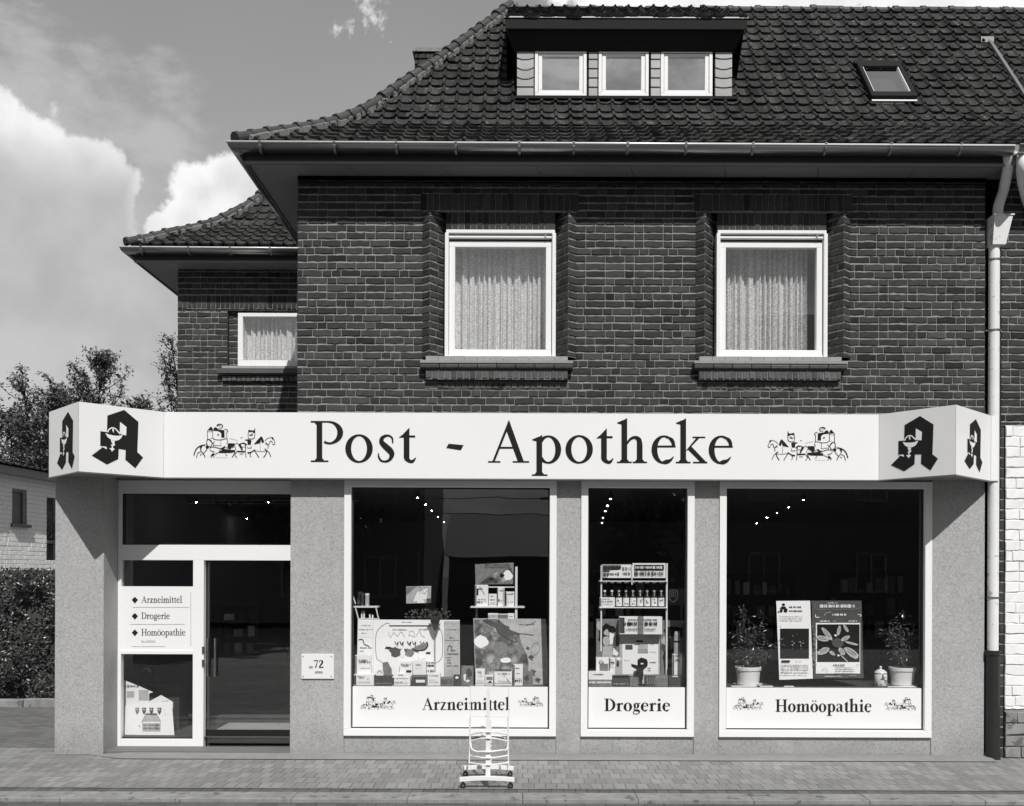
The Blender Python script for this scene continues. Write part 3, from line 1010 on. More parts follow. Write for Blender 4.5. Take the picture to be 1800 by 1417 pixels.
# slate-hung posts between the windows
posts = [(909, 938), (1035, 1050), (1144, 1160), (1257, 1286)]
for a, b in posts:
    mb = MB()
    xa, xb = WX(a, 130, dy), WX(b, 130, dy)
    zt, zb = WZ(71 if a in (909, 1257) else 74, a, dy), WZ(172, a, dy)
    n = 6
    for i in range(n):
        mb.tone = R.uniform(.2, .8)
        z0, z1 = zb + (zt - zb) * i / n, zb + (zt - zb) * (i + 1) / n
        sag = R.uniform(0, .03) if b - a > 20 else 0
        pts = [(xa, dy - .026, z0 + .01), ((xa * 2 + xb) / 3, dy - .026, z0 + .01 - sag), ((xa + 2 * xb) / 3, dy - .026, z0 + .01 - sag), (xb, dy - .026, z0 + .01)]
        top = [(xb, dy - .012, z1 + .02), (xa, dy - .012, z1 + .02)]
        mb.prism(pts + top, 1, (0, .05, 0))
    mb.tone = .2
    mb.box(xa + .002, xb - .002, dy + .0, dy + .03, zb, zt)
    build('slate_post', mb, M['slate'], dormer)
first = None
for a, b in ((940, 1031), (1052, 1140), (1161, 1252)):
    xa, xb = WX(a, 130, dy), WX(b, 130, dy)
    za, zb = WZ(171, a, dy), WZ(89, a, dy)
    mb = MB()
    rect_frame(mb, xa, xb, za, zb, .038, .038, .04, .035, dy - .02, dy + .05)
    rect_frame(mb, xa + .042, xb - .042, za + .044, zb - .038, .044, .044, .035, .03, dy - .008, dy + .04)
    fr = build('dormer_window', mb, M['alu'], dormer, bevel=.004)
    gb = MB()
    gb.poly([(xa + .08, dy + .022, za + .075), (xb - .08, dy + .022, za + .075), (xb - .08, dy + .022, zb - .065), (xa + .08, dy + .022, zb - .065)])
    fr['label'] = 'white framed dormer window'
    build('dormer_pane', gb, G_DORMER, dormer)
    mb = MB()
    mb.box(xa - .02, xb + .02, dy + .06, dy + .10, za - .05, zb + .05)
    build('dormer_dark_backing', mb, M['room'], dormer)  # backing slab standing in for the dark room behind the pane
mb = MB()
mb.box(DX0 - .02, DX1 + .06, dy - .05, dy + .02, dorm_z0 - .03, dorm_z0 + .002)
build('dormer_apron', mb, M['tar'], dormer)

# ---- skylight
kz = lambda k: prof_z(k)
dn = Vector((0, -(kz(SKY_K[1]) - kz(SKY_K[0])), SKY_K[1] - SKY_K[0])).normalized()
def sp(x, k, h): return Vector((x, YE + k, kz(k))) + dn * h
mb = MB()
def slope_bar(mb, xa, xb, ka, kb, h0, h1, m=None):
    mb.hexa([sp(xa, ka, h0), sp(xb, ka, h0), sp(xb, kb, h0), sp(xa, kb, h0)], [sp(xa, ka, h1), sp(xb, ka, h1), sp(xb, kb, h1), sp(xa, kb, h1)], m)
k0, k1 = SKY_K
slope_bar(mb, SX0, SX1, k0, k0 + .06, 0, .085)
slope_bar(mb, SX0, SX1, k1 - .05, k1, 0, .085)
slope_bar(mb, SX0, SX0 + .05, k0 + .06, k1 - .05, 0, .085)
slope_bar(mb, SX1 - .05, SX1, k0 + .06, k1 - .05, 0, .085)
slope_bar(mb, SX0 - .02, SX1 + .03, k1 + .004, k1 + .05, 0, .075)
skyl = build('skylight', mb, M['tar'], house, bevel=.006)
mb = MB()
slope_bar(mb, SX0 + .052, SX0 + .060, k0 + .075, k1 - .055, .05, .075)
slope_bar(mb, SX1 - .060, SX1 - .052, k0 + .075, k1 - .055, .05, .075)
slope_bar(mb, SX0 + .01, SX1 + .0, k0 - .022, k0 - .004, .03, .042)
build('skylight_trim', mb, M['alu'], skyl)
mb = MB()
mb.poly([sp(SX0 + .05, k0 + .06, .05), sp(SX1 - .05, k0 + .06, .05), sp(SX1 - .05, k1 - .05, .05), sp(SX0 + .05, k1 - .05, .05)])
build('pane', mb, G_SKYL, skyl)
mb = MB()
mb.poly([sp(SX0 + .03, k0 + .03, -.06), sp(SX1 - .03, k0 + .03, -.06), sp(SX1 - .03, k1 - .03, -.06), sp(SX0 + .03, k1 - .03, -.06)])
build('skylight_well', mb, M['room'], skyl)

# ---- wing at the back left
WY = 3.1
WXL = WX(313, 600, WY)
mb = MB()
ww = dict(x0=WX(418, 600, WY), x1=WX(418, 600, WY) + 1.15, zb=WZ(643, 420, WY), zt=WZ(550, 420, WY))
brick_run(mb, (WXL, WY), (XL + .1, WY), 2.9, ZS, [(ww['x0'] - WXL - .15, ww['x1'] - WXL, ww['zb'] - .09, ww['zt'] + .05)])
brick_run(mb, (WXL, WY + 4.5), (WXL, WY), 0, ZS)
brick_run(mb, (ww['x0'] - .15, WY - .0), (ww['x0'] - .145, WY + .06), ww['zb'] - .09, ww['zt'] + .05)
brick_run(mb, (ww['x0'] - .15, WY + .06), (ww['x0'], WY + .06), ww['zb'] - .09, ww['zt'] + .05, H=.15, L=.15)
brick_run(mb, (WXL - .0, WY - .015), (XL, WY - .015), ww['zt'] + .05, ww['zt'] + .24, soldier=True, proud=.01)
build('wing_wall', mb, [M['brick'], M['mortar']], house)
mb = MB()
zb = ww['zb']
mb.m = 1
mb.box(ww['x0'] - .2, ww['x1'], WY - .07, WY + .12, zb - .05, zb - .015)
mb.m = 0
mb.box(ww['x0'] - .26, ww['x1'], WY - .10, WY + .0, zb - .12, zb - .055)
brick_run(mb, (ww['x0'] - .2, WY - .04), (ww['x1'], WY - .04), zb - .23, zb - .14, soldier=True, mortar=2, proud=.01)
mb.box(ww['x0'] - .2, ww['x1'], WY - .04, WY, zb - .23, zb - .122)
build('window_sill', mb, [M['brick_light'], M['sill'], M['mortar']], house)
mb = MB()
rect_frame(mb, ww['x0'], ww['x1'], zb - .012, ww['zt'], .07, .07, .09, .05, WY + .0, WY + .1)
wf = build('window', mb, M['alu'], house, bevel=.004)
mb = MB()
mb.poly([(ww['x0'] + .06, WY + .05, zb + .07), (ww['x1'] - .06, WY + .05, zb + .07), (ww['x1'] - .06, WY + .05, ww['zt'] - .04), (ww['x0'] + .06, WY + .05, ww['zt'] - .04)])
build('pane', mb, G_UP, wf)
curtain('curtain', ww['x0'], ww['x1'], zb + .02, ww['zt'], WY + .17, wf, pleat=.09)
dark_recess(wf, ww['x0'] - .1, ww['x1'] + .1, WY + .11, WY + 1.2, zb - .1, ww['zt'] + .1)
WXE, WYE = WXL - .45, WY - .44
mb = MB()
tile_slope(mb, lambda u, k, z: (u, WYE + k, z), lambda k: WXE + max(k, -.05), lambda k: -.5, rng=random.Random(12))
tile_slope(mb, lambda u, k, z: (WXE + k, u, z), lambda k: WYE + max(k, -.05), lambda k: WYE + 2 * KR - k, rng=random.Random(13))
mb.tone = .4
mb.poly([(-.5, WYE + KR, 9.37), (WXE + KR, WYE + KR, 9.37), (WXE, WYE + 2 * KR, 6.36), (-.5, WYE + 2 * KR, 6.36)])
wroof = build('wing_roof', mb, M['tile'], house)
whp = [(WXE + k, WYE + k, prof_z(k) + .035) for k in (-.06, 0, .2, .42, .82, 1.1, 1.5, 2.0, 2.70)]
mb = MB()
cap_tiles(mb, whp, rng=random.Random(3))
cap_tiles(mb, [(WXE + KR, WYE + KR, 9.385), (-.5, WYE + KR, 9.385)], L=.33)
build('ridge_tiles', mb, M['hip_tile'], wroof)
mb = MB()
hip_mortar(mb, whp[1:], (.075, -.02, -.02), rng=random.Random(8))
build('hip_mortar', mb, M['roof_mortar'], wroof)
eaves(house, WXL, WY, XL - .02, 4.6, XL - .02, (252, 335, 408, 478))
# walls closing the back of the house
mb = MB()
mb.box(XL, 9.5, 4.55, 4.7, 3.0, 6.4)
mb.box(WXL, 1.0, 7.6, 7.7, 3.0, 6.3)
mb.box(9.4, 9.5, .2, 4.6, 0, 6.4)
mb.box(XL + .05, 9.4, .2, 4.6, ZS - .4, ZS - .3)
build('rear_wall', mb, M['brick'], house)

# ------------------------------------------------------------------ the shop front
mb = MB()
RB = .36                                    # depth of the entrance recess
P1R = WX(182, 1100)
P2L = WX(510, 1100)
SHOPW = [(605, 978), (1021, 1220), (1264, 1637)]
SZ0, SZ1 = WZ(1294, 920), WZ(845, 920)
sx = [(WX(a, 1060), WX(b, 1060)) for a, b in SHOPW]
mb.box(GL, P1R, 0, RB + .1, 0, 3.45)
mb.box(GL, GL + .3, RB + .1, 3.2, 0, 3.45)
piers = [(P2L, sx[0][0]), (sx[0][1], sx[1][0]), (sx[1][1], sx[2][0]), (sx[2][1], GR)]
for a, b in piers: mb.box(a, b, 0, .30, 0, 3.45)
for a, b in sx:
    mb.box(a, b, .012, .30, 0, SZ0)
    mb.box(a, b, .012, .30, SZ1, 3.45)
mb.box(P1R, P2L, .012, .30, 2.99, 3.45)
build('rendered_wall', mb, M['stucco'], house, bevel=.006)
mb = MB()
mb.box(GL + .02, XL + .3, .05, 3.2, 3.46, 3.5)
build('flat_roof', mb, M['zinc_dull'], house)

# shop interior: floor, back and side walls, ceiling
mb = MB()
FZ = .13
mb.poly([(GL + .31, RB, FZ), (9.0, RB, FZ), (9.0, 8.6, FZ), (GL + .31, 8.6, FZ)], 1)
mb.poly([(GL + .31, .3, 2.96), (9.0, .3, 2.96), (9.0, 8.6, 2.96), (GL + .31, 8.6, 2.96)], 2)
mb.poly([(GL + .31, 8.6, FZ), (9.0, 8.6, FZ), (9.0, 8.6, 2.96), (GL + .31, 8.6, 2.96)])
mb.poly([(GL + .31, .3, FZ), (GL + .31, 8.6, FZ), (GL + .31, 8.6, 2.96), (GL + .31, .3, 2.96)])
mb.poly([(9.0, .3, FZ), (9.0, 8.6, FZ), (9.0, 8.6, 2.96), (9.0, .3, 2.96)])
mb.poly([(P2L, .31, FZ), (9, .31, FZ), (9, .31, SZ0), (P2L, .31, SZ0)])
build('shop_room', mb, [M['room'], M['room_floor'], M['room_ceiling']], house)

LEDGE = WZ(1207, 920, .07)
for k, (a, b) in enumerate(sx):
    mb = MB()
    fw = .074
    rect_frame(mb, a, b, SZ0, SZ1, fw, fw, fw, fw, -.022, .075)
    fr = build('shop_window', mb, M['alu'], house, bevel=.004)
    mb = MB()
    rect_frame(mb, a + fw, b - fw, SZ0 + fw, SZ1 - fw, .013, .013, .013, .013, .03, .072)
    build('window_gasket', mb, M['rubber'], fr)
    mb = MB()
    mb.poly([(a + fw, .06, LEDGE - .02), (b - fw, .06, LEDGE - .02), (b - fw, .06, SZ1 - fw), (a + fw, .06, SZ1 - fw)])
    build('pane', mb, G_SHOP, fr)
    mb = MB()
    mb.box(a, b, .09, .78, LEDGE - .04, LEDGE)
    mb.box(a, b, .74, .77, FZ, LEDGE - .041)
    build('display_ledge', mb, M['grey3'], fr)

# entrance: white frame, fanlight, side light, glass door
EX0, EX1 = WX(208, 1100, RB), P2L
EZ0, EZ1 = WZ(1318, 300, RB), 2.99
def EZ(py): return WZ(py, 330, RB)
def EXx(px): return WX(px, 1100, RB)
mb = MB()
ya, yb = RB - .02, RB + .06
mb.box(EX0, EX1 + .05, ya, yb, EZ(868), EZ1)
mb.box(EX0, EX1 + .05, ya, yb, EZ(985), EZ(958))
mb.box(EX0 + .0, EX0 + .04, ya, yb, EZ(958), EZ(868))
mb.box(EX1 - .012, EX1 + .05, ya, yb, EZ(958), EZ(868))
mb.box(EX0, EXx(214), ya, yb, EZ0, EZ(985))
mb.box(EXx(340), EXx(359), ya, yb, EZ0, EZ(985))
mb.box(EXx(214), EXx(340), ya, yb, EZ0, EZ(1299))
mb.box(EXx(214), EXx(340), ya, yb, EZ(1150), EZ(1143))
ent = build('shop_entrance', mb, M['alu'], house, bevel=.004)
mb = MB()
rect_frame(mb, EX0 + .04, EX1 - .012, EZ(958), EZ(868), .02, .02, .012, .012, ya + .03, yb - .01)
build('fanlight_bead', mb, M['rubber'], ent)
mb = MB()
mb.poly([(EX0 + .03, RB + .02, EZ(960)), (EX1, RB + .02, EZ(960)), (EX1, RB + .02, EZ(866)), (EX0 + .03, RB + .02, EZ(866))])
build('fanlight', mb, G_SHOP, ent)
mb = MB()
for a, b in ((1301, 1148), (1034, 983)):
    mb = MB()
    mb.poly([(EXx(213), RB + .02, EZ(a)), (EXx(341), RB + .02, EZ(a)), (EXx(341), RB + .02, EZ(b)), (EXx(213), RB + .02, EZ(b))])
    build('side_light', mb, G_SHOP, ent)

door = thing_door = None
mb = MB()
dx0, dx1 = EXx(359) + .006, EX1 + .004
mb.box(dx0, dx1, RB + .075, RB + .085, EZ(1316), EZ(987))
dr = build('glass_door', mb, G_SHOP, ent)
mb = MB()
mb.box(dx0, dx1, RB + .069, RB + .091, FZ + .004, FZ + .07)
build('door_rail', mb, M['black'], dr)
mb = MB()
for px in (363, 376):
    xx = EXx(px)
    mb.tube([(xx, RB + .04, EZ(1190)), (xx, RB + .04, EZ(1122))], .011, 10)
    for py in (1180, 1132): mb.tube([(xx, RB + .04, EZ(py)), (xx, RB + .074, EZ(py))], .008, 8)
build('door_handle', mb, M['chrome'], dr, smooth=False)
for py in (1142, 1165):
    mb = MB(); mb.box(EXx(357.0), EXx(361), RB - .035, RB - .02, EZ(py + 6), EZ(py - 6))
    build('door_lock', mb, M['chrome'], ent)
mb = MB()
mb.box(P1R, P2L + .0, .05, RB - .02, 0, .034)
mb.box(P1R + .05, P2L, RB - .018, RB + .3, 0, EZ0)
build('door_step', mb, M['step'], house, bevel=.006)
mb = MB()
mb.box(EXx(356), P2L, RB + .30, RB + .312, .0, FZ)
mb.box(EXx(356), P2L, RB - .012, RB + .07, EZ0 + .002, EZ0 + .018)
build('threshold', mb, M['zinc_dull'], house)
mb = MB()
m0, m1 = WX(374, 1300, .60), WX(503, 1300, .60)
mb.hexa([(m0 - .02, RB + .33, FZ + .002), (m1 + .02, RB + .33, FZ + .002), (m1 + .05, 1.25, FZ + .002), (m0 - .02, 1.25, FZ + .002)],
        [(m0 - .02, RB + .33, FZ + .016), (m1 + .02, RB + .33, FZ + .016), (m1 + .05, 1.25, FZ + .016), (m0 - .02, 1.25, FZ + .016)])
build('door_mat', mb, M['grey1'], label='grey door mat lying inside behind the glass door', cat='door mat')

# downpipe with hopper head, and the cast-iron standpipe
mb = MB()
Px = lambda py: WX({0: 1747}.get(0), 700, -.04)
px_ = WX(1747, 640, -.03)
pt = [W(1772, 266, -.40), W(1772, 296, -.35), W(1764, 335, -.12), W(1755, 362, -.05), W(1753, 384, -.04)]
mb.tube(pt, .052, 14, cap=False)
for i, t in ((0, -.0),):
    mb.tube([pt[0] + Vector((0, 0, .015)), pt[0] + Vector((0, 0, -.035))], .058, 14)
dp = build('downpipe', mb, M['paintpipe'], house, smooth=True)
mb = MB()
zt, zb = WZ(383, 1757, -.06), WZ(432, 1757, -.06)
xa, xb = WX(1742, 385, -.06), WX(1774, 385, -.06); xc, xd = WX(1741, 432, -.06), WX(1764, 432, -.06)
mb.hexa([(xc, -.11, zb), (xd, -.11, zb), (xd, .05, zb), (xc, .05, zb)], [(xa, -.14, zt), (xb, -.14, zt), (xb, .05, zt), (xa, .05, zt)])
mb.box(xa - .006, xb + .012, -.15, .05, zt, zt + .012)
build('hopper_head', mb, M['paintpipe'], dp)
mb = MB()
mb.tube([(px_, -.03, zb + .01), (px_, -.03, WZ(455, 1747, -.03)), (px_, -.03, WZ(1150, 1747, -.03))], .0555, 16, cap=False)
build('lower_pipe', mb, M['paintpipe'], dp, smooth=True)
for py in (456, 580, 1049):
    mb = MB(); z = WZ(py, 1747, -.03)
    mb.tube([(px_, -.03, z), (px_, -.03, z - .014)], .064, 16)
    if py == 580: mb.box(px_ - .085, px_ + .085, -.03, .0, z - .013, z - .001)
    build('pipe_clip', mb, M['zinc_dull'], dp)
mb = MB()
zi = WZ(1143, 1747, -.02)
mb.tube([(px_ + .0, -.03, 0), (px_, -.03, zi - .05), (px_, -.03, zi - .048), (px_, -.03, zi)], [.071, .071, .08, .08], 16)
mb.tube([(px_, -.03, .0), (px_, -.03, .07)], .078, 16)
build('standpipe', mb, M['iron'], dp, smooth=False)
# ------------------------------------------------------------------ neighbour's house on the right
NX = WX(1767, 900, 0)
nb = thing('neighbour_house', 'adjoining brick house with whitewashed lower wall at the right edge', 'house', (NX + 2, 0, 0))
zw, zp = WZ(748, 1780), WZ(1247, 1780)
NXu = WX(1760, 550, 0)
mb = MB()
brick_run(mb, (NXu, .0), (9.4, 0), zw, ZS)
brick_run(mb, (NXu, .62), (NXu, 0), zw, ZS)
build('upper_wall', mb, [M['brick'], M['mortar']], nb)
mb = MB()
brick_run(mb, (NX, .0), (9.4, 0), zp, zw, course=.1105, L=.30, H=.145, joint=.011, proud=.012, rough=1.6)
build('whitewashed_wall', mb, [M['white_wall'], M['white_joint']], nb)
mb = MB()
brick_run(mb, (NX - .05, .62), (NX - .05, .02), 0, zw, course=.1105, L=.15, H=.15, proud=.012)
brick_run(mb, (NX - .05, .02), (NX - .002, .02), 0, zw, course=.1105, L=.15, H=.15, proud=.01)
build('brick_edge', mb, [M['brick'], M['mortar']], nb)
mb = MB()
brick_run(mb, (NX, .0), (9.4, 0), 0, zp - .003, course=.125, L=.33, H=.17, joint=.014, proud=.02, rough=2.2)
build('stone_plinth', mb, [M['kerb'], M['concrete']], nb)
mb = MB()
mb.box(4.968, 9.4, -.42, -.395, ZS - .03, ZS + .17)
mb.hexa([(4.968, -.394, ZS - .018), (9.4, -.394, ZS - .018), (9.4, .03, ZS), (4.968, .03, ZS)], [(4.968, -.394, ZS), (9.4, -.394, ZS), (9.4, .03, ZS + .02), (4.968, .03, ZS + .02)])
build('eaves', mb, M['soffit'], nb)
mb = MB()
gutter_run(mb, (4.975, -.492, ZS + .105), (9.4, -.492, ZS + .10))
ng = build('gutter', mb, M['zinc'], nb, smooth=True)
mb = MB()
pt = [W(1798, 270, -.46), W(1797, 300, -.45), W(1799, 320, -.28), W(1806, 350, -.10), W(1818, 380, -.04), W(1818, 560, -.04)]
mb.tube(pt, .058, 14)
build('downpipe', mb, M['paintpipe'], nb, smooth=True)
mb = MB()
mb.box(8.9, 9.0, .2, 4.4, 0, 6.2)
build('party_wall', mb, M['brick'], nb)

# ------------------------------------------------------------------ lettering
def catmull(pts, n=6):
    P = [Vector(p) for p in pts]
    if len(P) < 3: return P
    out = []
    for i in range(len(P) - 1):
        a, b, c, d = P[max(i - 1, 0)], P[i], P[i + 1], P[min(i + 2, len(P) - 1)]
        for k in range(n):
            t = k / n
            out.append(.5 * ((2 * b) + (c - a) * t + (2 * a - 5 * b + 4 * c - d) * t * t + (3 * b - a - 3 * c + d) * t ** 3))
    out.append(P[-1])
    return out
def ribbon(pts, ws, n=6):
    """variable-width stroke -> list of quads in 2-D"""
    q = catmull([(p[0], p[1], w_) for p, w_ in zip(pts, ws if isinstance(ws, (list, tuple)) else [ws] * len(pts))], n)
    L_, R_ = [], []
    for i, p in enumerate(q):
        d = Vector((q[min(i + 1, len(q) - 1)].x - q[max(i - 1, 0)].x, q[min(i + 1, len(q) - 1)].y - q[max(i - 1, 0)].y))
        if d.length < 1e-9: d = Vector((1, 0))
        d.normalize(); nn = Vector((-d.y, d.x))
        L_.append((p.x + nn.x * p.z / 2, p.y + nn.y * p.z / 2)); R_.append((p.x - nn.x * p.z / 2, p.y - nn.y * p.z / 2))
    return [[L_[i], L_[i + 1], R_[i + 1], R_[i]] for i in range(len(q) - 1)]
def ring(cx, cy, rx, ry, s, h, a0=0, a1=360, n=40, inner_dx=0.0):
    out = []
    m = max(6, int(n * abs(a1 - a0) / 360))
    for i in range(m):
        t0, t1 = math.radians(a0 + (a1 - a0) * i / m), math.radians(a0 + (a1 - a0) * (i + 1) / m)
        o = lambda t: (cx + rx * math.cos(t), cy + ry * math.sin(t))
        ii = lambda t: (cx + inner_dx + (rx - s) * math.cos(t), cy + (ry - h) * math.sin(t))
        out.append([o(t0), o(t1), ii(t1), ii(t0)])
    return out
def rc(x0, x1, y0, y1): return [[(x0, y0), (x1, y0), (x1, y1), (x0, y1)]]
def serif(x0, x1, a, b, y, up=1, t=.036):
    """foot x0..x1 under a stem a..b, with small brackets"""
    k = .07 * up
    return rc(x0, x1, min(y, y + t * up), max(y, y + t * up)) + [[(a - .045, y + t * up), (a + .01, y + t * up), (a + .01, y + t * up + k)], [(b - .01, y + t * up), (b + .045, y + t * up), (b - .01, y + t * up + k)]]
XH = .66
def glyph(ch, s, h=.045):
    g = []
    if ch == 'P':
        g += rc(.14, .14 + s, .02, .98) + serif(0, .14 + s + .15, .14, .14 + s, 0) + rc(.0, .45, .962, 1.0) + [[(.09, .963), (.15, .963), (.15, .89)]]
        g += ring(.44, .715, .35, .285, s * 1.02, h, 90, -90) + ribbon([(.45, .455), (.37, .47), (.33, .50)], [h, h * 1.2, h * 1.2])
        return g, .80
    if ch in 'oö':
        g += ring(.335, XH / 2, .335, XH / 2 + .018, s * 1.02, h)
        if ch == 'ö':
            for x in (.215, .455): g += ring(x, .87, .062, .062, .062, .062, n=16)
        return g, .67
    if ch == 's':
        g += ribbon([(.385, .46), (.375, .58), (.31, .64), (.22, .645), (.13, .59), (.115, .49), (.2, .39), (.31, .29), (.365, .19), (.31, .06), (.2, .016), (.1, .04), (.045, .13), (.035, .22)],
                    [.03, .045, .045, .06, .09, s * .85, s * 1.05, s * 1.1, s * .9, .07, .05, .05, .045, .02])
        return g, .44
    if ch == 't':
        g += rc(.12, .12 + s, .14, .66) + [[(.0, .60), (.12, .60), (.12 + s, .60), (.12 + s, .85), (.09, .67)]] + rc(.05, .40, .605, .655)
        g += ribbon([(.12 + s / 2, .2), (.125 + s / 2, .10), (.19 + s / 2, .03), (.27 + s / 2, .025), (.345 + s / 2, .11)], [s, s * .95, s * .6, .07, .02])
        return g, .42
    if ch == 'A':
        g += [[(.10, .02), (.16, .02), (.535, .96), (.50, 1.03)]] + [[(.50, 1.03), (.44, .80), (.77 - s * .3, .02), (.77 + s * .75, .02), (.515, 1.03)]]
        g += rc(.24, .67, .34, .34 + h) + rc(.0, .30, 0, .036) + rc(.60, .60 + .36 + s * .3, 0, .036)
        return g, .98
    if ch in 'pnmrihlkbdu':
        st = .11
        top = 1.07 if ch in 'hlk' else XH - .01
        bot = -.32 if ch == 'p' else .0
        g += rc(st, st + s, bot + .02, top - .03) + [[(.0, top - .085), (.02, top - .105), (st + .01, top - .13), (st + s, top - .1), (st + s, top + .03), (st + s * .6, top - .005)]]
        R_ = st + s
        if ch == 'p':
            g += serif(0, R_ + .13, st, R_, -.32)
            g += ring(.40 + (s - .14) * .3, .322, .315, .345, s * 1.02, h, 142, -142)
            return g, .735 + (s - .14) * .5
        g += serif(.0, R_ + .11, st, R_, 0)
        if ch == 'h' or ch == 'n':
            g += ribbon([(R_ - .01, .47), (R_ + .08, .585), (R_ + .19, .625), (R_ + .285, .565), (R_ + .305, .42)], [h, h * 1.3, .075, s * .85, s], 8)
            g += rc(R_ + .305 - s / 2, R_ + .305 + s / 2, .02, .44) + serif(R_ + .305 - s / 2 - .10, R_ + .305 + s / 2 + .11, R_ + .305 - s / 2, R_ + .305 + s / 2, 0)
            return g, R_ + .305 + s / 2 + .10
        if ch == 'm':
            x = R_
            for _ in range(2):
                g += ribbon([(x - .01, .47), (x + .08, .585), (x + .18, .625), (x + .27, .565), (x + .285, .42)], [h, h * 1.3, .075, s * .85, s], 8)
                g += rc(x + .285 - s / 2, x + .285 + s / 2, .02, .44) + serif(x + .285 - s / 2 - .09, x + .285 + s / 2 + .10, x + .285 - s / 2, x + .285 + s / 2, 0)
                x = x + .285 + s / 2
            return g, x + .10
        if ch == 'r':
            g += ribbon([(R_ - .01, .46), (R_ + .06, .58), (R_ + .13, .625), (R_ + .19, .61)], [h, h * 1.4, .08, .07]) + ring(R_ + .175, .565, .07, .07, .07, .07, n=16)
            return g, R_ + .24
        if ch == 'i':
            g += ring(st + s / 2, .89, .075 + s * .15, .075 + s * .15, .1, .1, n=18)
            return g, R_ + .10
        if ch == 'l': return g, R_ + .10
        if ch == 'k':
            g += [[(R_ - .01, .30), (R_ + .04, .32), (R_ + .33, .62), (R_ + .26, .63)]] + rc(R_ + .16, R_ + .47, .615, .65)
            g += [[(R_ + .04, .34), (R_ + .12, .42), (R_ + .46 + s * .3, .02), (R_ + .46 - s * .75, .02)]] + rc(R_ + .17, R_ + .52, 0, .036)
            return g, R_ + .52
    if ch == 'e':
        g += ring(.315, XH / 2, .305, XH / 2 + .018, s * 1.02, h, 60, 262)
        g += ribbon([(.315 + .12, .618), (.50, .57), (.54, .49), (.545, .415)], [.055, s * .62, s * .62, s * .55])
        g += rc(.08, .60, .385, .385 + h) + ribbon([(.27, .012), (.37, .03), (.47, .07), (.55, .16)], [.05, s * .75, .065, .02])
        return g, .62
    if ch == 'z':
        g += rc(.05, .52, .59, .65) + rc(.03, .53, 0, .06) + [[(.34, .6), (.52, .6), (.21, .05), (.03, .05)]] + [[(.05, .65), (.085, .65), (.04, .46)]] + [[(.53, 0), (.49, 0), (.55, .19)]]
        return g, .57
    if ch == 'D':
        g += rc(.12, .12 + s, .02, .98) + serif(0, .3, .12, .12 + s, 0) + rc(0, .34, .962, 1.0) + [[(.09, .963), (.13, .963), (.13, .9)]]
        g += ring(.33, .5, .56, .5, s * 1.08, h, 90, -90)
        return g, .90
    if ch == 'H':
        for x in (.12, .72):
            g += rc(x, x + s, .02, .98) + serif(x - .12, x + s + .12, x, x + s, 0) + serif(x - .12, x + s + .12, x, x + s, 1.0, -1)
        g += rc(.12 + s, .72, .48, .48 + h + .01)
        return g, .84 + s
    if ch == 'g':
        g += ring(.30, .44, .225, .225, s * .85, h) + ribbon([(.44, .58), (.52, .62), (.60, .60)], [.05, .06, .07])
        g += ribbon([(.2, .25), (.11, .18), (.13, .10), (.25, .065), (.42, .05), (.52, -.03), (.50, -.15), (.35, -.24), (.18, -.23), (.06, -.15), (.08, -.05), (.2, .04)],
                    [.05, .06, .08, s * .75, s * .85, s * .7, .08, .06, .06, .07, .07, .06])
        return g, .60
    if ch == 'a':
        x = .33
        g += rc(x, x + s, .07, .50) + ribbon([(.08, .46), (.09, .56), (.18, .63), (.29, .62), (x + s / 2, .53), (x + s / 2, .42)], [.10, .09, .055, .06, s * .8, s])
        g += ribbon([(x + .02, .41), (.2, .33), (.10, .23), (.10, .12), (.17, .045), (.27, .06), (x + .03, .13)], [.04, .05, s * .7, s * .9, .09, .05, .04])
        g += ribbon([(x + s / 2, .12), (x + s * .7, .03), (x + s + .09, .06)], [s, .07, .03])
        return g, x + s + .09
    if ch == '7':
        g += rc(.05, .56, .88, 1.0) + [[(.05, .95), (.09, .95), (.03, .74)]] + [[(.49, .9), (.56, .95), (.33, .0), (.17, .0)]]
        return g, .60
    if ch == '2':
        g += ribbon([(.06, .72), (.10, .90), (.27, .97), (.44, .88), (.45, .70), (.33, .48), (.18, .28), (.06, .09)], [.09, .08, .09, s * .9, s * 1.1, s, s * .8, .09])
        g += [[(.04, 0), (.55, 0), (.60, .22), (.56, .22), (.50, .13), (.06, .13)]]
        return g, .62
    return g, .35

def text_polys(txt, s, x0, x1, base, cap, spacing=.055):
    """letters fitted between x0 and x1"""
    items, x = [], 0
    for ch in txt:
        if ch == ' ': x += .3; continue
        g, adv = glyph(ch, s)
        items.append((x, g)); x += adv + spacing
    tot = x - spacing
    k = (x1 - x0) / tot
    return [[(x0 + (gx + p[0]) * k, base + p[1] * cap) for p in poly] for gx, g in items for poly in g]

def put(mb, polys, f, m=0):
    """2-D polygons onto a surface; f maps (x, y) -> world"""
    for i, q in enumerate(polys):
        o = Vector((0, -.00006 * (i % 30), 0))        # pieces of one letter overlap: keep their faces apart
        mb.poly([f(*p) + o for p in q], m)

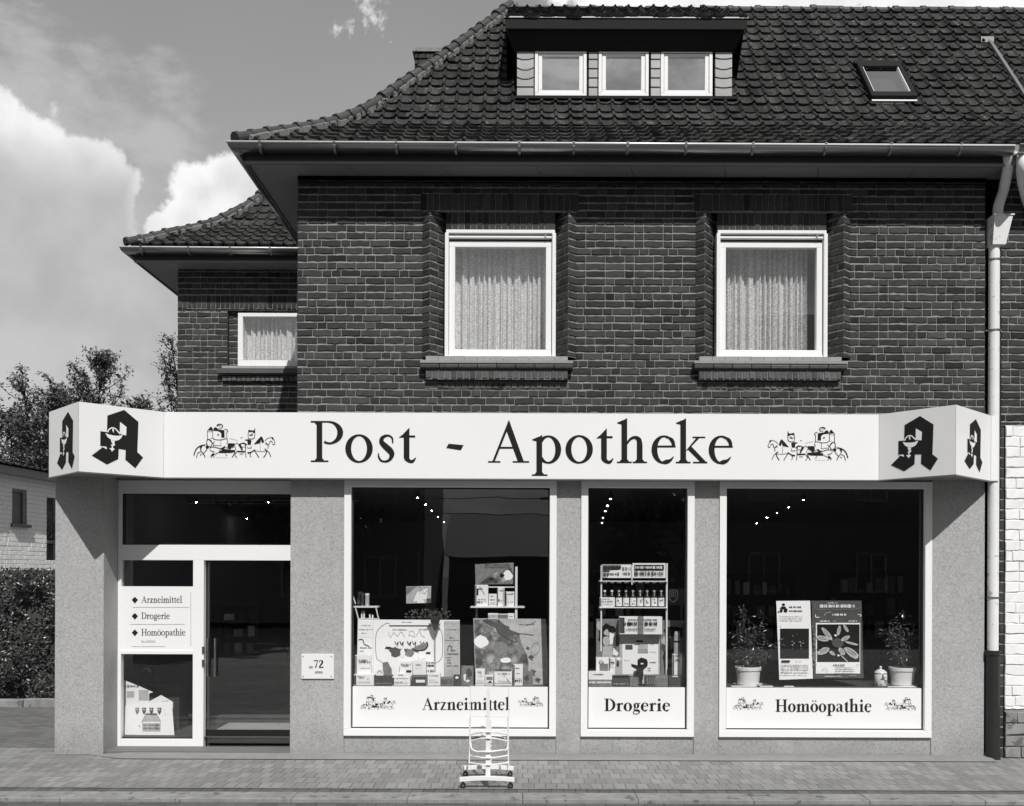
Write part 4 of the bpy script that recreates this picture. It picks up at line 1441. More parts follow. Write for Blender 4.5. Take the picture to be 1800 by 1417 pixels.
# ------------------------------------------------------------------ the long fascia sign
SZB, SZT = 2.945, 3.632
PB = .74
cornL, cornR = WX(138, 760, -PB), WX(1680, 770, -PB)
kL, kR = WX(288, 780, -.15), WX(1545, 780, -.15)
endL, endR = WX(86, 780, -.12), WX(1742, 790, -.10)
plan = [(endL, -.12), (cornL, -PB), (kL, -.15), (kR, -.15), (cornR, -PB), (endR, -.10), (endR + .085, -.10)]
sign = thing('shop_sign', 'long white sign board with the name over the shop windows', 'shop sign', (0, -.15, SZB))
mb = MB()
back = [(p[0], -.014) for p in plan]
mb.m = 0
pl = plan
for i in range(len(pl) - 1):
    (x0, y0), (x1, y1) = pl[i], pl[i + 1]
    g = .0012
    mb.poly([(x0 + g, y0, SZB), (x1 - g, y1, SZB), (x1 - g, y1, SZT), (x0 + g, y0, SZT)])
mb.poly([(plan[-1][0], -.10, SZB), (plan[-1][0], .12, SZB), (plan[-1][0], .12, SZT), (plan[-1][0], -.10, SZT)])
mb.poly([(plan[0][0], -.12, SZB), (plan[0][0], -.0, SZB), (plan[0][0], -.0, SZT), (plan[0][0], -.12, SZT)])
build('sign_panel', mb, M['sign'], sign)
mb = MB()
def slab(z0, z1, ins):
    for i in range(len(pl) - 1):
        (x0, y0), (x1, y1) = pl[i], pl[i + 1]
        mb.hexa([(x0, y0 + ins, z0), (x1, y1 + ins, z0), (x1, -.014, z0), (x0, -.014, z0)], [(x0, y0 + ins, z1), (x1, y1 + ins, z1), (x1, -.014, z1), (x0, -.014, z1)])
slab(SZB + .012, SZB + .03, .003)
slab(SZT - .03, SZT - .004, .003)
build('sign_box', mb, M['soffit'], sign)
mb = MB()     # thin dark lower trim
for i in range(len(pl) - 2):
    (x0, y0), (x1, y1) = pl[i], pl[i + 1]
    d = Vector((x1 - x0, y1 - y0, 0)).normalized(); n = Vector((d.y, -d.x, 0)) * .004
    mb.hexa([Vector((x0, y0, SZB - .014)) + n, Vector((x1, y1, SZB - .014)) + n, Vector((x1, y1 + .02, SZB - .014)), Vector((x0, y0 + .02, SZB - .014))],
            [Vector((x0, y0, SZB - .001)) + n, Vector((x1, y1, SZB - .001)) + n, Vector((x1, y1 + .02, SZB - .001)), Vector((x0, y0 + .02, SZB - .001))])
build('sign_trim', mb, M['zinc_dull'], sign)

fs = lambda px, py: W(px, py, -.1535)
mb = MB()
cap, s = 72.0, .14
lay = [('P', 546.3), ('o', 607), ('s', 662.5), ('t', 701), ('A', 858), ('p', 935), ('o', 994), ('t', 1048), ('h', 1084.5), ('e', 1144.5), ('k', 1188), ('e', 1245)]
for ch, x in lay:
    g, adv = glyph(ch, s)
    base = 812.0 + (x - 546) * .0036
    put(mb, [[(x + p[0] * cap, base - p[1] * cap) for p in q] for q in g], fs)
put(mb, [[(784.5, 787.5), (788.5, 780), (815, 782.5), (810, 791.5)]], fs)
build('lettering', mb, M['ink'], sign)

# coach-and-horses line drawing, in tenths of a pixel of the left one
COACH_F = [[(445, 262), (470, 240), (500, 200), (520, 205), (540, 240), (545, 268)], [(545, 268), (560, 225), (575, 208), (610, 218), (640, 250), (745, 262), (748, 390), (690, 392), (686, 310), (640, 278)],
           [(1165, 255), (1200, 262), (1250, 268), (1268, 262), (1272, 228), (1284, 228), (1276, 312), (1248, 306), (1235, 288), (1165, 296)], [(1105, 428), (1165, 422), (1220, 440), (1208, 515), (1152, 518), (1148, 450), (1108, 438)],
           [(1260, 512), (1330, 430), (1388, 370), (1412, 385), (1446, 468), (1402, 488), (1388, 430), (1372, 490)], [(800, 510), (820, 490), (930, 495), (926, 528), (870, 560), (852, 605), (800, 565)],
           [(650, 640), (740, 590), (850, 610), (925, 608), (940, 640), (860, 660), (650, 662)], [(988, 520), (1030, 500), (1072, 610), (1050, 618)], [(960, 624), (1110, 628), (1100, 652), (970, 648)],
           [(1145, 652), (1210, 640), (1290, 592), (1272, 628), (1160, 678)], [(410, 545), (440, 530), (476, 565), (430, 602)], [(498, 712), (550, 655), (568, 682), (540, 716)], [(1445, 580), (1496, 610), (1490, 632), (1460, 612)],
           [(620, 325), (650, 335), (648, 358), (622, 350)], [(320, 540), (360, 535), (335, 600)], [(680, 590), (750, 540), (765, 560), (700, 610)]]
COACH_S = [([(448, 265), (448, 410), (440, 440), (425, 520)], 10), ([(448, 288), (540, 285)], 6), ([(541, 265), (541, 395), (600, 428), (690, 428), (795, 405)], 9), ([(750, 245), (785, 250), (806, 280), (786, 300), (790, 400), (802, 470), (782, 490)], 10),
           ([(475, 420), (515, 450), (528, 500), (510, 540), (480, 552), (445, 520), (432, 470), (450, 430), (475, 420)], 10), ([(470, 420), (540, 490), (572, 460)], 9), ([(540, 490), (565, 555)], 10), ([(680, 425), (685, 530)], 7), ([(560, 525), (690, 535)], 7),
           ([(490, 566), (560, 556), (680, 582), (750, 545)], 10), ([(488, 575), (500, 620), (575, 642)], 9), ([(650, 648), (600, 675), (550, 700)], 9), ([(680, 592), (650, 640)], 8), ([(500, 405), (545, 400)], 6),
           ([(410, 520), (330, 535), (260, 582), (228, 640), (208, 705)], 17), ([(325, 545), (325, 600), (365, 670), (395, 705), (402, 745)], 13), ([(440, 600), (372, 672)], 10), ([(330, 640), (280, 662), (265, 700), (248, 750)], 10), ([(318, 706), (342, 680)], 10),
           ([(500, 718), (524, 742)], 10), ([(545, 712), (570, 745)], 9), ([(930, 642), (910, 690), (878, 742)], 13), ([(960, 642), (930, 700), (966, 745)], 10), ([(1120, 500), (1115, 640), (1126, 740)], 12), ([(1218, 650), (1195, 690), (1215, 735)], 11),
           ([(1275, 620), (1320, 690), (1352, 745)], 13), ([(1490, 620), (1478, 672), (1432, 745)], 13), ([(1495, 620), (1535, 665), (1562, 730)], 12), ([(1270, 620), (1370, 634), (1485, 634)], 7), ([(1458, 450), (1500, 408), (1570, 388), (1606, 395)], 8), ([(1575, 400), (1600, 400), (1590, 420)], 22),
           ([(1606, 410), (1634, 490), (1605, 515), (1590, 500)], 10), ([(1528, 520), (1545, 462), (1575, 456), (1590, 480)], 10), ([(1470, 478), (1512, 525), (1508, 582)], 12), ([(1462, 500), (1535, 520)], 7), ([(1166, 290), (1166, 400), (1232, 412), (1276, 380), (1280, 240)], 10),
           ([(1180, 345), (1215, 355), (1250, 335)], 10), ([(1200, 340), (1240, 315)], 8), ([(606, 182), (650, 155), (700, 168), (715, 190), (690, 232)], 13), ([(620, 190), (660, 180), (672, 225), (640, 232)], 7), ([(1060, 495), (1105, 500), (1110, 560)], 10), ([(1000, 510), (1085, 485), (1142, 520)], 11),
           ([(872, 575), (925, 548), (950, 612)], 9), ([(940, 520), (960, 485), (1000, 520)], 8), ([(830, 410), (980, 440)], 4), ([(1030, 395), (1065, 388)], 8), ([(765, 560), (850, 605)], 8), ([(770, 660), (768, 695), (800, 710)], 7), ([(1010, 682), (1080, 676)], 9),
           ([(1370, 500), (1378, 620)], 5), ([(1210, 530), (1215, 575), (1140, 570)], 9), ([(590, 745), (800, 742)], 3), ([(700, 605), (720, 620)], 12), ([(1020, 560), (1095, 555)], 8)]
def coach(mb, f, x0, y0, k, mirror=False, bold=1.0):
    """x0, y0: pixel of the drawing's left top (200, 150 in the tracing); k: pixels per tracing unit"""
    def mp(p):
        u = (p[0] - 200)
        if mirror: u = 1440 - u
        return f(x0 + u * k, y0 + (p[1] - 150) * k)
    for i, q in enumerate(COACH_F): mb.poly([mp(p) + Vector((0, -.00006 * i, 0)) for p in q])
    for i, (pts, wd) in enumerate(COACH_S):
        for j, q in enumerate(ribbon(pts, wd * bold, 4)): mb.poly([mp(p) + Vector((0, -.001 - .00006 * ((i + j) % 25), 0)) for p in q])
mb = MB()
coach(mb, fs, 340, 745, .1)
build('coach_drawing', mb, M['ink'], sign)
mb = MB()
coach(mb, fs, 1349.5, 750.5, .0985, mirror=True)
build('coach_drawing', mb, M['ink'], sign)

# the pharmacy letter A with bowl and snake, on the four angled faces
ZP = 230 / 1800.0
def face_hit(px, py, i, off):
    """point of sign face i seen at this pixel in the photograph's measure of the left front emblem"""
    (x0, y0), (x1, y1) = plan[i], plan[i + 1]
    d = Vector((x1 - x0, y1 - y0, 0)); n = Vector((d.y, -d.x, 0)).normalized()
    o = Vector((0, -CAM_D, CAM_H)); r = W(px, py, 0) - o
    p0 = Vector((x0, y0, 0))
    t = (p0 - o).dot(n) / r.dot(n)
    return o + r * t + n * off
A_OUT = [(1160, 240), (1355, 405), (1340, 820), (1418, 893), (1312, 1042), (1175, 925), (1180, 790), (1085, 775), (1078, 915), (922, 992), (712, 868), (865, 752), (830, 735), (832, 532), (922, 545), (928, 318)]
A_HOLE = [(1100, 405), (1190, 475), (1185, 592), (1130, 580), (1098, 560)]
A_NOTCH = [(830, 737), (915, 748), (920, 782), (868, 755)]
BOWL = [[(898, 556), (935, 575), (1010, 592), (1070, 598), (1118, 590), (1136, 578), (1125, 615), (1092, 650), (1040, 666), (985, 655), (930, 615)],
        [(975, 655), (1030, 668), (1024, 700), (985, 690)], [(985, 685), (1024, 698), (1034, 722), (1002, 742), (970, 722), (1000, 712)], [(985, 738), (1005, 740), (1003, 768), (985, 765)],
        [(950, 764), (985, 768), (1006, 762), (1028, 782), (1003, 798), (990, 816), (978, 792)]]
SNAKE = [([(930, 548), (945, 515), (975, 492), (1005, 487), (1040, 502), (1075, 540), (1108, 572)], [18, 17, 15, 15, 15, 17, 20]), ([(1004, 500), (1006, 525), (1012, 552)], [26, 18, 6])]
pieces = []     # (layer, local polygon) in face-1 coordinates: u along the face 0..1, z in metres
(fx0, fy0), (fx1, fy1) = plan[1], plan[2]
def loc(p):
    h = face_hit(70 + p[0] * ZP, 690 + p[1] * ZP, 1, 0)
    return ((h.x - fx0) * (fx1 - fx0) + (h.y - fy0) * (fy1 - fy0)) / math.hypot(fx1 - fx0, fy1 - fy0), h.z
pieces.append((0, [loc(p) for p in A_OUT]))
pieces.append((1, [loc(p) for p in A_HOLE])); pieces.append((1, [loc(p) for p in A_NOTCH]))
for q in BOWL: pieces.append((1, [loc(p) for p in q]))
for pts, ws in SNAKE:
    for q in ribbon(pts, ws, 5): pieces.append((1, [loc(p) for p in q]))
us = [p[0] for p in pieces[0][1]]; zs = [p[1] for p in pieces[0][1]]
uc, zc = (min(us) + max(us)) / 2, (min(zs) + max(zs)) / 2
for i, ctr, ku in ((0, (116, 776), 1.0), (1, None, 1.0), (3, (1607, 781), .96), (4, (1711, 782), .92)):
    (x0, y0), (x1, y1) = plan[i], plan[i + 1]
    d = Vector((x1 - x0, y1 - y0, 0)).normalized(); n = Vector((d.y, -d.x, 0))
    if ctr is None: base = Vector((x0, y0, 0)) + d * uc; zz = zc
    else:
        h = face_hit(ctr[0], ctr[1], i, 0); base = Vector((h.x, h.y, 0)); zz = h.z
    kz_ = ku
    mb = MB()
    for lay_, q in pieces:
        mb.poly([base + d * (p[0] - uc) * ku + n * (.003 + .002 * lay_) + Vector((0, 0, zz + (p[1] - zc) * kz_)) for p in q], lay_)
    build('pharmacy_emblem', mb, [M['ink'], M['sign']], sign)

# ------------------------------------------------------------------ panels behind the lower panes
def window_sign(k, label, txt, tx, base, cap, coaches):
    a, b = sx[k]
    root_z = SZ0 + .074
    t = thing('window_sign', label, 'sign', ((a + b) / 2, .05, root_z), 'white sign panels in the shop windows')
    mb = MB()
    mb.box(a + .076, b - .076, .035, .055, root_z + .012, LEDGE + .0)
    build('panel', mb, M['sign'], t)
    f = lambda px, py: W(px, py, .033)
    mb = MB()
    put(mb, text_polys(txt, .205, tx[0], tx[1], base, -cap, .035), f)
    build('lettering', mb, M['ink'], t)
    for x0, y0, kk, mir in coaches:
        mb = MB(); coach(mb, f, x0, y0, kk, mir, 1.1)
        build('coach_drawing', mb, M['ink'], t)
window_sign(0, 'white panel lettered Arzneimittel under the left display window', 'Arzneimittel', (742, 896), 1248, 21.5, [(634, 1222, .0425, False), (911, 1224, .0305, True)])
window_sign(1, 'white panel lettered Drogerie under the narrow middle window', 'Drogerie', (1062, 1178), 1250, 22, [])
window_sign(2, 'white panel lettered Homöopathie under the right display window', 'Homöopathie', (1363, 1532), 1251.5, 22, [(1289, 1226, .0365, False), (1555, 1226, .0385, True)])

# list of departments in the side light
t = thing('department_sign', 'white sign listing three departments beside the glass door', 'sign', (WX(277, 1100, RB), RB, WZ(1145, 277, RB)))
mb = MB()
mb.box(EXx(213), EXx(341), RB - .012, RB + .012, EZ(1146), EZ(1031))
build('panel', mb, M['sign'], t)
f = lambda px, py: W(px, py, RB - .0145)
mb = MB()
for txt, x1, by in (('Arzneimittel', 320, 1059.5), ('Drogerie', 298.5, 1088), ('Homöopathie', 326, 1117)):
    put(mb, text_polys(txt, .145, 248.5, x1, by, -11.5, .03), f)
    cy = by - 4.5
    put(mb, [[(237, cy - 6), (242.5, cy - .5), (237, cy + 6), (231.5, cy - .5)]], f)
build('lettering', mb, M['ink'], t)
mb = MB()
for x0, x1, y in ((233, 333, 1067), (229, 326, 1097), (232, 290, 1136)): put(mb, [[(x0, y), (x1, y), (x1, y + .9), (x0, y + .9)]], f)
put(mb, [[(335, 1041), (336, 1041), (336, 1136), (335, 1136)]], f)
x = 248.5
while x < 271:
    wd = R.uniform(1.2, 2.6); hh = R.uniform(2.5, 4.5)
    put(mb, [[(x, 1129.5), (x + wd, 1129.5), (x + wd, 1129.5 - hh), (x, 1129.5 - hh)]], f); x += wd + .9
build('small_print', mb, M['grey1'], t)

# house number plate
t = thing('number_plate', 'white number plate 72 screwed to the rendered wall beside the door', 'number plate', (WX(558, 1170, -.01), -.01, WZ(1193, 558, -.01)))
mb = MB()
mb.box(WX(530, 1170, -.01), WX(587, 1170, -.01), -.018, -.0, WZ(1193, 558), WZ(1149.5, 558))
build('plate', mb, M['white'], t, bevel=.003)
f = lambda px, py: W(px, py, -.0205)
mb = MB()
put(mb, text_polys('72', .19, 551, 569, 1174, -13.5, .05), f)
x = 543.5
while x < 549: put(mb, [[(x, 1175), (x + 1, 1175), (x + 1, 1171), (x, 1171)]], f); x += 1.7
x = 554
while x < 567: put(mb, [[(x, 1184), (x + 1.2, 1184), (x + 1.4, R.uniform(1179, 1181)), (x, 1180)]], f); x += 2.3
build('number', mb, M['ink'], t)
for px, py in ((533.5, 1153.5), (583, 1153.5), (533.5, 1188.5), (583, 1188.5)):
    mb = MB(); p = W(px, py, -.0); mb.tube([(p.x, -.017, p.z), (p.x, -.023, p.z)], .006, 10)
    build('screw', mb, M['zinc_dull'], t)

# ------------------------------------------------------------------ the window displays
PR = [M['paper'], M['ink'], M['grey1'], M['grey2'], M['grey3'], M['alu'], M['wood'], M['photo']]
PAPER, INK, G1, G2, G3, WHT, WOOD, PHOTO = range(8)

def squig(rng, x0, x1, y0, y1, m=INK, lines=1, h=.55):
    """unreadably small print: rows of little strokes (pixel rectangles)"""
    out = []
    for i in range(lines):
        yy = y0 + (y1 - y0) * (i + .5) / lines
        hh = (y1 - y0) / lines * h
        x = x0
        while x < x1 - .5:
            wd = rng.uniform(.5, 1.7)
            a = rng.uniform(.5, 1) * hh
            out.append(('r', m, x, min(x + wd, x1), yy - a / 2, yy + a / 2))
            x += wd + rng.uniform(.3, .8) + (1.2 if rng.random() < .18 else 0)
    return out
def blob(rng, m, cx, cy, rx, ry, n=11, rough=.25, rot=0):
    pts = []
    for k in range(n):
        t = 2 * math.pi * k / n
        r = 1 + rng.uniform(-rough, rough)
        x, y = rx * r * math.cos(t), ry * r * math.sin(t)
        pts.append((cx + x * math.cos(rot) - y * math.sin(rot), cy + x * math.sin(rot) + y * math.cos(rot)))
    return ('p', m, pts)

def art(mb, f, marks):
    lay = 0
    for q in marks:
        if q[0] == 'r': polys, m = [[(q[2], q[4]), (q[3], q[4]), (q[3], q[5]), (q[2], q[5])]], q[1]
        elif q[0] == 'p': polys, m = [q[2]], q[1]
        elif q[0] == 'l': polys, m = ribbon(q[2], q[3], 4), q[1]
        lay += .00012
        for p in polys: mb.poly([f(x, y, lay) for x, y in p], m)

def board(name, label, cat, c, Yb, Yt, marks, base=PAPER, thick=.006, group=None, floor=None):
    """flat print: c = pixel corners TL, TR, BR, BL; leans from Yb at its foot to Yt at its head"""
    py0, py1 = min(p[1] for p in c), max(p[1] for p in c)
    Yf = lambda py: Yb + (Yt - Yb) * (py1 - py) / (py1 - py0)
    dz = 0
    zb = W(c[3][0], c[3][1], Yf(c[3][1])).z
    if floor is not None: dz = floor - zb
    f = lambda x, y, o=0: W(x, y, Yf(y)) + Vector((0, -.0012 - o, dz * (y - py0) / (py1 - py0)))
    mb = MB()
    mb.m = base
    fr = [f(*p, -.0012) for p in c]
    mb.hexa([p + Vector((0, thick, 0)) for p in fr], fr)
    art(mb, f, marks)
    return build(name, mb, PR, label=label, cat=cat, group=group)

def carton(name, label, px0, px1, py0, py1, Y, depth=.06, base=PAPER, marks=(), group=None, z=None, cat='box', rot=0, top=None):
    """a folded carton standing on the ledge (or at height z), its front seen at these pixels"""
    zb = LEDGE if z is None else z
    p0, p1 = W(px0, py0, Y), W(px1, py0, Y)
    zt = p0.z
    zpix = W(px0, py1, Y).z
    mb = MB(); mb.m = base
    mb.box(p0.x, p1.x, Y, Y + depth, zb, zt)
    if top is not None:
        mb.box(p0.x + .002, p1.x - .002, Y + .002, Y + depth - .002, zt, zt + .004, top)
    if base == PAPER and px1 - px0 > 9 and py1 - py0 > 12:      # more fine print and a band or an edge line on every pack
        w_, h_ = px1 - px0, py1 - py0
        k_ = r1.random()
        ex = [('r', G1, px0 + .6, px1 - .6, py1 - h_ * .17, py1 - h_ * .11)] if k_ < .5 else [('r', r1.choice((G2, G3)), px0, px0 + w_ * .12, py0 + 1, py1 - 1)]
        ex += squig(r1, px0 + w_ * .2, px1 - w_ * r1.uniform(.1, .4), py0 + h_ * .12, py0 + h_ * .26, r1.choice((INK, G3, G2)), 1, .8)
        ex += squig(r1, px0 + w_ * .2, px1 - w_ * .15, py1 - h_ * .36, py1 - h_ * .2, G2, 2, .5)
        marks = ex + list(marks)
    f = lambda x, y, o=0: Vector((W(x, y, Y).x, Y - .0012 - o, zb + (W(x, y, Y).z - zpix) * (zt - zb) / (zt - zpix)))
    art(mb, f, marks)
    return build(name, mb, PR, label=label, cat=cat, group=group)
r1 = random.Random(41)

# --- left window
m = []
oc = [(662, 1114), (677, 1097.5), (684, 1097), (758, 1099), (777, 1115), (776, 1157), (765, 1168)]
m += [('l', INK, [(676, 1171), (662, 1157), (662, 1114), (678, 1097), (684, 1097)][0:1] + [(669, 1164), (661.5, 1156), (661.5, 1114), (677, 1097), (685, 1097)], .9)]
m += [('r', INK, 684, 758, 1099.4, 1101.6), ('l', INK, [(758, 1100.5), (768, 1104), (777, 1114), (777, 1156), (765, 1168)], .9)]
m += squig(r1, 706, 724, 1092.5, 1095.5) + squig(r1, 690, 716, 1105, 1110, G2) + squig(r1, 736, 753, 1104.5, 1109.5, G2)
for a in ([(683, 1112), (687, 1121), (692, 1112), (699, 1119), (705, 1111), (712, 1121)], [(718, 1120), (721, 1110), (727, 1111), (729, 1120), (719, 1116)], [(731, 1120), (737, 1110), (741, 1117), (747, 1121)]): m.append(('l', G1, a, .8))
for x in (696, 705, 718, 727, 741): m.append(('l', INK, [(x - 2, 1128), (x + 1, 1134), (x + 4, 1129), (x + 3, 1137)], r1.uniform(1, 2)))
m += [blob(r1, G3, 697, 1147, 12, 8), blob(r1, INK, 683, 1140, 6, 2.4), blob(r1, G3, 711, 1147, 13, 6), blob(r1, PAPER, 708, 1150, 4.5, 7), blob(r1, G2, 721, 1149, 7, 7, rough=.1), blob(r1, G3, 733, 1143, 9, 5), blob(r1, G2, 741, 1138, 12, 5, rot=-.35),
      ('l', INK, [(728, 1143), (737, 1145), (748, 1142), (752, 1134), (750, 1129)], 2), blob(r1, INK, 753, 1149, 5, 1.6), blob(r1, PAPER, 741, 1153, 7, 8)]
m += [('r', PAPER, 630, 656, 1091, 1203), ('l', G1, [(656, 1090), (656, 1203)], .6), ('l', G1, [(631, 1120), (655, 1121)], .5)]
m += squig(r1, 634, 652, 1098, 1102, G2) + squig(r1, 631, 655, 1105, 1109.5, G3) + squig(r1, 636, 645, 1112, 1115) + squig(r1, 633, 654, 1138.5, 1141.5, INK, 1, .9) + squig(r1, 633, 641, 1144, 1148, INK) + squig(r1, 632, 650, 1162, 1167, INK, 1, .9) + squig(r1, 633, 650, 1173, 1177, G2)
m += [('l', INK, [(631, 1125), (638, 1125), (641, 1133), (650, 1137)], 1.2)]
m += [('r', G1, 781, 808, 1092, 1203)] + squig(r1, 784, 805, 1105.5, 1109.5) + squig(r1, 786, 806, 1149.5, 1152.5, INK, 1, .95) + squig(r1, 786, 794, 1155, 1169, INK, 3) + squig(r1, 786, 806, 1171, 1173, INK, 1, .95) + squig(r1, 790, 799, 1119, 1124, G3)
m += [('l', INK, [(787, 1146), (789, 1136), (795, 1139), (793, 1145), (801, 1144)], 1), ('l', G3, [(783, 1126), (807, 1126)], .6)]
board('display_board', 'large white folding board with an octagon outline in the left window', 'poster', [(629, 1089), (808, 1090), (808.5, 1204), (627, 1204)], .30, .40, m, floor=LEDGE)

m = [('p', PHOTO, [(833, 1088.5), (876, 1088.5), (893, 1104), (913, 1118), (917, 1132), (926, 1150), (930, 1172), (921, 1203), (837, 1203)])]
m += [blob(r1, G3, 884, 1107, 30, 9, 19, .45, .45), blob(r1, PAPER, 846, 1128, 12, 11, 15, .12), blob(r1, PAPER, 889, 1161, 9, 5, 13, .12), ('l', INK, [(884, 1118), (897, 1126), (909, 1129), (906, 1122)], 1.4), blob(r1, G2, 880, 1140, 14, 12, 15, .1)]
m += squig(r1, 913, 940, 1096, 1100, G3) + [('l', G3, [(924, 1100), (936, 1096), (942, 1092)], 1), ('l', G3, [(906, 1113), (925, 1115), (938, 1117)], 1.2), ('l', G2, [(936, 1135), (944, 1130), (948, 1142), (940, 1152), (933, 1146), (936, 1135)], .8)]
for cx, cy, L in ((934, 1156, 6), (937, 1182, 7), (946, 1196, 6), (928, 1140, 4)):
    m += [('p', G3, [(cx - L, cy), (cx - L * .2, cy - L * .8), (cx + L * .9, cy - L * .1), (cx + L * .3, cy + L * .2), (cx + L * .5, cy + L), (cx - L * .3, cy + L * .5)])]
board('picture_poster', 'grey photographic poster of stones and leaves leaning in the left window', 'poster', [(832, 1087), (959.5, 1088), (965, 1204), (836, 1204)], .24, .34, m, base=G1, floor=LEDGE)

m = [('p', G2, [(714, 1032), (732, 1031), (714, 1047)]), ('p', PAPER, [(733, 1041), (752, 1034), (750, 1053), (726, 1058)]), ('r', PAPER, 733, 746, 1055, 1060), ('l', G3, [(738, 1037), (745, 1044), (752, 1036)], .7), ('l', G3, [(737, 1045), (741, 1036), (748, 1046)], .6), ('r', G3, 750, 758, 1052, 1060)] + squig(r1, 735, 754, 1032, 1034, G2)
board('picture_card', 'small grey picture card hanging above the folding board', 'picture', [(714, 1031), (758, 1030), (757, 1060), (714, 1061)], .50, .50, m, base=G1)
mb = MB()
p0 = W(736, 1030, .505); mb.tube([(p0.x, .505, p0.z), (p0.x, .505, 2.95)], .0015, 5)
build('hanging_thread', mb, M['rubber'], label='thin thread holding up the small picture card', cat='thread')

# little white stand with a glass and a vial
YS = .55
t = thing('white_stand', 'small white tubular stand at the left edge of the left window', 'stand', (WX(640, 1100, YS), YS, LEDGE))
zs_ = W(0, 1063, YS).z
mb = MB()
mb.box(WX(622, 1063, YS), WX(666, 1063, YS), YS - .07, YS + .1, zs_ - .016, zs_)
build('shelf', mb, M['white'], t)
for (xa, xb, y) in ((624, 634, YS - .06), (660, 668, YS - .06), (624, 634, YS + .09), (660, 668, YS + .09)):
    mb = MB(); mb.tube([W(xa, 1063, y) + Vector((0, 0, -.014)), Vector((WX(xb + 22, 1200, y), y + .06, LEDGE))], .008, 8)
    build('leg', mb, M['white'], t)
mb = MB(); mb.tube([W(620, 1046, YS - .06), W(625, 1062, YS - .06)], .007, 8); build('rail', mb, M['white'], t)
mb = MB(); mb.box(WX(630, 1086, YS), WX(666, 1086, YS), YS - .05, YS + .08, W(0, 1086, YS).z, W(0, 1084.5, YS).z); build('lower_shelf', mb, M['white'], t)
M['tumbler'] = glass('tumbler_glass', 3.0, .18, .8)
def cyl(name, label, cat, px, py0, z, r, Y, prof, mats, n=18, group=None):
    mb = MB(); c = (WX(px, py0, Y), Y, z); h = W(px, py0, Y).z - z
    mb.lathe(c, [(q[0] * r, q[1] * h) + tuple(q[2:]) for q in prof], n)
    return build(name, mb, mats, smooth=False, label=label, cat=cat, group=group)
cyl('drinking_glass', 'empty drinking glass on the small white stand', 'glass', 633, 1040, zs_, .045, YS, [(.85, 0), (.9, .02), (1, 1), (.92, 1), (.82, .05)], [M['tumbler']])
cyl('pill_vial', 'slim vial with white cap on the small white stand', 'vial', 645.5, 1043, zs_, .026, YS, [(.9, 0), (.9, .82), (.9, .83, 1), (.95, .84, 1), (.95, 1, 1)], [M['grey1'], M['white']])
for i, (px, py) in enumerate(((636, 1074), (640, 1073), (650, 1079), (655, 1080))):
    cyl('pill_vial', 'tiny bottle on the lower shelf of the small white stand', 'vial', px, py, W(0, 1084.5, YS).z, .009, YS, [(1, 0), (1, .7), (.5, .8), (.5, 1)], [M['paper']], 8, 'tiny bottles on the white stand')

# dark vase with a dry bunch
mb = MB(); c = (WX(765, 1100, .28), .28, W(0, 1106, .28).z)
h = W(0, 1080, .28).z - c[2]
t = thing('dark_vase', 'dark tapering vase holding a dry bunch above the folding board', 'vase', c)
mb.lathe(c, [(.012, 0), (.03, h * .25), (.052, h * .7), (.058, h), (.05, h), (.03, h * .6)], 20)
build('vase_body', mb, M['wood'], t)
mb = MB(); mb.tube([(c[0], .28, LEDGE), (c[0], .28, c[2])], .004, 6); build('vase_rod', mb, M['zinc_dull'], t)
mb = MB(); rr = random.Random(4)
for _ in range(70):
    d = Vector((rr.gauss(0, .8), rr.gauss(0, .35), rr.uniform(.2, 1))).normalized()
    p = Vector((c[0], .28, c[2] + h - .02)) + d * rr.uniform(.02, .05)
    mb.tone = rr.random(); mb.leaf(p, d + Vector((rr.gauss(0, .5), 0, rr.gauss(0, .5))), Vector((0, -1, .3)), .04, .016)
build('dry_leaves', mb, M['grey3'], t)
mb = MB()
for _ in range(110):
    q = W(rr.uniform(716, 792), rr.uniform(1072, 1092), .42)
    d = Vector((rr.gauss(0, .7), rr.gauss(0, .4), rr.uniform(-.2, 1))).normalized()
    mb.tone = rr.random(); mb.leaf(q, d, Vector((0, -1, .3)), .035, .014)
for x in (725, 740, 755, 780): mb.tube([W(x, 1088, .42) + Vector((0, 0, -.5)), W(x + 3, 1072, .42)], .003, 5)
build('dry_bouquet', mb, M['leaf'], label='low dark dried bouquet behind the top edge of the folding board', cat='bouquet')

# shelf stand on the right of the left window
t = thing('shelf_stand', 'white metal shelf stand behind the grey picture poster', 'shelf', (WX(880, 1100, .5), .5, LEDGE))
mb = MB(); x = WX(907.5, 1050, .44); mb.box(x - .013, x + .013, .44, .475, LEDGE, W(0, 993, .44).z); build('post', mb, M['white'], t)
mb = MB(); x = WX(838, 1050, .6); mb.box(x - .012, x + .012, .58, .60, LEDGE, W(0, 1064, .6).z); build('post', mb, M['zinc_dull'], t)
zsh = W(0, 1063, .46).z
mb = MB(); mb.box(WX(827, 1063, .42), WX(922, 1063, .42), .42, .68, zsh - .014, zsh); build('shelf', mb, M['white'], t)
zsl = W(0, 1088, .46).z
mb = MB(); mb.box(WX(832, 1088, .42), WX(908, 1088, .42), .42, .68, zsl - .014, zsl); build('shelf', mb, M['white'], t)
m = [('p', PHOTO, [(842, 1026), (862, 1012), (884, 1000), (902, 992), (902, 1026)]), blob(r1, PAPER, 893, 1012, 9, 9, 15, .25), blob(r1, INK, 882, 1012, 4, 3.5), blob(r1, INK, 864, 1018, 4, 2.6)] + squig(r1, 852, 896, 991, 999, G3, 2, .9)
z2 = W(0, 1028, .5).z
board('picture_board', 'grey picture panel at the top of the white shelf stand', 'picture', [(835, 992), (903, 989), (902, 1027), (836, 1027)], .48, .50, m, base=G2)
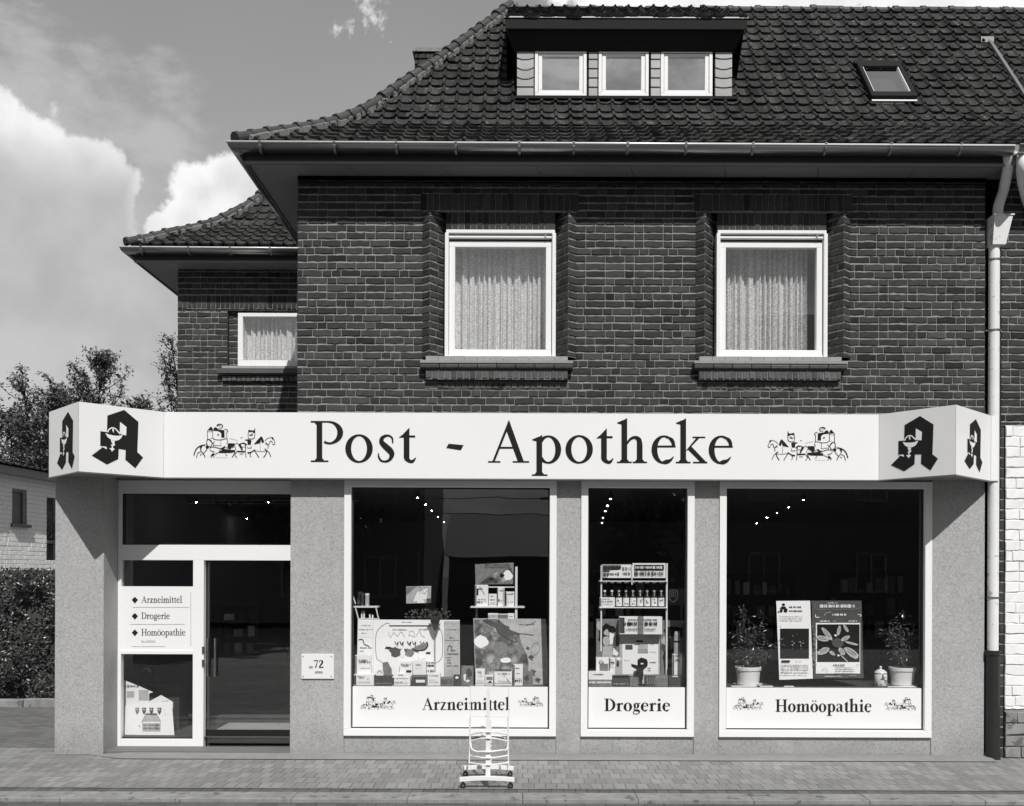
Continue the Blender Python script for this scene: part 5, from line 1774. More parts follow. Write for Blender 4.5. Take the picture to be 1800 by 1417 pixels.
mb = MB(); mb.box(WX(836, 1029, .5), WX(907, 1029, .5), .49, .52, z2 - .012, z2); build('panel_rail', mb, M['white'], t)
carton('round_carton', 'rounded white carton on the upper shelf of the stand', 835, 858, 1028, 1061, .47, .07, marks=[('r', INK, 838, 841, 1034, 1044), ('l', G2, [(843, 1030), (852, 1043)], .8)] + squig(r1, 836, 848, 1052, 1058), z=zsh)
carton('low_carton', 'low white carton between two taller ones on the upper shelf', 859, 873, 1044, 1061, .46, .06, marks=squig(r1, 862, 870, 1050, 1054, G2), z=zsh)
carton('tall_carton', 'tall white carton in the middle of the upper shelf', 874, 887, 1032, 1061, .47, .06, marks=squig(r1, 876, 879, 1047, 1056) + [('r', G1, 884, 887, 1034, 1061)], z=zsh)
carton('medium_carton', 'white carton against the post on the upper shelf', 889, 904, 1040, 1061, .46, .05, marks=squig(r1, 899, 903, 1041, 1045) + [('l', G1, [(893, 1046), (893, 1060)], .6)], z=zsh)
for a, b, y, mm, lb in ((858, 876, 1078, [('r', G1, 858, 876, 1080, 1084)], 'small white packet at the left of the lower shelf'), (877, 893, 1079, [('r', G2, 877, 893, 1080, 1085)], 'small grey packet in the middle of the lower shelf'), (893, 904, 1078, squig(r1, 895, 902, 1080, 1084), 'small white packet by the post on the lower shelf')):
    carton('packet', lb, a, b, y, 1087, .46, .06, marks=mm, z=zsl)

# cartons along the front of the left window
L1 = [
 ('carton', 'wide white carton at the far left of the left window', 622, 657, 1186, .13, .10, PAPER, squig(r1, 632, 640, 1188, 1195, G2) + squig(r1, 645, 650, 1192, 1194)),
 ('tall_packet', 'narrow white packet standing behind the wide carton at left', 624, 652, 1152, .22, .05, PAPER, squig(r1, 632, 651, 1162, 1167, INK, 1, .9) + squig(r1, 634, 650, 1174, 1177, G2)),
 ('dark_tray', 'long dark tray beside the wide carton', 657, 689, 1188, .16, .12, G3, [('r', G2, 657, 689, 1201, 1203)]),
 ('carton', 'flat white carton with a line of print in the middle of the front row', 689, 721, 1190, .12, .08, PAPER, squig(r1, 694, 708, 1197, 1201, G2)),
 ('packet', 'small white packet on top behind the flat white carton', 697, 712, 1183, .22, .05, PAPER, squig(r1, 700, 709, 1185, 1189, G2)),
 ('dark_box', 'dark box with a pale label right of the flat white carton', 723, 749, 1188, .14, .10, G3, [('r', PAPER, 731, 747, 1195, 1200), ('r', G2, 723, 749, 1188, 1190)]),
 ('carton', 'square white carton right of the dark labelled box', 749, 774, 1184, .13, .09, PAPER, squig(r1, 757, 771, 1186, 1189, G1) + squig(r1, 753, 766, 1194, 1196, G1)),
 ('patterned_box', 'low grey patterned box right of the square white carton', 774, 797, 1191, .13, .10, G2, squig(r1, 775, 796, 1194, 1202, INK, 3)),
 ('dark_box', 'small dark box with a white dot beside the patterned box', 797, 811, 1187, .14, .08, G3, [blob(r1, PAPER, 803, 1191, 3, 2)]),
 ('picture_box', 'upright grey picture box left of the stone poster', 811, 832, 1171, .15, .06, G2, [blob(r1, PAPER, 817, 1190, 2.5, 6), blob(r1, G3, 825, 1184, 5, 8), blob(r1, PAPER, 822, 1197, 4, 2)]),
 ('tall_carton', 'tall white carton before the stone poster', 836, 852, 1176, .15, .07, PAPER, squig(r1, 842, 848, 1182, 1191, INK, 2)),
 ('packet', 'grey and white packet right of the tall white carton', 853, 867, 1187, .15, .05, PAPER, [('r', G2, 855, 866, 1190, 1195), ('p', INK, [(858, 1200), (860, 1197), (863, 1197), (865, 1200)])]),
 ('wide_carton', 'wide white carton before the stone poster', 869, 900, 1180, .16, .08, PAPER, squig(r1, 883, 889, 1182, 1190, INK, 2) + [('l', G2, [(890, 1192), (898, 1201)], .7), ('r', G3, 870, 899, 1176.5, 1179.5)]),
 ('tall_carton', 'tall white carton with a picture band before the stone poster', 903, 919, 1168, .17, .05, PAPER, squig(r1, 905, 917, 1194, 1200, INK, 1, .9) + squig(r1, 907, 914, 1182, 1186, G2)),
 ('grey_carton', 'leaning grey carton at the right end of the front row', 920, 937, 1180, .16, .05, G2, [blob(r1, G3, 926, 1192, 4, 6)] + squig(r1, 922, 932, 1199, 1202)),
 ('packet', 'white packet in the second row above the flat carton', 703, 725, 1163, .26, .05, PAPER, squig(r1, 705, 723, 1165, 1172, G2) + [('r', INK, 714, 723, 1179, 1183)]),
 ('large_packet', 'large plain white packet in the second row', 726, 749, 1161, .25, .06, PAPER, squig(r1, 730, 742, 1174, 1176, G1)),
 ('printed_packet', 'packet with black blocks in the second row', 750, 764, 1163, .26, .05, PAPER, squig(r1, 750, 764, 1163, 1173, INK, 2, .8) + squig(r1, 750, 763, 1178, 1183, INK, 1, .9)),
]
for nm, lb, a, b, y, Y, d, base, mk in L1: carton(nm, lb, a, b, y, 1205, Y, d, base, mk)
mb = MB()
pts = [(672, 1165), (681, 1163.5), (688, 1176), (690, 1204), (676, 1204)]
mb.m = G2; mb.prism([W(x, y, .2) for x, y in pts], 1, (0, .02, 0))
build('grey_wedge_card', mb, PR, label='grey wedge shaped show card behind the dark tray', cat='card')
mb = MB()
q = [(661, 1182), (665, 1177), (671, 1177), (674, 1182), (674, 1194), (661, 1194)]
zoff = Vector((0, 0, 0))
mb.m = PAPER; mb.prism([W(x, y, .19) for x, y in q], 1, (0, .04, 0)); mb.m = INK
art(mb, lambda x, y, o=0: W(x, y, .188 - o), squig(r1, 664, 672, 1187, 1191) + [('l', INK, [(663, 1183), (667, 1179), (672, 1183)], .8)])
build('house_shaped_box', mb, PR, label='tiny house shaped white box on the dark tray', cat='box')

# --- middle window
t = thing('bottle_rack', 'white wire rack of bottles in the narrow middle window', 'rack', (WX(1113, 1050, .45), .45, LEDGE))
YR = .42
xl_, xr_ = WX(1057, 1050, YR), WX(1172, 1050, YR)
mb = MB(); mb.box(xr_ - .008, xr_ + .010, YR, YR + .02, LEDGE, W(0, 986, YR).z); build('post', mb, M['white'], t)
mb = MB(); mb.box(xl_ - .008, xl_ + .008, YR, YR + .02, LEDGE, W(0, 990, YR).z); build('post', mb, M['white'], t)
def shelf(py, name='shelf'):
    z = W(0, py, YR).z
    mb = MB(); mb.box(WX(1053, py, YR), WX(1173, py, YR), YR - .03, YR + .16, z - .010, z); build(name, mb, M['white'], t); return z
zt1 = shelf(1017); zt2 = shelf(1063.5)
mb = MB(); x = WX(1110.5, 1000, YR); mb.box(x - .006, x + .006, YR - .03, YR - .02, W(0, 1024, YR).z, W(0, 990, YR).z); build('divider', mb, M['white'], t)
mb = MB()
f = lambda x, y, o=0: W(x, y, YR - .02 - o)
mb.m = G1; mb.prism([f(1058, 1016, -.01), f(1110, 1016, -.01), f(1110, 992, -.01), f(1058, 992, -.01)], 1, (0, .01, 0))
art(mb, f, [('r', G3, 1060, 1092, 994, 1004), ('p', PAPER, [(1068, 1016), (1072, 1003), (1090, 1002), (1092, 993), (1109, 993), (1109, 1016)])] + squig(r1, 1062, 1092, 995, 1003, INK, 1, .9) + squig(r1, 1061, 1088, 1006, 1013, INK, 1, .9) + squig(r1, 1094, 1108, 996, 1013, G3, 2, .8))
build('left_header', mb, PR, t)
mb = MB()
mb.m = PAPER; mb.prism([f(1112, 1016, -.01), f(1170, 1016, -.01), f(1170, 990, -.01), f(1112, 990, -.01)], 1, (0, .01, 0))
art(mb, f, [('r', INK, 1115, 1167, 993, 1002)] + squig(r1, 1116, 1164, 994.5, 1000.5, PAPER, 1, .95) + squig(r1, 1115, 1166, 1003, 1013, G3, 1, .9))
build('right_header', mb, PR, t)
for i in range(9):
    px = 1063 + i * 12.4
    c = (WX(px, 1055, YR + .05), YR + .05, zt2)
    g_ = 'brown bottles on the white rack'
    b = thing('medicine_bottle', 'brown medicine bottle with white label in the row on the white rack', 'bottle', c, g_)
    h = W(0, 1034, YR + .05).z - zt2
    mb = MB(); mb.lathe(c, [(.033, 0), (.034, .01), (.034, h * .62), (.026, h * .72), (.013, h * .80), (.013, h * .94)], 14); build('bottle_body', mb, M['bottle'], b, smooth=True)
    mb = MB(); mb.lathe(c, [(.015, h * .9), (.015, h), (.012, h * 1.01)], 12); build('bottle_cap', mb, M['paper'] if i < 2 else M['grey1'], b)
    mb = MB()
    for k in range(7):
        t0, t1 = math.pi * (1.08 + .84 * k / 7), math.pi * (1.08 + .84 * (k + 1) / 7)
        mb.poly([(c[0] + .0355 * math.cos(q_), YR + .05 + .0355 * math.sin(q_), zt2 + zz) for q_, zz in ((t0, .012), (t1, .012), (t1, h * .56), (t0, h * .56))], 0)
    for _ in range(3):
        q0 = math.pi * r1.uniform(1.25, 1.6); z0 = h * r1.uniform(.12, .42)
        mb.poly([(c[0] + .0362 * math.cos(q_), YR + .05 + .0362 * math.sin(q_), zt2 + zz) for q_, zz in ((q0, z0), (q0 + .5, z0), (q0 + .4, z0 + .02), (q0 + .1, z0 + .018))], 1)
    build('bottle_label', mb, [M['paper'], M['grey2']], b)
for i in range(9):
    px = 1063.5 + i * 12.4
    p = W(px, 1025, YR + .03)
    mb = MB(); mb.lathe((p.x, YR + .03, p.z), [(.022, 0), (.025, .008), (.022, .018), (.012, .024), (.012, zt1 - .0105 - p.z)], 14)
    build('hanging_cap', mb, M['paper'], t)
for a, b, lb in ((1054, 1080, 'white show card at the left end before the bottle row'),):
    carton('show_card', lb, a, b, 1050, 1063, YR - .025, .006, marks=squig(r1, 1058, 1077, 1053, 1058, G2), z=zt2, cat='card')
m = [('l', PAPER, [(1177, 1038), (1190, 1038), (1190, 1052), (1183, 1058), (1177, 1052), (1177, 1038)], 1)] + squig(r1, 1179, 1189, 1039, 1050, PAPER, 3, .7)
board('crest_panel', 'dark panel with a pale crest at the right of the bottle rack', 'picture', [(1174, 1035), (1206, 1035), (1206, 1064), (1174, 1064)], .62, .62, m, base=G3)
mb = MB(); x = WX(1198, 1050, .63); mb.box(x - .006, x + .006, .63, .65, LEDGE, W(0, 1040, .63).z); build('panel_post', mb, M['zinc_dull'], label='thin grey post carrying the dark crest panel', cat='post')

carton('header_box', 'white headed box with two words of heavy print under the rack', 1089, 1164, 1084, 1104, .30, .10, marks=[('r', G2, 1121, 1131, 1083.5, 1104)] + squig(r1, 1096, 1120, 1089, 1095, INK, 1, .95) + squig(r1, 1133, 1155, 1089, 1095, INK, 1, .95) + squig(r1, 1096, 1121, 1097.5, 1100, G3) + squig(r1, 1133, 1154, 1097.5, 1100, G3), z=W(0, 1111, .3).z)
m = [('r', G1, 1091, 1158, 1113, 1130), ('r', PAPER, 1094, 1157, 1132, 1187), ('r', G3, 1099, 1112, 1134, 1143), ('r', G1, 1121, 1139, 1130, 1150), ('r', INK, 1118, 1130, 1126, 1129.5)] + squig(r1, 1121, 1139, 1141, 1149, G2, 3) + squig(r1, 1097, 1106, 1160, 1164, G1) + squig(r1, 1142, 1153, 1145, 1149, G1) + squig(r1, 1142, 1154, 1163, 1168, G2) + squig(r1, 1138, 1144, 1174, 1182, G2, 2) + squig(r1, 1143, 1150, 1132, 1134, G3)
board('notice_board', 'grey board with pinned white sheets in the middle window', 'board', [(1089, 1106), (1160, 1106), (1160, 1204), (1089, 1204)], .36, .42, m, base=G1, floor=LEDGE)
m = [blob(r1, INK, 1068, 1106, 14, 9), blob(r1, INK, 1060, 1122, 9, 14), ('p', PHOTO, [(1049, 1160), (1090, 1160), (1090, 1203), (1049, 1203)]), blob(r1, G1, 1066, 1113, 5, 6), blob(r1, G1, 1066, 1128, 6, 8), ('p', PAPER, [(1071, 1112), (1083, 1117), (1076, 1134), (1072, 1134)]), blob(r1, G3, 1083, 1128, 5, 14), ('p', G1, [(1060, 1138), (1076, 1136), (1078, 1160), (1058, 1160)]), ('p', PAPER, [(1078, 1140), (1088, 1150), (1084, 1155), (1077, 1152)]), blob(r1, G1, 1053, 1099, 4, 8)]
board('portrait_poster', 'dark portrait poster at the left of the middle window', 'poster', [(1048, 1088), (1090, 1088), (1090, 1204), (1048, 1204)], .40, .44, m, base=G2, floor=LEDGE)
m = [blob(r1, INK, 1185, 1112, 17, 11), blob(r1, INK, 1178, 1165, 14, 26), blob(r1, INK, 1175, 1135, 5, 15), blob(r1, G1, 1168, 1128, 6, 8), blob(r1, G3, 1167, 1140, 5, 6), ('r', G3, 1200, 1205, 1095, 1204)]
board('dark_poster', 'dark smudged poster at the right of the middle window', 'poster', [(1161, 1090), (1206, 1091), (1206, 1204), (1161, 1204)], .42, .46, m, base=G2, floor=LEDGE)
# old balance, black
t = thing('balance_model', 'small black old fashioned instrument before the notice board', 'instrument', (WX(1128, 1180, .22), .22, LEDGE))
mb = MB(); pr = [(1121, 1160), (1128, 1156), (1137, 1159), (1139, 1165), (1138, 1172), (1131, 1178), (1131, 1188), (1124, 1190), (1114, 1186), (1120, 1178), (1110, 1172), (1110, 1167), (1121, 1170)]
mb.prism([W(x, y, .22) for x, y in pr], 1, (0, .03, 0)); build('instrument_body', mb, M['black'], t, bevel=.004)
mb = MB(); cx = WX(1127, 1195, .235)
mb.lathe((cx, .235, LEDGE), [(.035, 0), (.035, .012), (.012, .02), (.012, W(0, 1186, .235).z - LEDGE)], 16); build('stem', mb, M['black'], t)
mb = MB(); mb.box(WX(1126, 1163, .215), WX(1131, 1163, .215), .214, .218, W(0, 1164, .215).z, W(0, 1161.5, .215).z); build('painted_highlight', mb, M['white'], t)  # white sliver set on the black body as a painted highlight
L2 = [
 ('long_box', 'long white box lying at the front left of the middle window', 1034, 1076, 1181, .13, .10, PAPER, squig(r1, 1050, 1062, 1184, 1187, G2) + [('r', G2, 1034, 1076, 1194, 1205)] + squig(r1, 1036, 1074, 1196, 1201, PAPER, 1, .8)),
 ('dark_case', 'open dark case at the front of the middle window', 1077, 1106, 1188, .12, .12, G3, squig(r1, 1079, 1104, 1199, 1203, G1) + [('r', INK, 1077, 1106, 1188, 1191)]),
 ('grey_box', 'grey flat box right of the open dark case', 1107, 1122, 1192, .13, .08, G2, []),
 ('striped_box', 'dark striped small box right of the black instrument', 1134, 1152, 1188, .13, .07, G3, [('r', G2, 1137 + 4 * i, 1139 + 4 * i, 1190, 1201) for i in range(4)]),
 ('grey_box', 'pale grey box right of the striped small box', 1152, 1174, 1187, .14, .08, G2, [('l', G1, [(1153, 1190), (1173, 1190)], 1)]),
 ('dark_bowl_box', 'low dark box at the front right of the middle window', 1176, 1206, 1189, .15, .10, G3, [('r', PAPER, 1182, 1192, 1188.5, 1190)]),
 ('stacked_box', 'white box before the portrait poster', 1048, 1070, 1156, .24, .08, PAPER, squig(r1, 1053, 1060, 1160, 1163, G2) + [('r', G2, 1054, 1069, 1167, 1181)]),
 ('tube_packet', 'white upright packet between portrait poster and notice board', 1071, 1082, 1156, .23, .04, PAPER, squig(r1, 1073, 1077, 1158, 1175, G3, 4)),
 ('flower_packet', 'speckled packet beside the notice board', 1082, 1093, 1155, .22, .04, G1, [blob(r1, G3, 1086, 1166, 3, 6), blob(r1, PAPER, 1088, 1158, 4, 3)]),
 ('small_carton', 'pale carton before the dark poster', 1183, 1199, 1150, .24, .06, PAPER, squig(r1, 1186, 1197, 1151, 1156, G3, 2) + squig(r1, 1184, 1196, 1161, 1166, G1)),
]
for nm, lb, a, b, y, Y, d, base, mk in L2: carton(nm, lb, a, b, y, 1205, Y, d, base, mk)
cyl('white_bottle', 'white bottle with black band before the dark poster', 'bottle', 1190, 1110, W(0, 1149, .27).z, .035, .27, [(1, 0), (1, .55), (.95, .56, 1), (.95, .62, 1), (.95, .63, 0), (1, .66, 0), (.9, .9, 0), (.7, 1, 0)], [M['grey1'], M['black']], 14)

# --- right window
def potted(name, label, cat_px, y0, y1, rx0, rx1, plant, seed, px_c):
    Yp = .30
    x = WX(px_c, 1180, Yp)
    t = thing(name, label, 'potted plant', (x, Yp, LEDGE))
    zt = W(0, 1167, Yp).z; h = zt - LEDGE
    r = (WX(rx1, 1170, Yp) - WX(rx0, 1170, Yp)) / 2
    c = (x, Yp, LEDGE)
    mb = MB(); mb.lathe(c, [(r * .86, .014), (r * .80, .012), (r * .92, h * .80), (r * .93, h * .80), (r * .99, h * .82), (r, h * .98), (r * .97, h), (r * .88, h), (r * .86, h * .88)], 32); build('pot', mb, M['pot'], t, smooth=False)
    mb = MB(); mb.lathe(c, [(r * .95, 0), (r * 1.08, .004), (r * 1.1, .014), (r * 1.04, .014), (r * .9, .006)], 28); build('saucer', mb, M['pot'], t)
    mb = MB(); mb.lathe(c, [(r * .87, h * .86), (r * .87, h * .9)], 20); build('soil', mb, M['soil'], t)
    rr = random.Random(seed)
    sb, lb = MB(), MB()
    for bx, by, sway in plant:
        q = W(bx, by, Yp); base = Vector((x + rr.gauss(0, .02), Yp + rr.gauss(0, .02), LEDGE + h * .88))
        mid = base.lerp(q, .55) + Vector((rr.gauss(0, .02) + sway, rr.gauss(0, .03), .02))
        tip = q + Vector((0, rr.gauss(0, .09), 0))
        line = catmull([base, mid, tip], 7)
        sb.tube(line, [.006 * (1 - .7 * i / (len(line) - 1)) for i in range(len(line))], 5)
        for i in range(4, len(line)):
            for _ in range(3):
                d = Vector((rr.gauss(0, .7), rr.gauss(0, .7), rr.uniform(-.7, .6))).normalized()
                p = line[i] + Vector((rr.gauss(0, .012), rr.gauss(0, .02), rr.gauss(0, .012)))
                e = p + d * rr.uniform(.02, .06)
                sb.tube([p, e], .0014, 4, cap=False)
                lb.tone = rr.random()
                lb.leaf(e, d + Vector((0, 0, -.5)), Vector((rr.gauss(0, .8), -.6, rr.uniform(-.3, 1))), rr.uniform(.035, .062), rr.uniform(.012, .022))
    build('stem', sb, M['bark'], t); build('leaves', lb, M['plant_leaf'], t)
    return t
potted('potted_plant', 'bushy potted plant in a white pot at the left of the right window', 0, 1066, 1166, 1292, 1338, [(1306, 1070, 0), (1317, 1086, 0), (1342, 1085, .02), (1328, 1098, 0), (1296, 1105, -.01), (1340, 1110, 0), (1312, 1116, 0), (1350, 1128, .04), (1345, 1150, .05), (1300, 1138, -.03), (1326, 1130, 0), (1334, 1140, .02), (1358, 1128, .03), (1292, 1150, -.03)], 21, 1315)
potted('potted_plant', 'tall stemmed potted plant in a white pot at the right of the right window', 0, 1060, 1166, 1563, 1609, [(1587, 1072, 0), (1600, 1092, 0), (1573, 1092, 0), (1608, 1106, 0), (1566, 1106, 0), (1590, 1104, 0), (1580, 1118, 0), (1603, 1122, 0), (1572, 1124, -.01), (1614, 1120, .01), (1556, 1113, -.02), (1585, 1096, 0), (1596, 1112, 0)], 22, 1586)
mb = MB(); Yj = .24; xj = WX(1548, 1190, Yj); cj = (xj, Yj, LEDGE)
t = thing('apothecary_jar', 'painted white lidded jar beside the right potted plant', 'jar', cj)
hj = W(0, 1178, Yj).z - LEDGE; rj = (WX(1559, 1190, Yj) - WX(1537, 1190, Yj)) / 2
mb.lathe(cj, [(rj * .9, 0), (rj * .98, .01), (rj, hj * .5), (rj * .97, hj * .92), (rj * .85, hj)], 26); build('jar_body', mb, M['pot'], t, smooth=True)
mb = MB(); mb.lathe(cj, [(rj * .98, hj * .98, 1), (rj * 1.0, hj * 1.03, 1), (rj * .9, hj * 1.12, 0), (rj * .5, hj * 1.28, 0), (rj * .18, hj * 1.32, 0), (rj * .16, hj * 1.4, 0), (rj * .24, hj * 1.48, 0), (rj * .1, hj * 1.56, 0)], 24); build('jar_lid', mb, [M['pot'], M['grey2']], t)
mb = MB()
for _ in range(26):
    a = r1.uniform(1.15, 1.85) * math.pi; z = LEDGE + hj * r1.uniform(.1, .85); wd = r1.uniform(.05, .22); hh = r1.uniform(.008, .04)
    if 1.38 * math.pi < a < 1.62 * math.pi or r1.random() < .5:
        mb.poly([(xj + (rj * 1.012) * math.cos(q_), Yj + (rj * 1.012) * math.sin(q_), zz) for q_, zz in ((a - wd, z), (a + wd, z), (a + wd * .6, z + hh), (a - wd * .5, z + hh))], r1.choice((0, 1)))
build('jar_painting', mb, [M['grey2'], M['grey3']], t)
m = [('r', INK, 1371, 1422, 1105, 1158), blob(r1, INK, 1377, 1063, 3, 2.4, rough=.05), blob(r1, INK, 1377, 1069, 6, 3), blob(r1, INK, 1373, 1074, 3.5, 3), blob(r1, INK, 1381, 1073, 3.5, 3.5), ('p', INK, [(1366, 1077), (1368, 1074), (1371, 1077)])] + squig(r1, 1387, 1408, 1065, 1070, INK, 1, .9) + squig(r1, 1387, 1410, 1072, 1076.5, INK, 1, .9) + squig(r1, 1370, 1410, 1082, 1092, G1, 3) + squig(r1, 1371, 1374, 1099, 1102)
m += [('r', INK, 1373, 1388, 1160.5, 1164)] + squig(r1, 1398, 1408, 1161, 1163, G2) + squig(r1, 1372, 1420, 1167, 1186, G2, 4, .5)
for _ in range(16): m.append(blob(r1, r1.choice((G1, G2, G2)), r1.gauss(1397, 11), r1.gauss(1126, 9), r1.uniform(.5, 1.6), r1.uniform(.5, 1.4), 6, .4))
board('text_poster', 'tall white poster with a dark square picture in the right window', 'poster', [(1364.5, 1056.5), (1424, 1056), (1429, 1193), (1370, 1195)], .12, .22, m)
m = [('r', PAPER, 1434, 1512, 1095, 1184), ('r', INK, 1436, 1511, 1097.5, 1164)]
m += squig(r1, 1441, 1502, 1062, 1069, PAPER, 1, .95) + squig(r1, 1455, 1472, 1058.5, 1061.5, PAPER) + [('l', G2, [(1434, 1060), (1437, 1071), (1500, 1071), (1512, 1066)], .8)] + squig(r1, 1463, 1488, 1077, 1084, PAPER, 1, .6) + [('l', PAPER, [(1433, 1080), (1434, 1085), (1440, 1085)], 1.2), ('l', G1, [(1448, 1082), (1453, 1077), (1461, 1076)], .8), ('l', PAPER, [(1507, 1080), (1513, 1081), (1511, 1084)], 1)]
m += squig(r1, 1441, 1458, 1090.5, 1093, PAPER, 1, .9) + squig(r1, 1463, 1469, 1090, 1093, G1) + squig(r1, 1491, 1506, 1090.5, 1093, PAPER, 1, .9)
m += [blob(r1, G3, 1472, 1130, 10, 9, 14, .08)]
for cx, cy, L, wd, a in ((1453, 1114, 14, 4.5, .9), (1445, 1122, 12, 5, .15), (1447, 1144, 12, 5.5, -.45), (1474, 1108, 9, 3, -1.35), (1486, 1122, 9, 4, -.5), (1496, 1131, 12, 2.2, .25), (1496, 1147, 16, 6.5, .65), (1479, 1145, 8, 4, .9), (1486, 1104, 8, 3, 1.0), (1462, 1148, 6, 3, .6)):
    m.append(blob(r1, G1, cx, cy, L, wd, 9, .12, a)); m.append(blob(r1, G2, cx, cy, L * .75, wd * .5, 9, .2, a)); m.append(('l', PAPER, [(cx - L * .8 * math.cos(a), cy - L * .8 * math.sin(a)), (cx + L * .9 * math.cos(a), cy + L * .9 * math.sin(a))], .5))
m += [('l', PAPER, [(1476, 1150), (1489, 1163)], 1), blob(r1, PAPER, 1468, 1117, 2, 2), blob(r1, PAPER, 1473, 1152, 2, 2)] + squig(r1, 1464, 1484, 1167, 1171, INK, 1, .9) + squig(r1, 1468, 1501, 1172, 1182, G2, 3) + squig(r1, 1504, 1509, 1167, 1170, G2) + [('l', G2, [(1444, 1178), (1449, 1174), (1455, 1181)], .6)] + squig(r1, 1448, 1478, 1187, 1190, PAPER) + squig(r1, 1492, 1505, 1186, 1188, G1)
for _ in range(30): m.append(blob(r1, G2, r1.gauss(1430, 1.5), r1.uniform(1100, 1180), r1.uniform(.5, 1.6), r1.uniform(.8, 3), 6, .4))
board('flower_poster', 'dark poster with a framed leafy flower picture in the right window', 'poster', [(1426.5, 1056), (1514.5, 1056), (1518, 1192), (1430, 1193)], .13, .23, m, base=G3)
mb = MB()
rr = random.Random(8)
for x0, x1, y in ((1285, 1335, 1205.5), (1330, 1358, 1205), (1378, 1395, 1205.6), (1560, 1612, 1205.6)):
    a = W(x0, y, .14); b = W(x1, y, .14)
    mb.box(a.x, b.x, .12, .16, LEDGE, LEDGE + .008)
build('paper_strip', mb, M['paper'], label='white paper strip lying along the front of the right window ledge', cat='paper')

# --- inside the side light: two large leaflets leaning on the glass
YB = RB + .12
m = [('p', G1, [(255, 1256), (277, 1256), (283, 1267), (282, 1286), (251, 1286), (249, 1268)]), ('r', G3, 256, 276, 1254, 1256.5), ('r', PAPER, 251, 282, 1269, 1271)] + squig(r1, 252, 281, 1272, 1283, G3, 2, .8)
for x, mm in ((238, G2), (250, G3), (263, G3), (277, G3)): m += [('p', mm, [(x, 1244), (x + 7, 1244), (x + 6.5, 1251), (x + 3.5, 1256), (x + .5, 1251)]), ('r', PAPER, x + 1.5, x + 5, 1246, 1247.2), ('r', G1, x + 2, x + 5.5, 1249, 1250)]
m += squig(r1, 220, 240, 1290, 1296, G1, 2) + squig(r1, 242, 290, 1296.5, 1298.5, INK, 1, .8) + [('l', G1, [(290, 1247), (292, 1258)], .6)] + squig(r1, 244, 248, 1274, 1277)
board('leaflet_poster', 'large white leaflet poster standing low in the side light', 'poster', [(213, 1240), (302, 1236), (307, 1299), (219, 1299)], YB, YB + .05, m)
mb = MB(); mb.m = PAPER
q = [(216, 1195), (244, 1206), (269, 1217), (262, 1219), (262, 1233), (283, 1222), (304, 1234), (304, 1246), (216, 1246)]
mb.prism([W(x, y, YB + .07) for x, y in q], 1, (0, .006, 0))
art(mb, lambda x, y, o=0: W(x, y, YB + .0688 - o), squig(r1, 220, 244, 1203, 1210, INK, 1, .8) + [('r', G1, 223, 236, 1215, 1226), ('r', G1, 244, 261, 1213, 1231)] + squig(r1, 285, 296, 1231, 1234, G2))
build('torn_leaflet', mb, PR, label='torn white leaflet behind the low poster in the side light', cat='leaflet')
carton('dark_carton', 'dark picture carton deep inside behind the side light', 243, 268, 1170, 1198, RB + .55, .05, G3, [('l', G1, [(250, 1180), (258, 1174), (266, 1182)], 1.5), blob(r1, G1, 262, 1178, 3, 2)], z=W(0, 1198, RB + .55).z - .0)
mb = MB(); mb.box(WX(214, 1200, RB + .5), WX(318, 1200, RB + .5), RB + .45, RB + .75, FZ, W(0, 1199, RB + .55).z - .001); build('low_cabinet', mb, M['wood'], label='low dark cabinet inside behind the side light', cat='cabinet')

# --- deep in the shop
t = thing('shop_counter', 'long dark panelled wooden counter seen through the glass door', 'counter', (-2.6, 3.2, FZ))
mb = MB(); mb.box(-4.4, -1.2, 3.0, 3.05, FZ, .66)
for i in range(9): mb.box(-4.38 + i * .35, -4.06 + i * .35, 2.985, 3.0, FZ + .18, .60)
build('front_panel', mb, M['wood'], t)
mb = MB(); mb.box(-4.45, -1.15, 2.93, 3.6, .66, .70); build('counter_top', mb, M['grey3'], t)
mb = MB(); mb.box(-4.4, -1.2, 2.97, 2.99, FZ, FZ + .16); build('plinth', mb, M['rubber'], t)
def shop_shelf(label, x0, x1, y, z0, z1, rows, seed):
    t = thing('product_shelf', label, 'shelf', ((x0 + x1) / 2, y, z0))
    mb = MB(); mb.box(x0, x1, y + .28, y + .30, z0, z1); build('back_panel', mb, M['wood'], t)
    mb = MB(); mb.box(x0 - .02, x0, y, y + .3, z0, z1); build('side_panel', mb, M['wood'], t)
    mb = MB(); mb.box(x1, x1 + .02, y, y + .3, z0, z1); build('side_panel', mb, M['wood'], t)
    rr = random.Random(seed)
    for i in range(rows + 1):
        z = z0 + (z1 - z0) * i / rows
        mb = MB(); mb.box(x0, x1, y, y + .279, z - .01, z + .01); build('shelf_board', mb, M['grey3'], t)
        if i < rows:
            x = x0 + .03
            while x < x1 - .1:
                wd, hh = rr.uniform(.05, .14), (z1 - z0) / rows * rr.uniform(.4, .8)
                mb = MB(); mb.m = rr.choice((PAPER, G1, G2, G3)); mb.box(x, x + wd, y + .05, y + .15, z + .0105, z + hh)
                build('product_pack', mb, PR, label='small pack standing on the dim shelves inside the shop', cat='pack', group='packs on the shelves inside the shop')
                x += wd + rr.uniform(.02, .09)
shop_shelf('small dark shelf of packs seen through the glass door', -4.40, -3.88, 3.66, .76, 1.47, 3, 3)
shop_shelf('tall dim shelf of packs deep in the shop behind the bottle rack', 1.05, 2.05, 5.6, FZ, 1.95, 5, 15)
shop_shelf('tall dim shelf of packs deep in the shop behind the posters', 3.3, 4.5, 5.6, FZ, 1.95, 5, 16)
shop_shelf('tall dim shelf of packs deep in the shop at the far right', 5.1, 6.4, 5.6, FZ, 2.0, 5, 17)
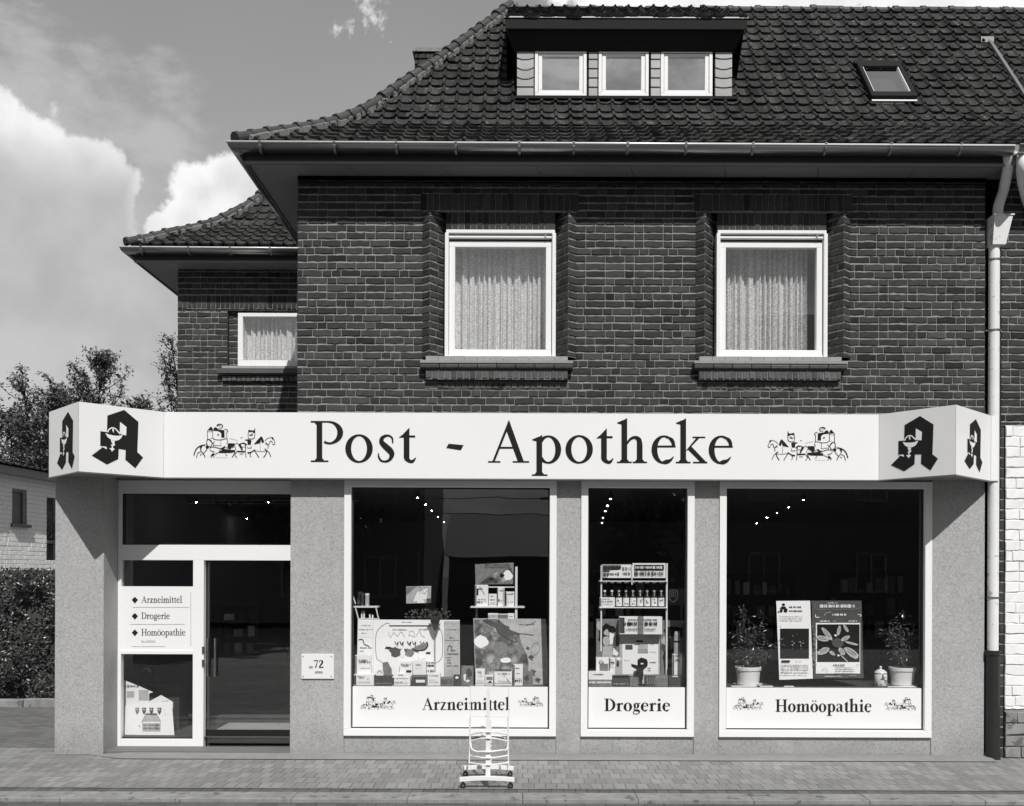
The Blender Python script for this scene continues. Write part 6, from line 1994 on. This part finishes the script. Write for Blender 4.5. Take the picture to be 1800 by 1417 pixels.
# ceiling spots
first = None
spots = [(734, 875, 1.5), (748, 887, 2.7), (759, 898, 4.0), (770, 909, 5.4), (781, 918, 7.0), (1073, 877, 1.5), (1068, 889, 2.7), (1064, 899, 4.0), (1060, 910, 5.4), (1058, 919, 7.0),
         (1412, 879, 1.6), (1386, 892, 2.9), (1366, 902, 4.0), (1348, 910, 5.4), (1330, 920, 7.0), (345, 883, 2.0), (472, 883, 2.0), (434, 912, 5.0)]
rowname = ['left', 'middle', 'right']
for i, (px, py, Y) in enumerate(spots):
    lab = 'small lit ceiling spot in the row seen through the %s window' % ['left display', 'narrow middle', 'right display', 'fanlight'][min(i // 5, 3)] if i < 15 else 'small lit ceiling spot seen through the fanlight over the door'
    grp = 'lit ceiling spots behind the %s' % ('left window', 'middle window', 'right window', 'fanlight')[min(i // 5, 3)]
    p = W(px, py, Y)
    if first is None:
        first = thing('ceiling_spot', lab, 'spot light', p, grp)
        mb = MB(); mb.lathe((p.x, p.y, p.z), [(.002, -.004), (.006, -.003), (.0075, .0), (.0075, .003)], 14); build('lamp_face', mb, M['lamp'], first)
        mb = MB(); mb.lathe((p.x, p.y, p.z), [(.02, .006), (.03, .004), (.034, .02), (.034, .05), (.010, .06), (.010, .10)], 14); build('spot_housing', mb, M['black'], first)
    else:
        c = copy_tree(first, None, p); c['label'] = lab; c['group'] = grp

# ------------------------------------------------------------------ the wheeled display stand on the pavement
YF, YK = -1.47, -.98       # front and rear foot
t = thing('display_stand', 'white wheeled metal display rack standing empty on the pavement', 'display rack', (WX(857, 1390, -1.22), -1.22, 0))
def tubes(name, lines, r=.008, n=8, m=None):
    mb = MB()
    for l in lines: mb.tube(l, r, n)
    return build(name, mb, m or M['white'], t, smooth=False)
Zf = lambda py, Y=YF: W(0, py, Y).z
for Y, xa, xb, py in ((YF, 808, 904, 1389), (YK, 813, 903, 1357)):
    x0, x1 = WX(xa, py, Y), WX(xb, py, Y)
    mb = MB()
    z = .065
    n = 8
    for i in range(n):
        a, b = i / n, (i + 1) / n
        za, zb = z + .012 * math.sin(math.pi * a), z + .012 * math.sin(math.pi * b)
        mb.hexa([(x0 + (x1 - x0) * a, Y - .025, za), (x0 + (x1 - x0) * b, Y - .025, zb), (x0 + (x1 - x0) * b, Y + .025, zb), (x0 + (x1 - x0) * a, Y + .025, za)],
                [(x0 + (x1 - x0) * a, Y - .025, za + .032), (x0 + (x1 - x0) * b, Y - .025, zb + .032), (x0 + (x1 - x0) * b, Y + .025, zb + .032), (x0 + (x1 - x0) * a, Y + .025, za + .032)])
    build('foot_bar', mb, M['white'], t)
    for xx in (x0 + .03, x1 - .035):
        mb = MB()
        mb.tube([(xx, Y - .011, .026), (xx, Y + .011, .026)], .026, 16, m=0)
        mb.tube([(xx, Y - .014, .026), (xx, Y + .014, .026)], .011, 12, m=1)
        mb.box(xx - .009, xx + .009, Y + .014, Y + .018, .03, .066, 1)
        build('castor', mb, [M['rubber'], M['chrome']], t)
xm = WX(858, 1300, YF + .2)
for Y, pt_ in ((YF + .035, 1208), (YK - .0, 1270)):
    mb = MB()
    xc = WX(858, 1300, YF + .035)
    if Y < -1.2:
        mb.box(xc - .022, xc + .022, Y - .012, Y + .012, .075, Zf(1262, Y))
        mb.box(xc - .014, xc + .014, Y - .010, Y + .010, Zf(1262, Y), Zf(1207, Y))
        build('mast', mb, M['white'], t, bevel=.003)
    else:
        mb.box(xc - .016, xc + .016, Y - .01, Y + .01, .075, .55); build('rear_mast', mb, M['white'], t)
mb = MB(); mb.box(WX(858, 1380, YF + .2) - .014, WX(858, 1380, YF + .2) + .014, YF + .026, YK - .026, .08, .10); build('base_spine', mb, M['white'], t)
Y1, Y2 = -1.36, -1.16
PX = lambda px, py, Y: W(px, py, Y)
side = []
for px, top, bot in ((826, 1262, 1342), (893, 1262, 1354)):
    side.append([PX(px, top, Y1), PX(px, 1300, Y1), PX(px - (1.5 if px < 850 else -1), bot, Y1)])
tubes('side_wire', side, .0075)
tubes('upper_frame', [[PX(827, 1300, Y2), PX(827, 1206, Y2), PX(894, 1208, Y2), PX(894, 1300, Y2)], [PX(827, 1258, Y1), PX(893, 1260, Y1)]], .0045, 6)
sh = []
for y, sag, kk in ((1291, -4, 0), (1303, -5, 0), (1328, 4, 0), (1341, 3, 0)):
    a, mL, mR, b = PX(827, y, Y1), PX(846, y + sag, Y1 - .09), PX(870, y + sag, Y1 - .09), PX(893, y, Y1)
    sh.append([a, mL, PX(858, y + sag * 1.1, Y1 - .1), mR, b])
tubes('shelf_wire', sh, .0075)
lp = []
lp.append(catmull([PX(827, 1304, Y1), PX(829, 1316, Y1 - .04), PX(838, 1321, Y1 - .08), PX(850, 1321, Y1 - .1), PX(858, 1322, Y1 - .1)], 5))
lp.append(catmull([PX(893, 1304, Y1), PX(891, 1317, Y1 - .02), PX(880, 1319, Y1 - .08), PX(858, 1322, Y1 - .1)], 5))
tubes('loop_wire', lp, .008)
tubes('thin_wire', [[PX(833, 1277, Y2), PX(884, 1277, Y2)], [PX(828, 1289, Y2), PX(848, 1289, Y2)], [PX(868, 1285, Y2), PX(890, 1284, Y2)], [PX(829, 1296, Y2), PX(842, 1292, Y2), PX(858, 1293, Y2)], [PX(858, 1293, Y2), PX(875, 1294, Y2), PX(890, 1298, Y2)]], .005, 6)
tubes('rear_stay', [[PX(892, 1340, Y1), PX(894, 1358, YK)], [PX(825, 1340, Y1), PX(822, 1344, YK)]], .008)

# ------------------------------------------------------------------ hedge, fence, house and trees on the left
mb = MB(); rr = random.Random(31)
HX0, HX1, HY0, HY1, HZ = -11.2, -6.15, 3.75, 5.3, 1.93
mb.m = 1; mb.box(HX0 + .15, HX1 - .15, HY0 + .2, HY1, .05, HZ - .2); mb.m = 0
for _ in range(26000):
    s = rr.random()
    dep = abs(rr.gauss(0, .10))
    if s < .66: p = Vector((rr.uniform(HX0, HX1), HY0 + dep, rr.uniform(.10, HZ))); nrm = Vector((0, -1, .35))
    elif s < .82: p = Vector((HX1 - dep, rr.uniform(HY0, HY1), rr.uniform(.1, HZ))); nrm = Vector((1, -.2, .3))
    else: p = Vector((rr.uniform(HX0, HX1), rr.uniform(HY0, HY1), HZ - dep + .05 * math.sin(rr.random() * 9))); nrm = Vector((0, -.3, 1))
    bump = .11 * math.sin(p.x * 3.1 + p.z * 4) + .08 * math.sin(p.x * 7.3 - p.z * 6.1) + .04 * math.sin(p.x * 17 + p.z * 13)
    p.y += bump
    d = Vector((rr.gauss(0, 1), rr.gauss(0, .5) - .3, rr.gauss(0, .8))).normalized()
    mb.tone = rr.random()
    mb.leaf(p, d, (nrm + Vector((rr.gauss(0, .5), rr.gauss(0, .5), rr.gauss(0, .5)))).normalized(), rr.uniform(.04, .085), rr.uniform(.022, .042))
build('hedge', mb, [M['hedge_leaf'], M['bark']], label='dense clipped dark hedge along the yard at the left edge', cat='hedge')
mb = MB(); x = HX0
while x < HX1 + .1:
    L = rr.uniform(.35, .6)
    mb.box(x + .006, x + L - .006, HY0 - .30 + rr.gauss(0, .01), HY0 - .18, -.05, .10 + rr.gauss(0, .012)); x += L
build('bed_edging', mb, M['kerb'], bevel=.015, label='row of rough stones edging the bed under the hedge', cat='stone edging')

t = thing('board_fence', 'dark board fence showing above the hedge at left', 'fence', (-9.2, 6.2, 0))
mb = MB(); YFn = 6.2
mb.box(-14, -7.2, YFn - .02, YFn + .02, W(0, 1008, YFn).z, W(0, 1002.5, YFn).z); build('rail', mb, M['wood'], t)
mb = MB(); mb.box(-14, -7.2, YFn - .02, YFn + .02, W(0, 1024, YFn).z, W(0, 1014.5, YFn).z); build('rail', mb, M['wood'], t)
for a, b in ((33, 52), (89, 100), (-60, -45)):
    mb = MB(); mb.box(WX(a, 1010, YFn - .05), WX(b, 1010, YFn - .05), YFn - .07, YFn - .021, 0, W(0, 1002, YFn).z); build('post', mb, M['wood'], t)

# white brick house
HXW = -12.0
hw = thing('white_house', 'long low white brick house with tiled eaves behind the hedge', 'house', (HXW - 3, 14, 0))
def at_wall(px, py):
    d = HXW * F_PX / (px - VX); return d - CAM_D, W(px, py, d - CAM_D).z
ya, zt_ = at_wall(22, 857); yb, zb_ = at_wall(45, 921)
zt_ = at_wall(33, 860)[1]; zb_ = at_wall(33, 921)[1]
yc, zc1 = at_wall(76, 872); yd, _ = at_wall(96, 872); zc0 = at_wall(86, 985)[1]
ze = at_wall(0, 830)[1]
HY_A, HY_B = 8.0, 19.0
mb = MB()
brick_run(mb, (HXW, HY_A), (HXW, HY_B), 0, 4.22, [(ya - HY_A, yb - HY_A, zb_, zt_), (yc - HY_A, yd + .4 - HY_A, zc0, zc1)], course=.105, L=.32, H=.15, joint=.012, proud=.008)
mb.box(HXW - 8, HXW - .3, HY_A, HY_A + .2, 0, 4.22, 0)
mb.box(HXW - 8, HXW - .3, HY_B - .2, HY_B, 0, 4.22, 0)
build('wall', mb, [M['white_wall'], M['white_joint']], hw)
mb = MB()
mb.box(HXW - .16, HXW - .08, ya, yb, zb_, zt_, 0)
fr = build('window', mb, M['room'], hw)
mb = MB(); mb.box(HXW - .075, HXW - .02, yb - .11, yb, zb_, zt_); mb.box(HXW - .075, HXW - .03, ya, yb - .112, zt_ - .07, zt_); build('frame', mb, M['grey2'], fr)
mb = MB(); mb.box(HXW - .10, HXW + .10, ya - .05, yb + .05, zb_ - .08, zb_ - .005); build('sill', mb, M['wood'], fr)
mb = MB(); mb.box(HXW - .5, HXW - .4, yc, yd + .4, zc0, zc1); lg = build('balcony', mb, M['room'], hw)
mb = MB(); mb.box(HXW - .38, HXW + .06, yc, yd + .4, zc0 + .42, zc0 + .5); build('balcony_rail', mb, M['wood'], lg)
mb = MB()
for _ in range(500):
    p = Vector((HXW - rr.uniform(.0, .3), rr.uniform(yc, yd + .3), zc0 + .5 + abs(rr.gauss(0, .22)))); mb.tone = rr.random()
    mb.leaf(p, Vector((rr.gauss(0, .5), rr.gauss(0, .5), 1)), Vector((1, -.5, 0)), .16, .03)
build('balcony_plant', mb, M['leaf'], lg)
mb = MB()
oe = .34
ez_ = 4.16
mb.hexa([(HXW + oe, HY_A - .3, ez_), (HXW + oe, HY_B + .3, ez_), (HXW - .02, HY_B + .3, ez_ + .02), (HXW - .02, HY_A - .3, ez_ + .02)],
        [(HXW + oe, HY_A - .3, ez_ + .17), (HXW + oe, HY_B + .3, ez_ + .17), (HXW - .02, HY_B + .3, ez_ + .19), (HXW - .02, HY_A - .3, ez_ + .19)])
build('eaves_board', mb, M['soffit'], hw)
mb = MB()
tile_slope(mb, lambda u, k, z: (HXW + oe + .04 - k, u, z), lambda k: HY_A - .3, lambda k: HY_B + .3, prof=[(0, ez_ + .2), (4.5, ez_ + .2 + .3)], pitch=.26, step=.34, rng=random.Random(77))
mb.tone = .4
mb.poly([(HXW - 4.1, HY_A - .3, ez_ + .45), (HXW - 4.1, HY_B + .3, ez_ + .45), (HXW - 8.5, HY_B + .3, ez_ + .1), (HXW - 8.5, HY_A - .3, ez_ + .1)])
build('roof', mb, M['tile'], hw)
from mathutils import Matrix
pv = Vector((HXW, (ya + yb) / 2, 0)); rt = Matrix.Rotation(math.radians(-4), 3, 'Z')
hw.rotation_euler.z = math.radians(-4)
hw.location = pv - rt @ (pv - ROOT[hw.name])

def tree(label, x, y, h, rad, seed, nb, leaves, z_lo=.25, lsize=.11, conic=False, name='tree', up=.5):
    rr = random.Random(seed)
    t = thing(name, label, 'tree', (x, y, 0))
    tb, lb = MB(), MB()
    top = Vector((x + rr.gauss(0, .1), y, h))
    trunk = catmull([(x, y, 0), (x + rr.gauss(0, .12), y + rr.gauss(0, .1), h * .4), (x + rr.gauss(0, .12), y, h * .75), top], 5)
    n = len(trunk)
    tb.tube(trunk, [max(.012, .11 * h / 7 * (1 - i / (n - 1)) ** .8) for i in range(n)], 8)
    tips = []
    for b in range(nb):
        s = z_lo + (1 - z_lo) * rr.random() ** .8 * .97
        k = s * (n - 1); i = int(k); p = trunk[i].lerp(trunk[min(i + 1, n - 1)], k - i)
        prof = (1 - s) ** .75 + .08 if conic else math.sin(math.pi * min(1, .18 + .80 * ((s - z_lo) / (1 - z_lo)))) ** .7
        L = rad * prof * rr.uniform(.65, 1.15)
        a = rr.uniform(0, 2 * math.pi)
        d = Vector((math.cos(a), math.sin(a), rr.uniform(up * .3, up * 1.6)))
        e = p + d.normalized() * L
        mid = p.lerp(e, .5) + Vector((rr.gauss(0, .06), rr.gauss(0, .06), -.05 * L))
        line = catmull([p, mid, e + Vector((0, 0, .12 * L))], 4)
        tb.tube(line, [.022 * (1 - .8 * q / (len(line) - 1)) for q in range(len(line))], 4, cap=False)
        tips.append((line, L))
        for _ in range(3):
            k = rr.uniform(.3, 1) * (len(line) - 1); i2 = int(k); q = line[i2].lerp(line[min(i2 + 1, len(line) - 1)], k - i2)
            e2 = q + Vector((rr.gauss(0, .5), rr.gauss(0, .5), rr.uniform(.1, .8))).normalized() * L * rr.uniform(.25, .5)
            l2 = [q, q.lerp(e2, .5), e2]; tb.tube(l2, [.009, .007, .003], 4, cap=False); tips.append((l2, L * .5))
    tot = sum(q[1] for q in tips)
    for line, L in tips:
        for _ in range(max(2, int(leaves * L / tot))):
            k = (rr.random() ** .6) * (len(line) - 1); i2 = int(k); q = line[i2].lerp(line[min(i2 + 1, len(line) - 1)], k - i2)
            d = Vector((rr.gauss(0, 1), rr.gauss(0, 1), rr.gauss(0, .8))).normalized()
            lb.tone = rr.random()
            lb.leaf(q + d * rr.uniform(0, .10), d, Vector((rr.gauss(0, .6), -.4, 1)), lsize * rr.uniform(.6, 1.25), lsize * rr.uniform(.4, .65))
    build('trunk', tb, M['bark'], t); build('crown', lb, M['leaf'], t)
    return t
def tpos(px, Y): return WX(px, 700, Y)
tree('slender conical tree with sparse twigs at the far left edge', tpos(38, 20.5), 20.5, W(0, 648, 20.5).z, 1.7, 51, 52, 2300, .3, .115, True, up=1.0)
tree('leafy rounded tree rising behind the left end of the sign', tpos(178, 20), 20, W(0, 640, 20).z, 1.55, 52, 70, 6500, .3, .12, up=1.9)
tree('bushy tree hugging the corner of the rear wing', tpos(312, 15), 15, W(0, 605, 15).z, 1.05, 53, 48, 3800, .3, .10, up=1.6)
tree('low dense tree between the slender and the rounded tree', tpos(100, 22), 22, W(0, 712, 22).z, 2.2, 54, 70, 5200, .25, .17, up=.9)
tree('dark dense tree over the roof of the white house', tpos(12, 24), 24, W(0, 735, 24).z, 2.6, 55, 80, 6500, .25, .19, up=.5)
tree('shrubby tree behind the rounded tree near the wing', tpos(238, 22), 22, W(0, 712, 22).z, 1.4, 56, 46, 2400, .3, .16, up=1.0)

# ------------------------------------------------------------------ across the street: what the panes mirror
M['shade_brick'] = mat('brown_brick', .10, .9, .3, 8)
M['shade_roof'] = mat('weathered_roof', .16, .8, .2, 3)
def row_house(label, x0, x1, y, h, roof, wins, rise=3.2, wallm=None):
    t = thing('row_house', label, 'house', ((x0 + x1) / 2, y, 0))
    mb = MB(); mb.box(x0, x1, y - 8, y, 0, h); build('wall', mb, wallm or M['shade_brick'], t)
    mb = MB(); mb.prism([(x0 - .2, y + .4, h - .1), (x0 - .2, y - 4, h + rise), (x0 - .2, y - 8.4, h - .1)], 0, (x1 - x0 + .4, 0, 0)); build('roof', mb, roof, t)
    for wx, wz in wins:
        mb = MB(); rect_frame(mb, wx - .6, wx + .6, wz, wz + 1.5, .09, .09, .09, .09, y + .003, y + .05); mb.box(wx - .04, wx + .04, y + .003, y + .05, wz + .09, wz + 1.41)
        build('window', mb, M['grey2'], t)
row_house('tall dark brick house across the street mirrored in the left window', -16, -3.6, -24, 7.2, M['tile'], [(-5.2, 1.0), (-8.4, 1.0), (-5.2, 4.4), (-8.4, 4.4), (-12, 4.4)])
row_house('low house with a pale roof across the street mirrored in the left window', -3.3, 5.2, -31, 2.7, M['shade_roof'], [(-1.5, .9)], 2.0)
row_house('long dark house across the street mirrored in the right windows', 2.4, 24, -25, 9.5, M['tile'], [(5, 1.2), (9, 1.2), (13, 1.2), (5, 4.6), (9, 4.6), (13, 4.6)])
row_house('dark house across the street at the far left', -34, -17, -26, 7.5, M['tile'], [(-20, 1.2), (-24, 1.2)])
for i, (x, y, h, rd) in enumerate(((-7.4, -21, 9.8, 2.6), (3.6, -20, 9, 2.2))):
    tree(['tree across the street before the tall dark house', 'tree across the street before the long dark house'][i], x, y, h, rd, 90 + i, 90, 5200, .12, .36, up=.5)
up_ = thing('utility_pole', 'wooden pole across the street mirrored in the left window', 'pole', (1.2, -27, 0))
mb = MB(); mb.tube([(1.2, -27, 0), (1.2, -27, 5.2)], [.10, .07], 10); mb.box(.7, 1.7, -27.05, -26.95, 4.8, 4.9); build('pole', mb, M['bark'], up_)
for z0, z1 in ((5.2, 5.6), (4.85, 5.0), (4.4, 4.1)):
    mb = MB(); mb.tube([(-18 + 2.4 * q, -27, z0 + (z1 - z0) * q / 16 + .012 * ((q - 8) ** 2 - 20) * .25) for q in range(17)], .016, 5)
    build('overhead_wire', mb, M['rubber'], label='overhead wire along the far side of the street', cat='wire', group='overhead wires across the street')
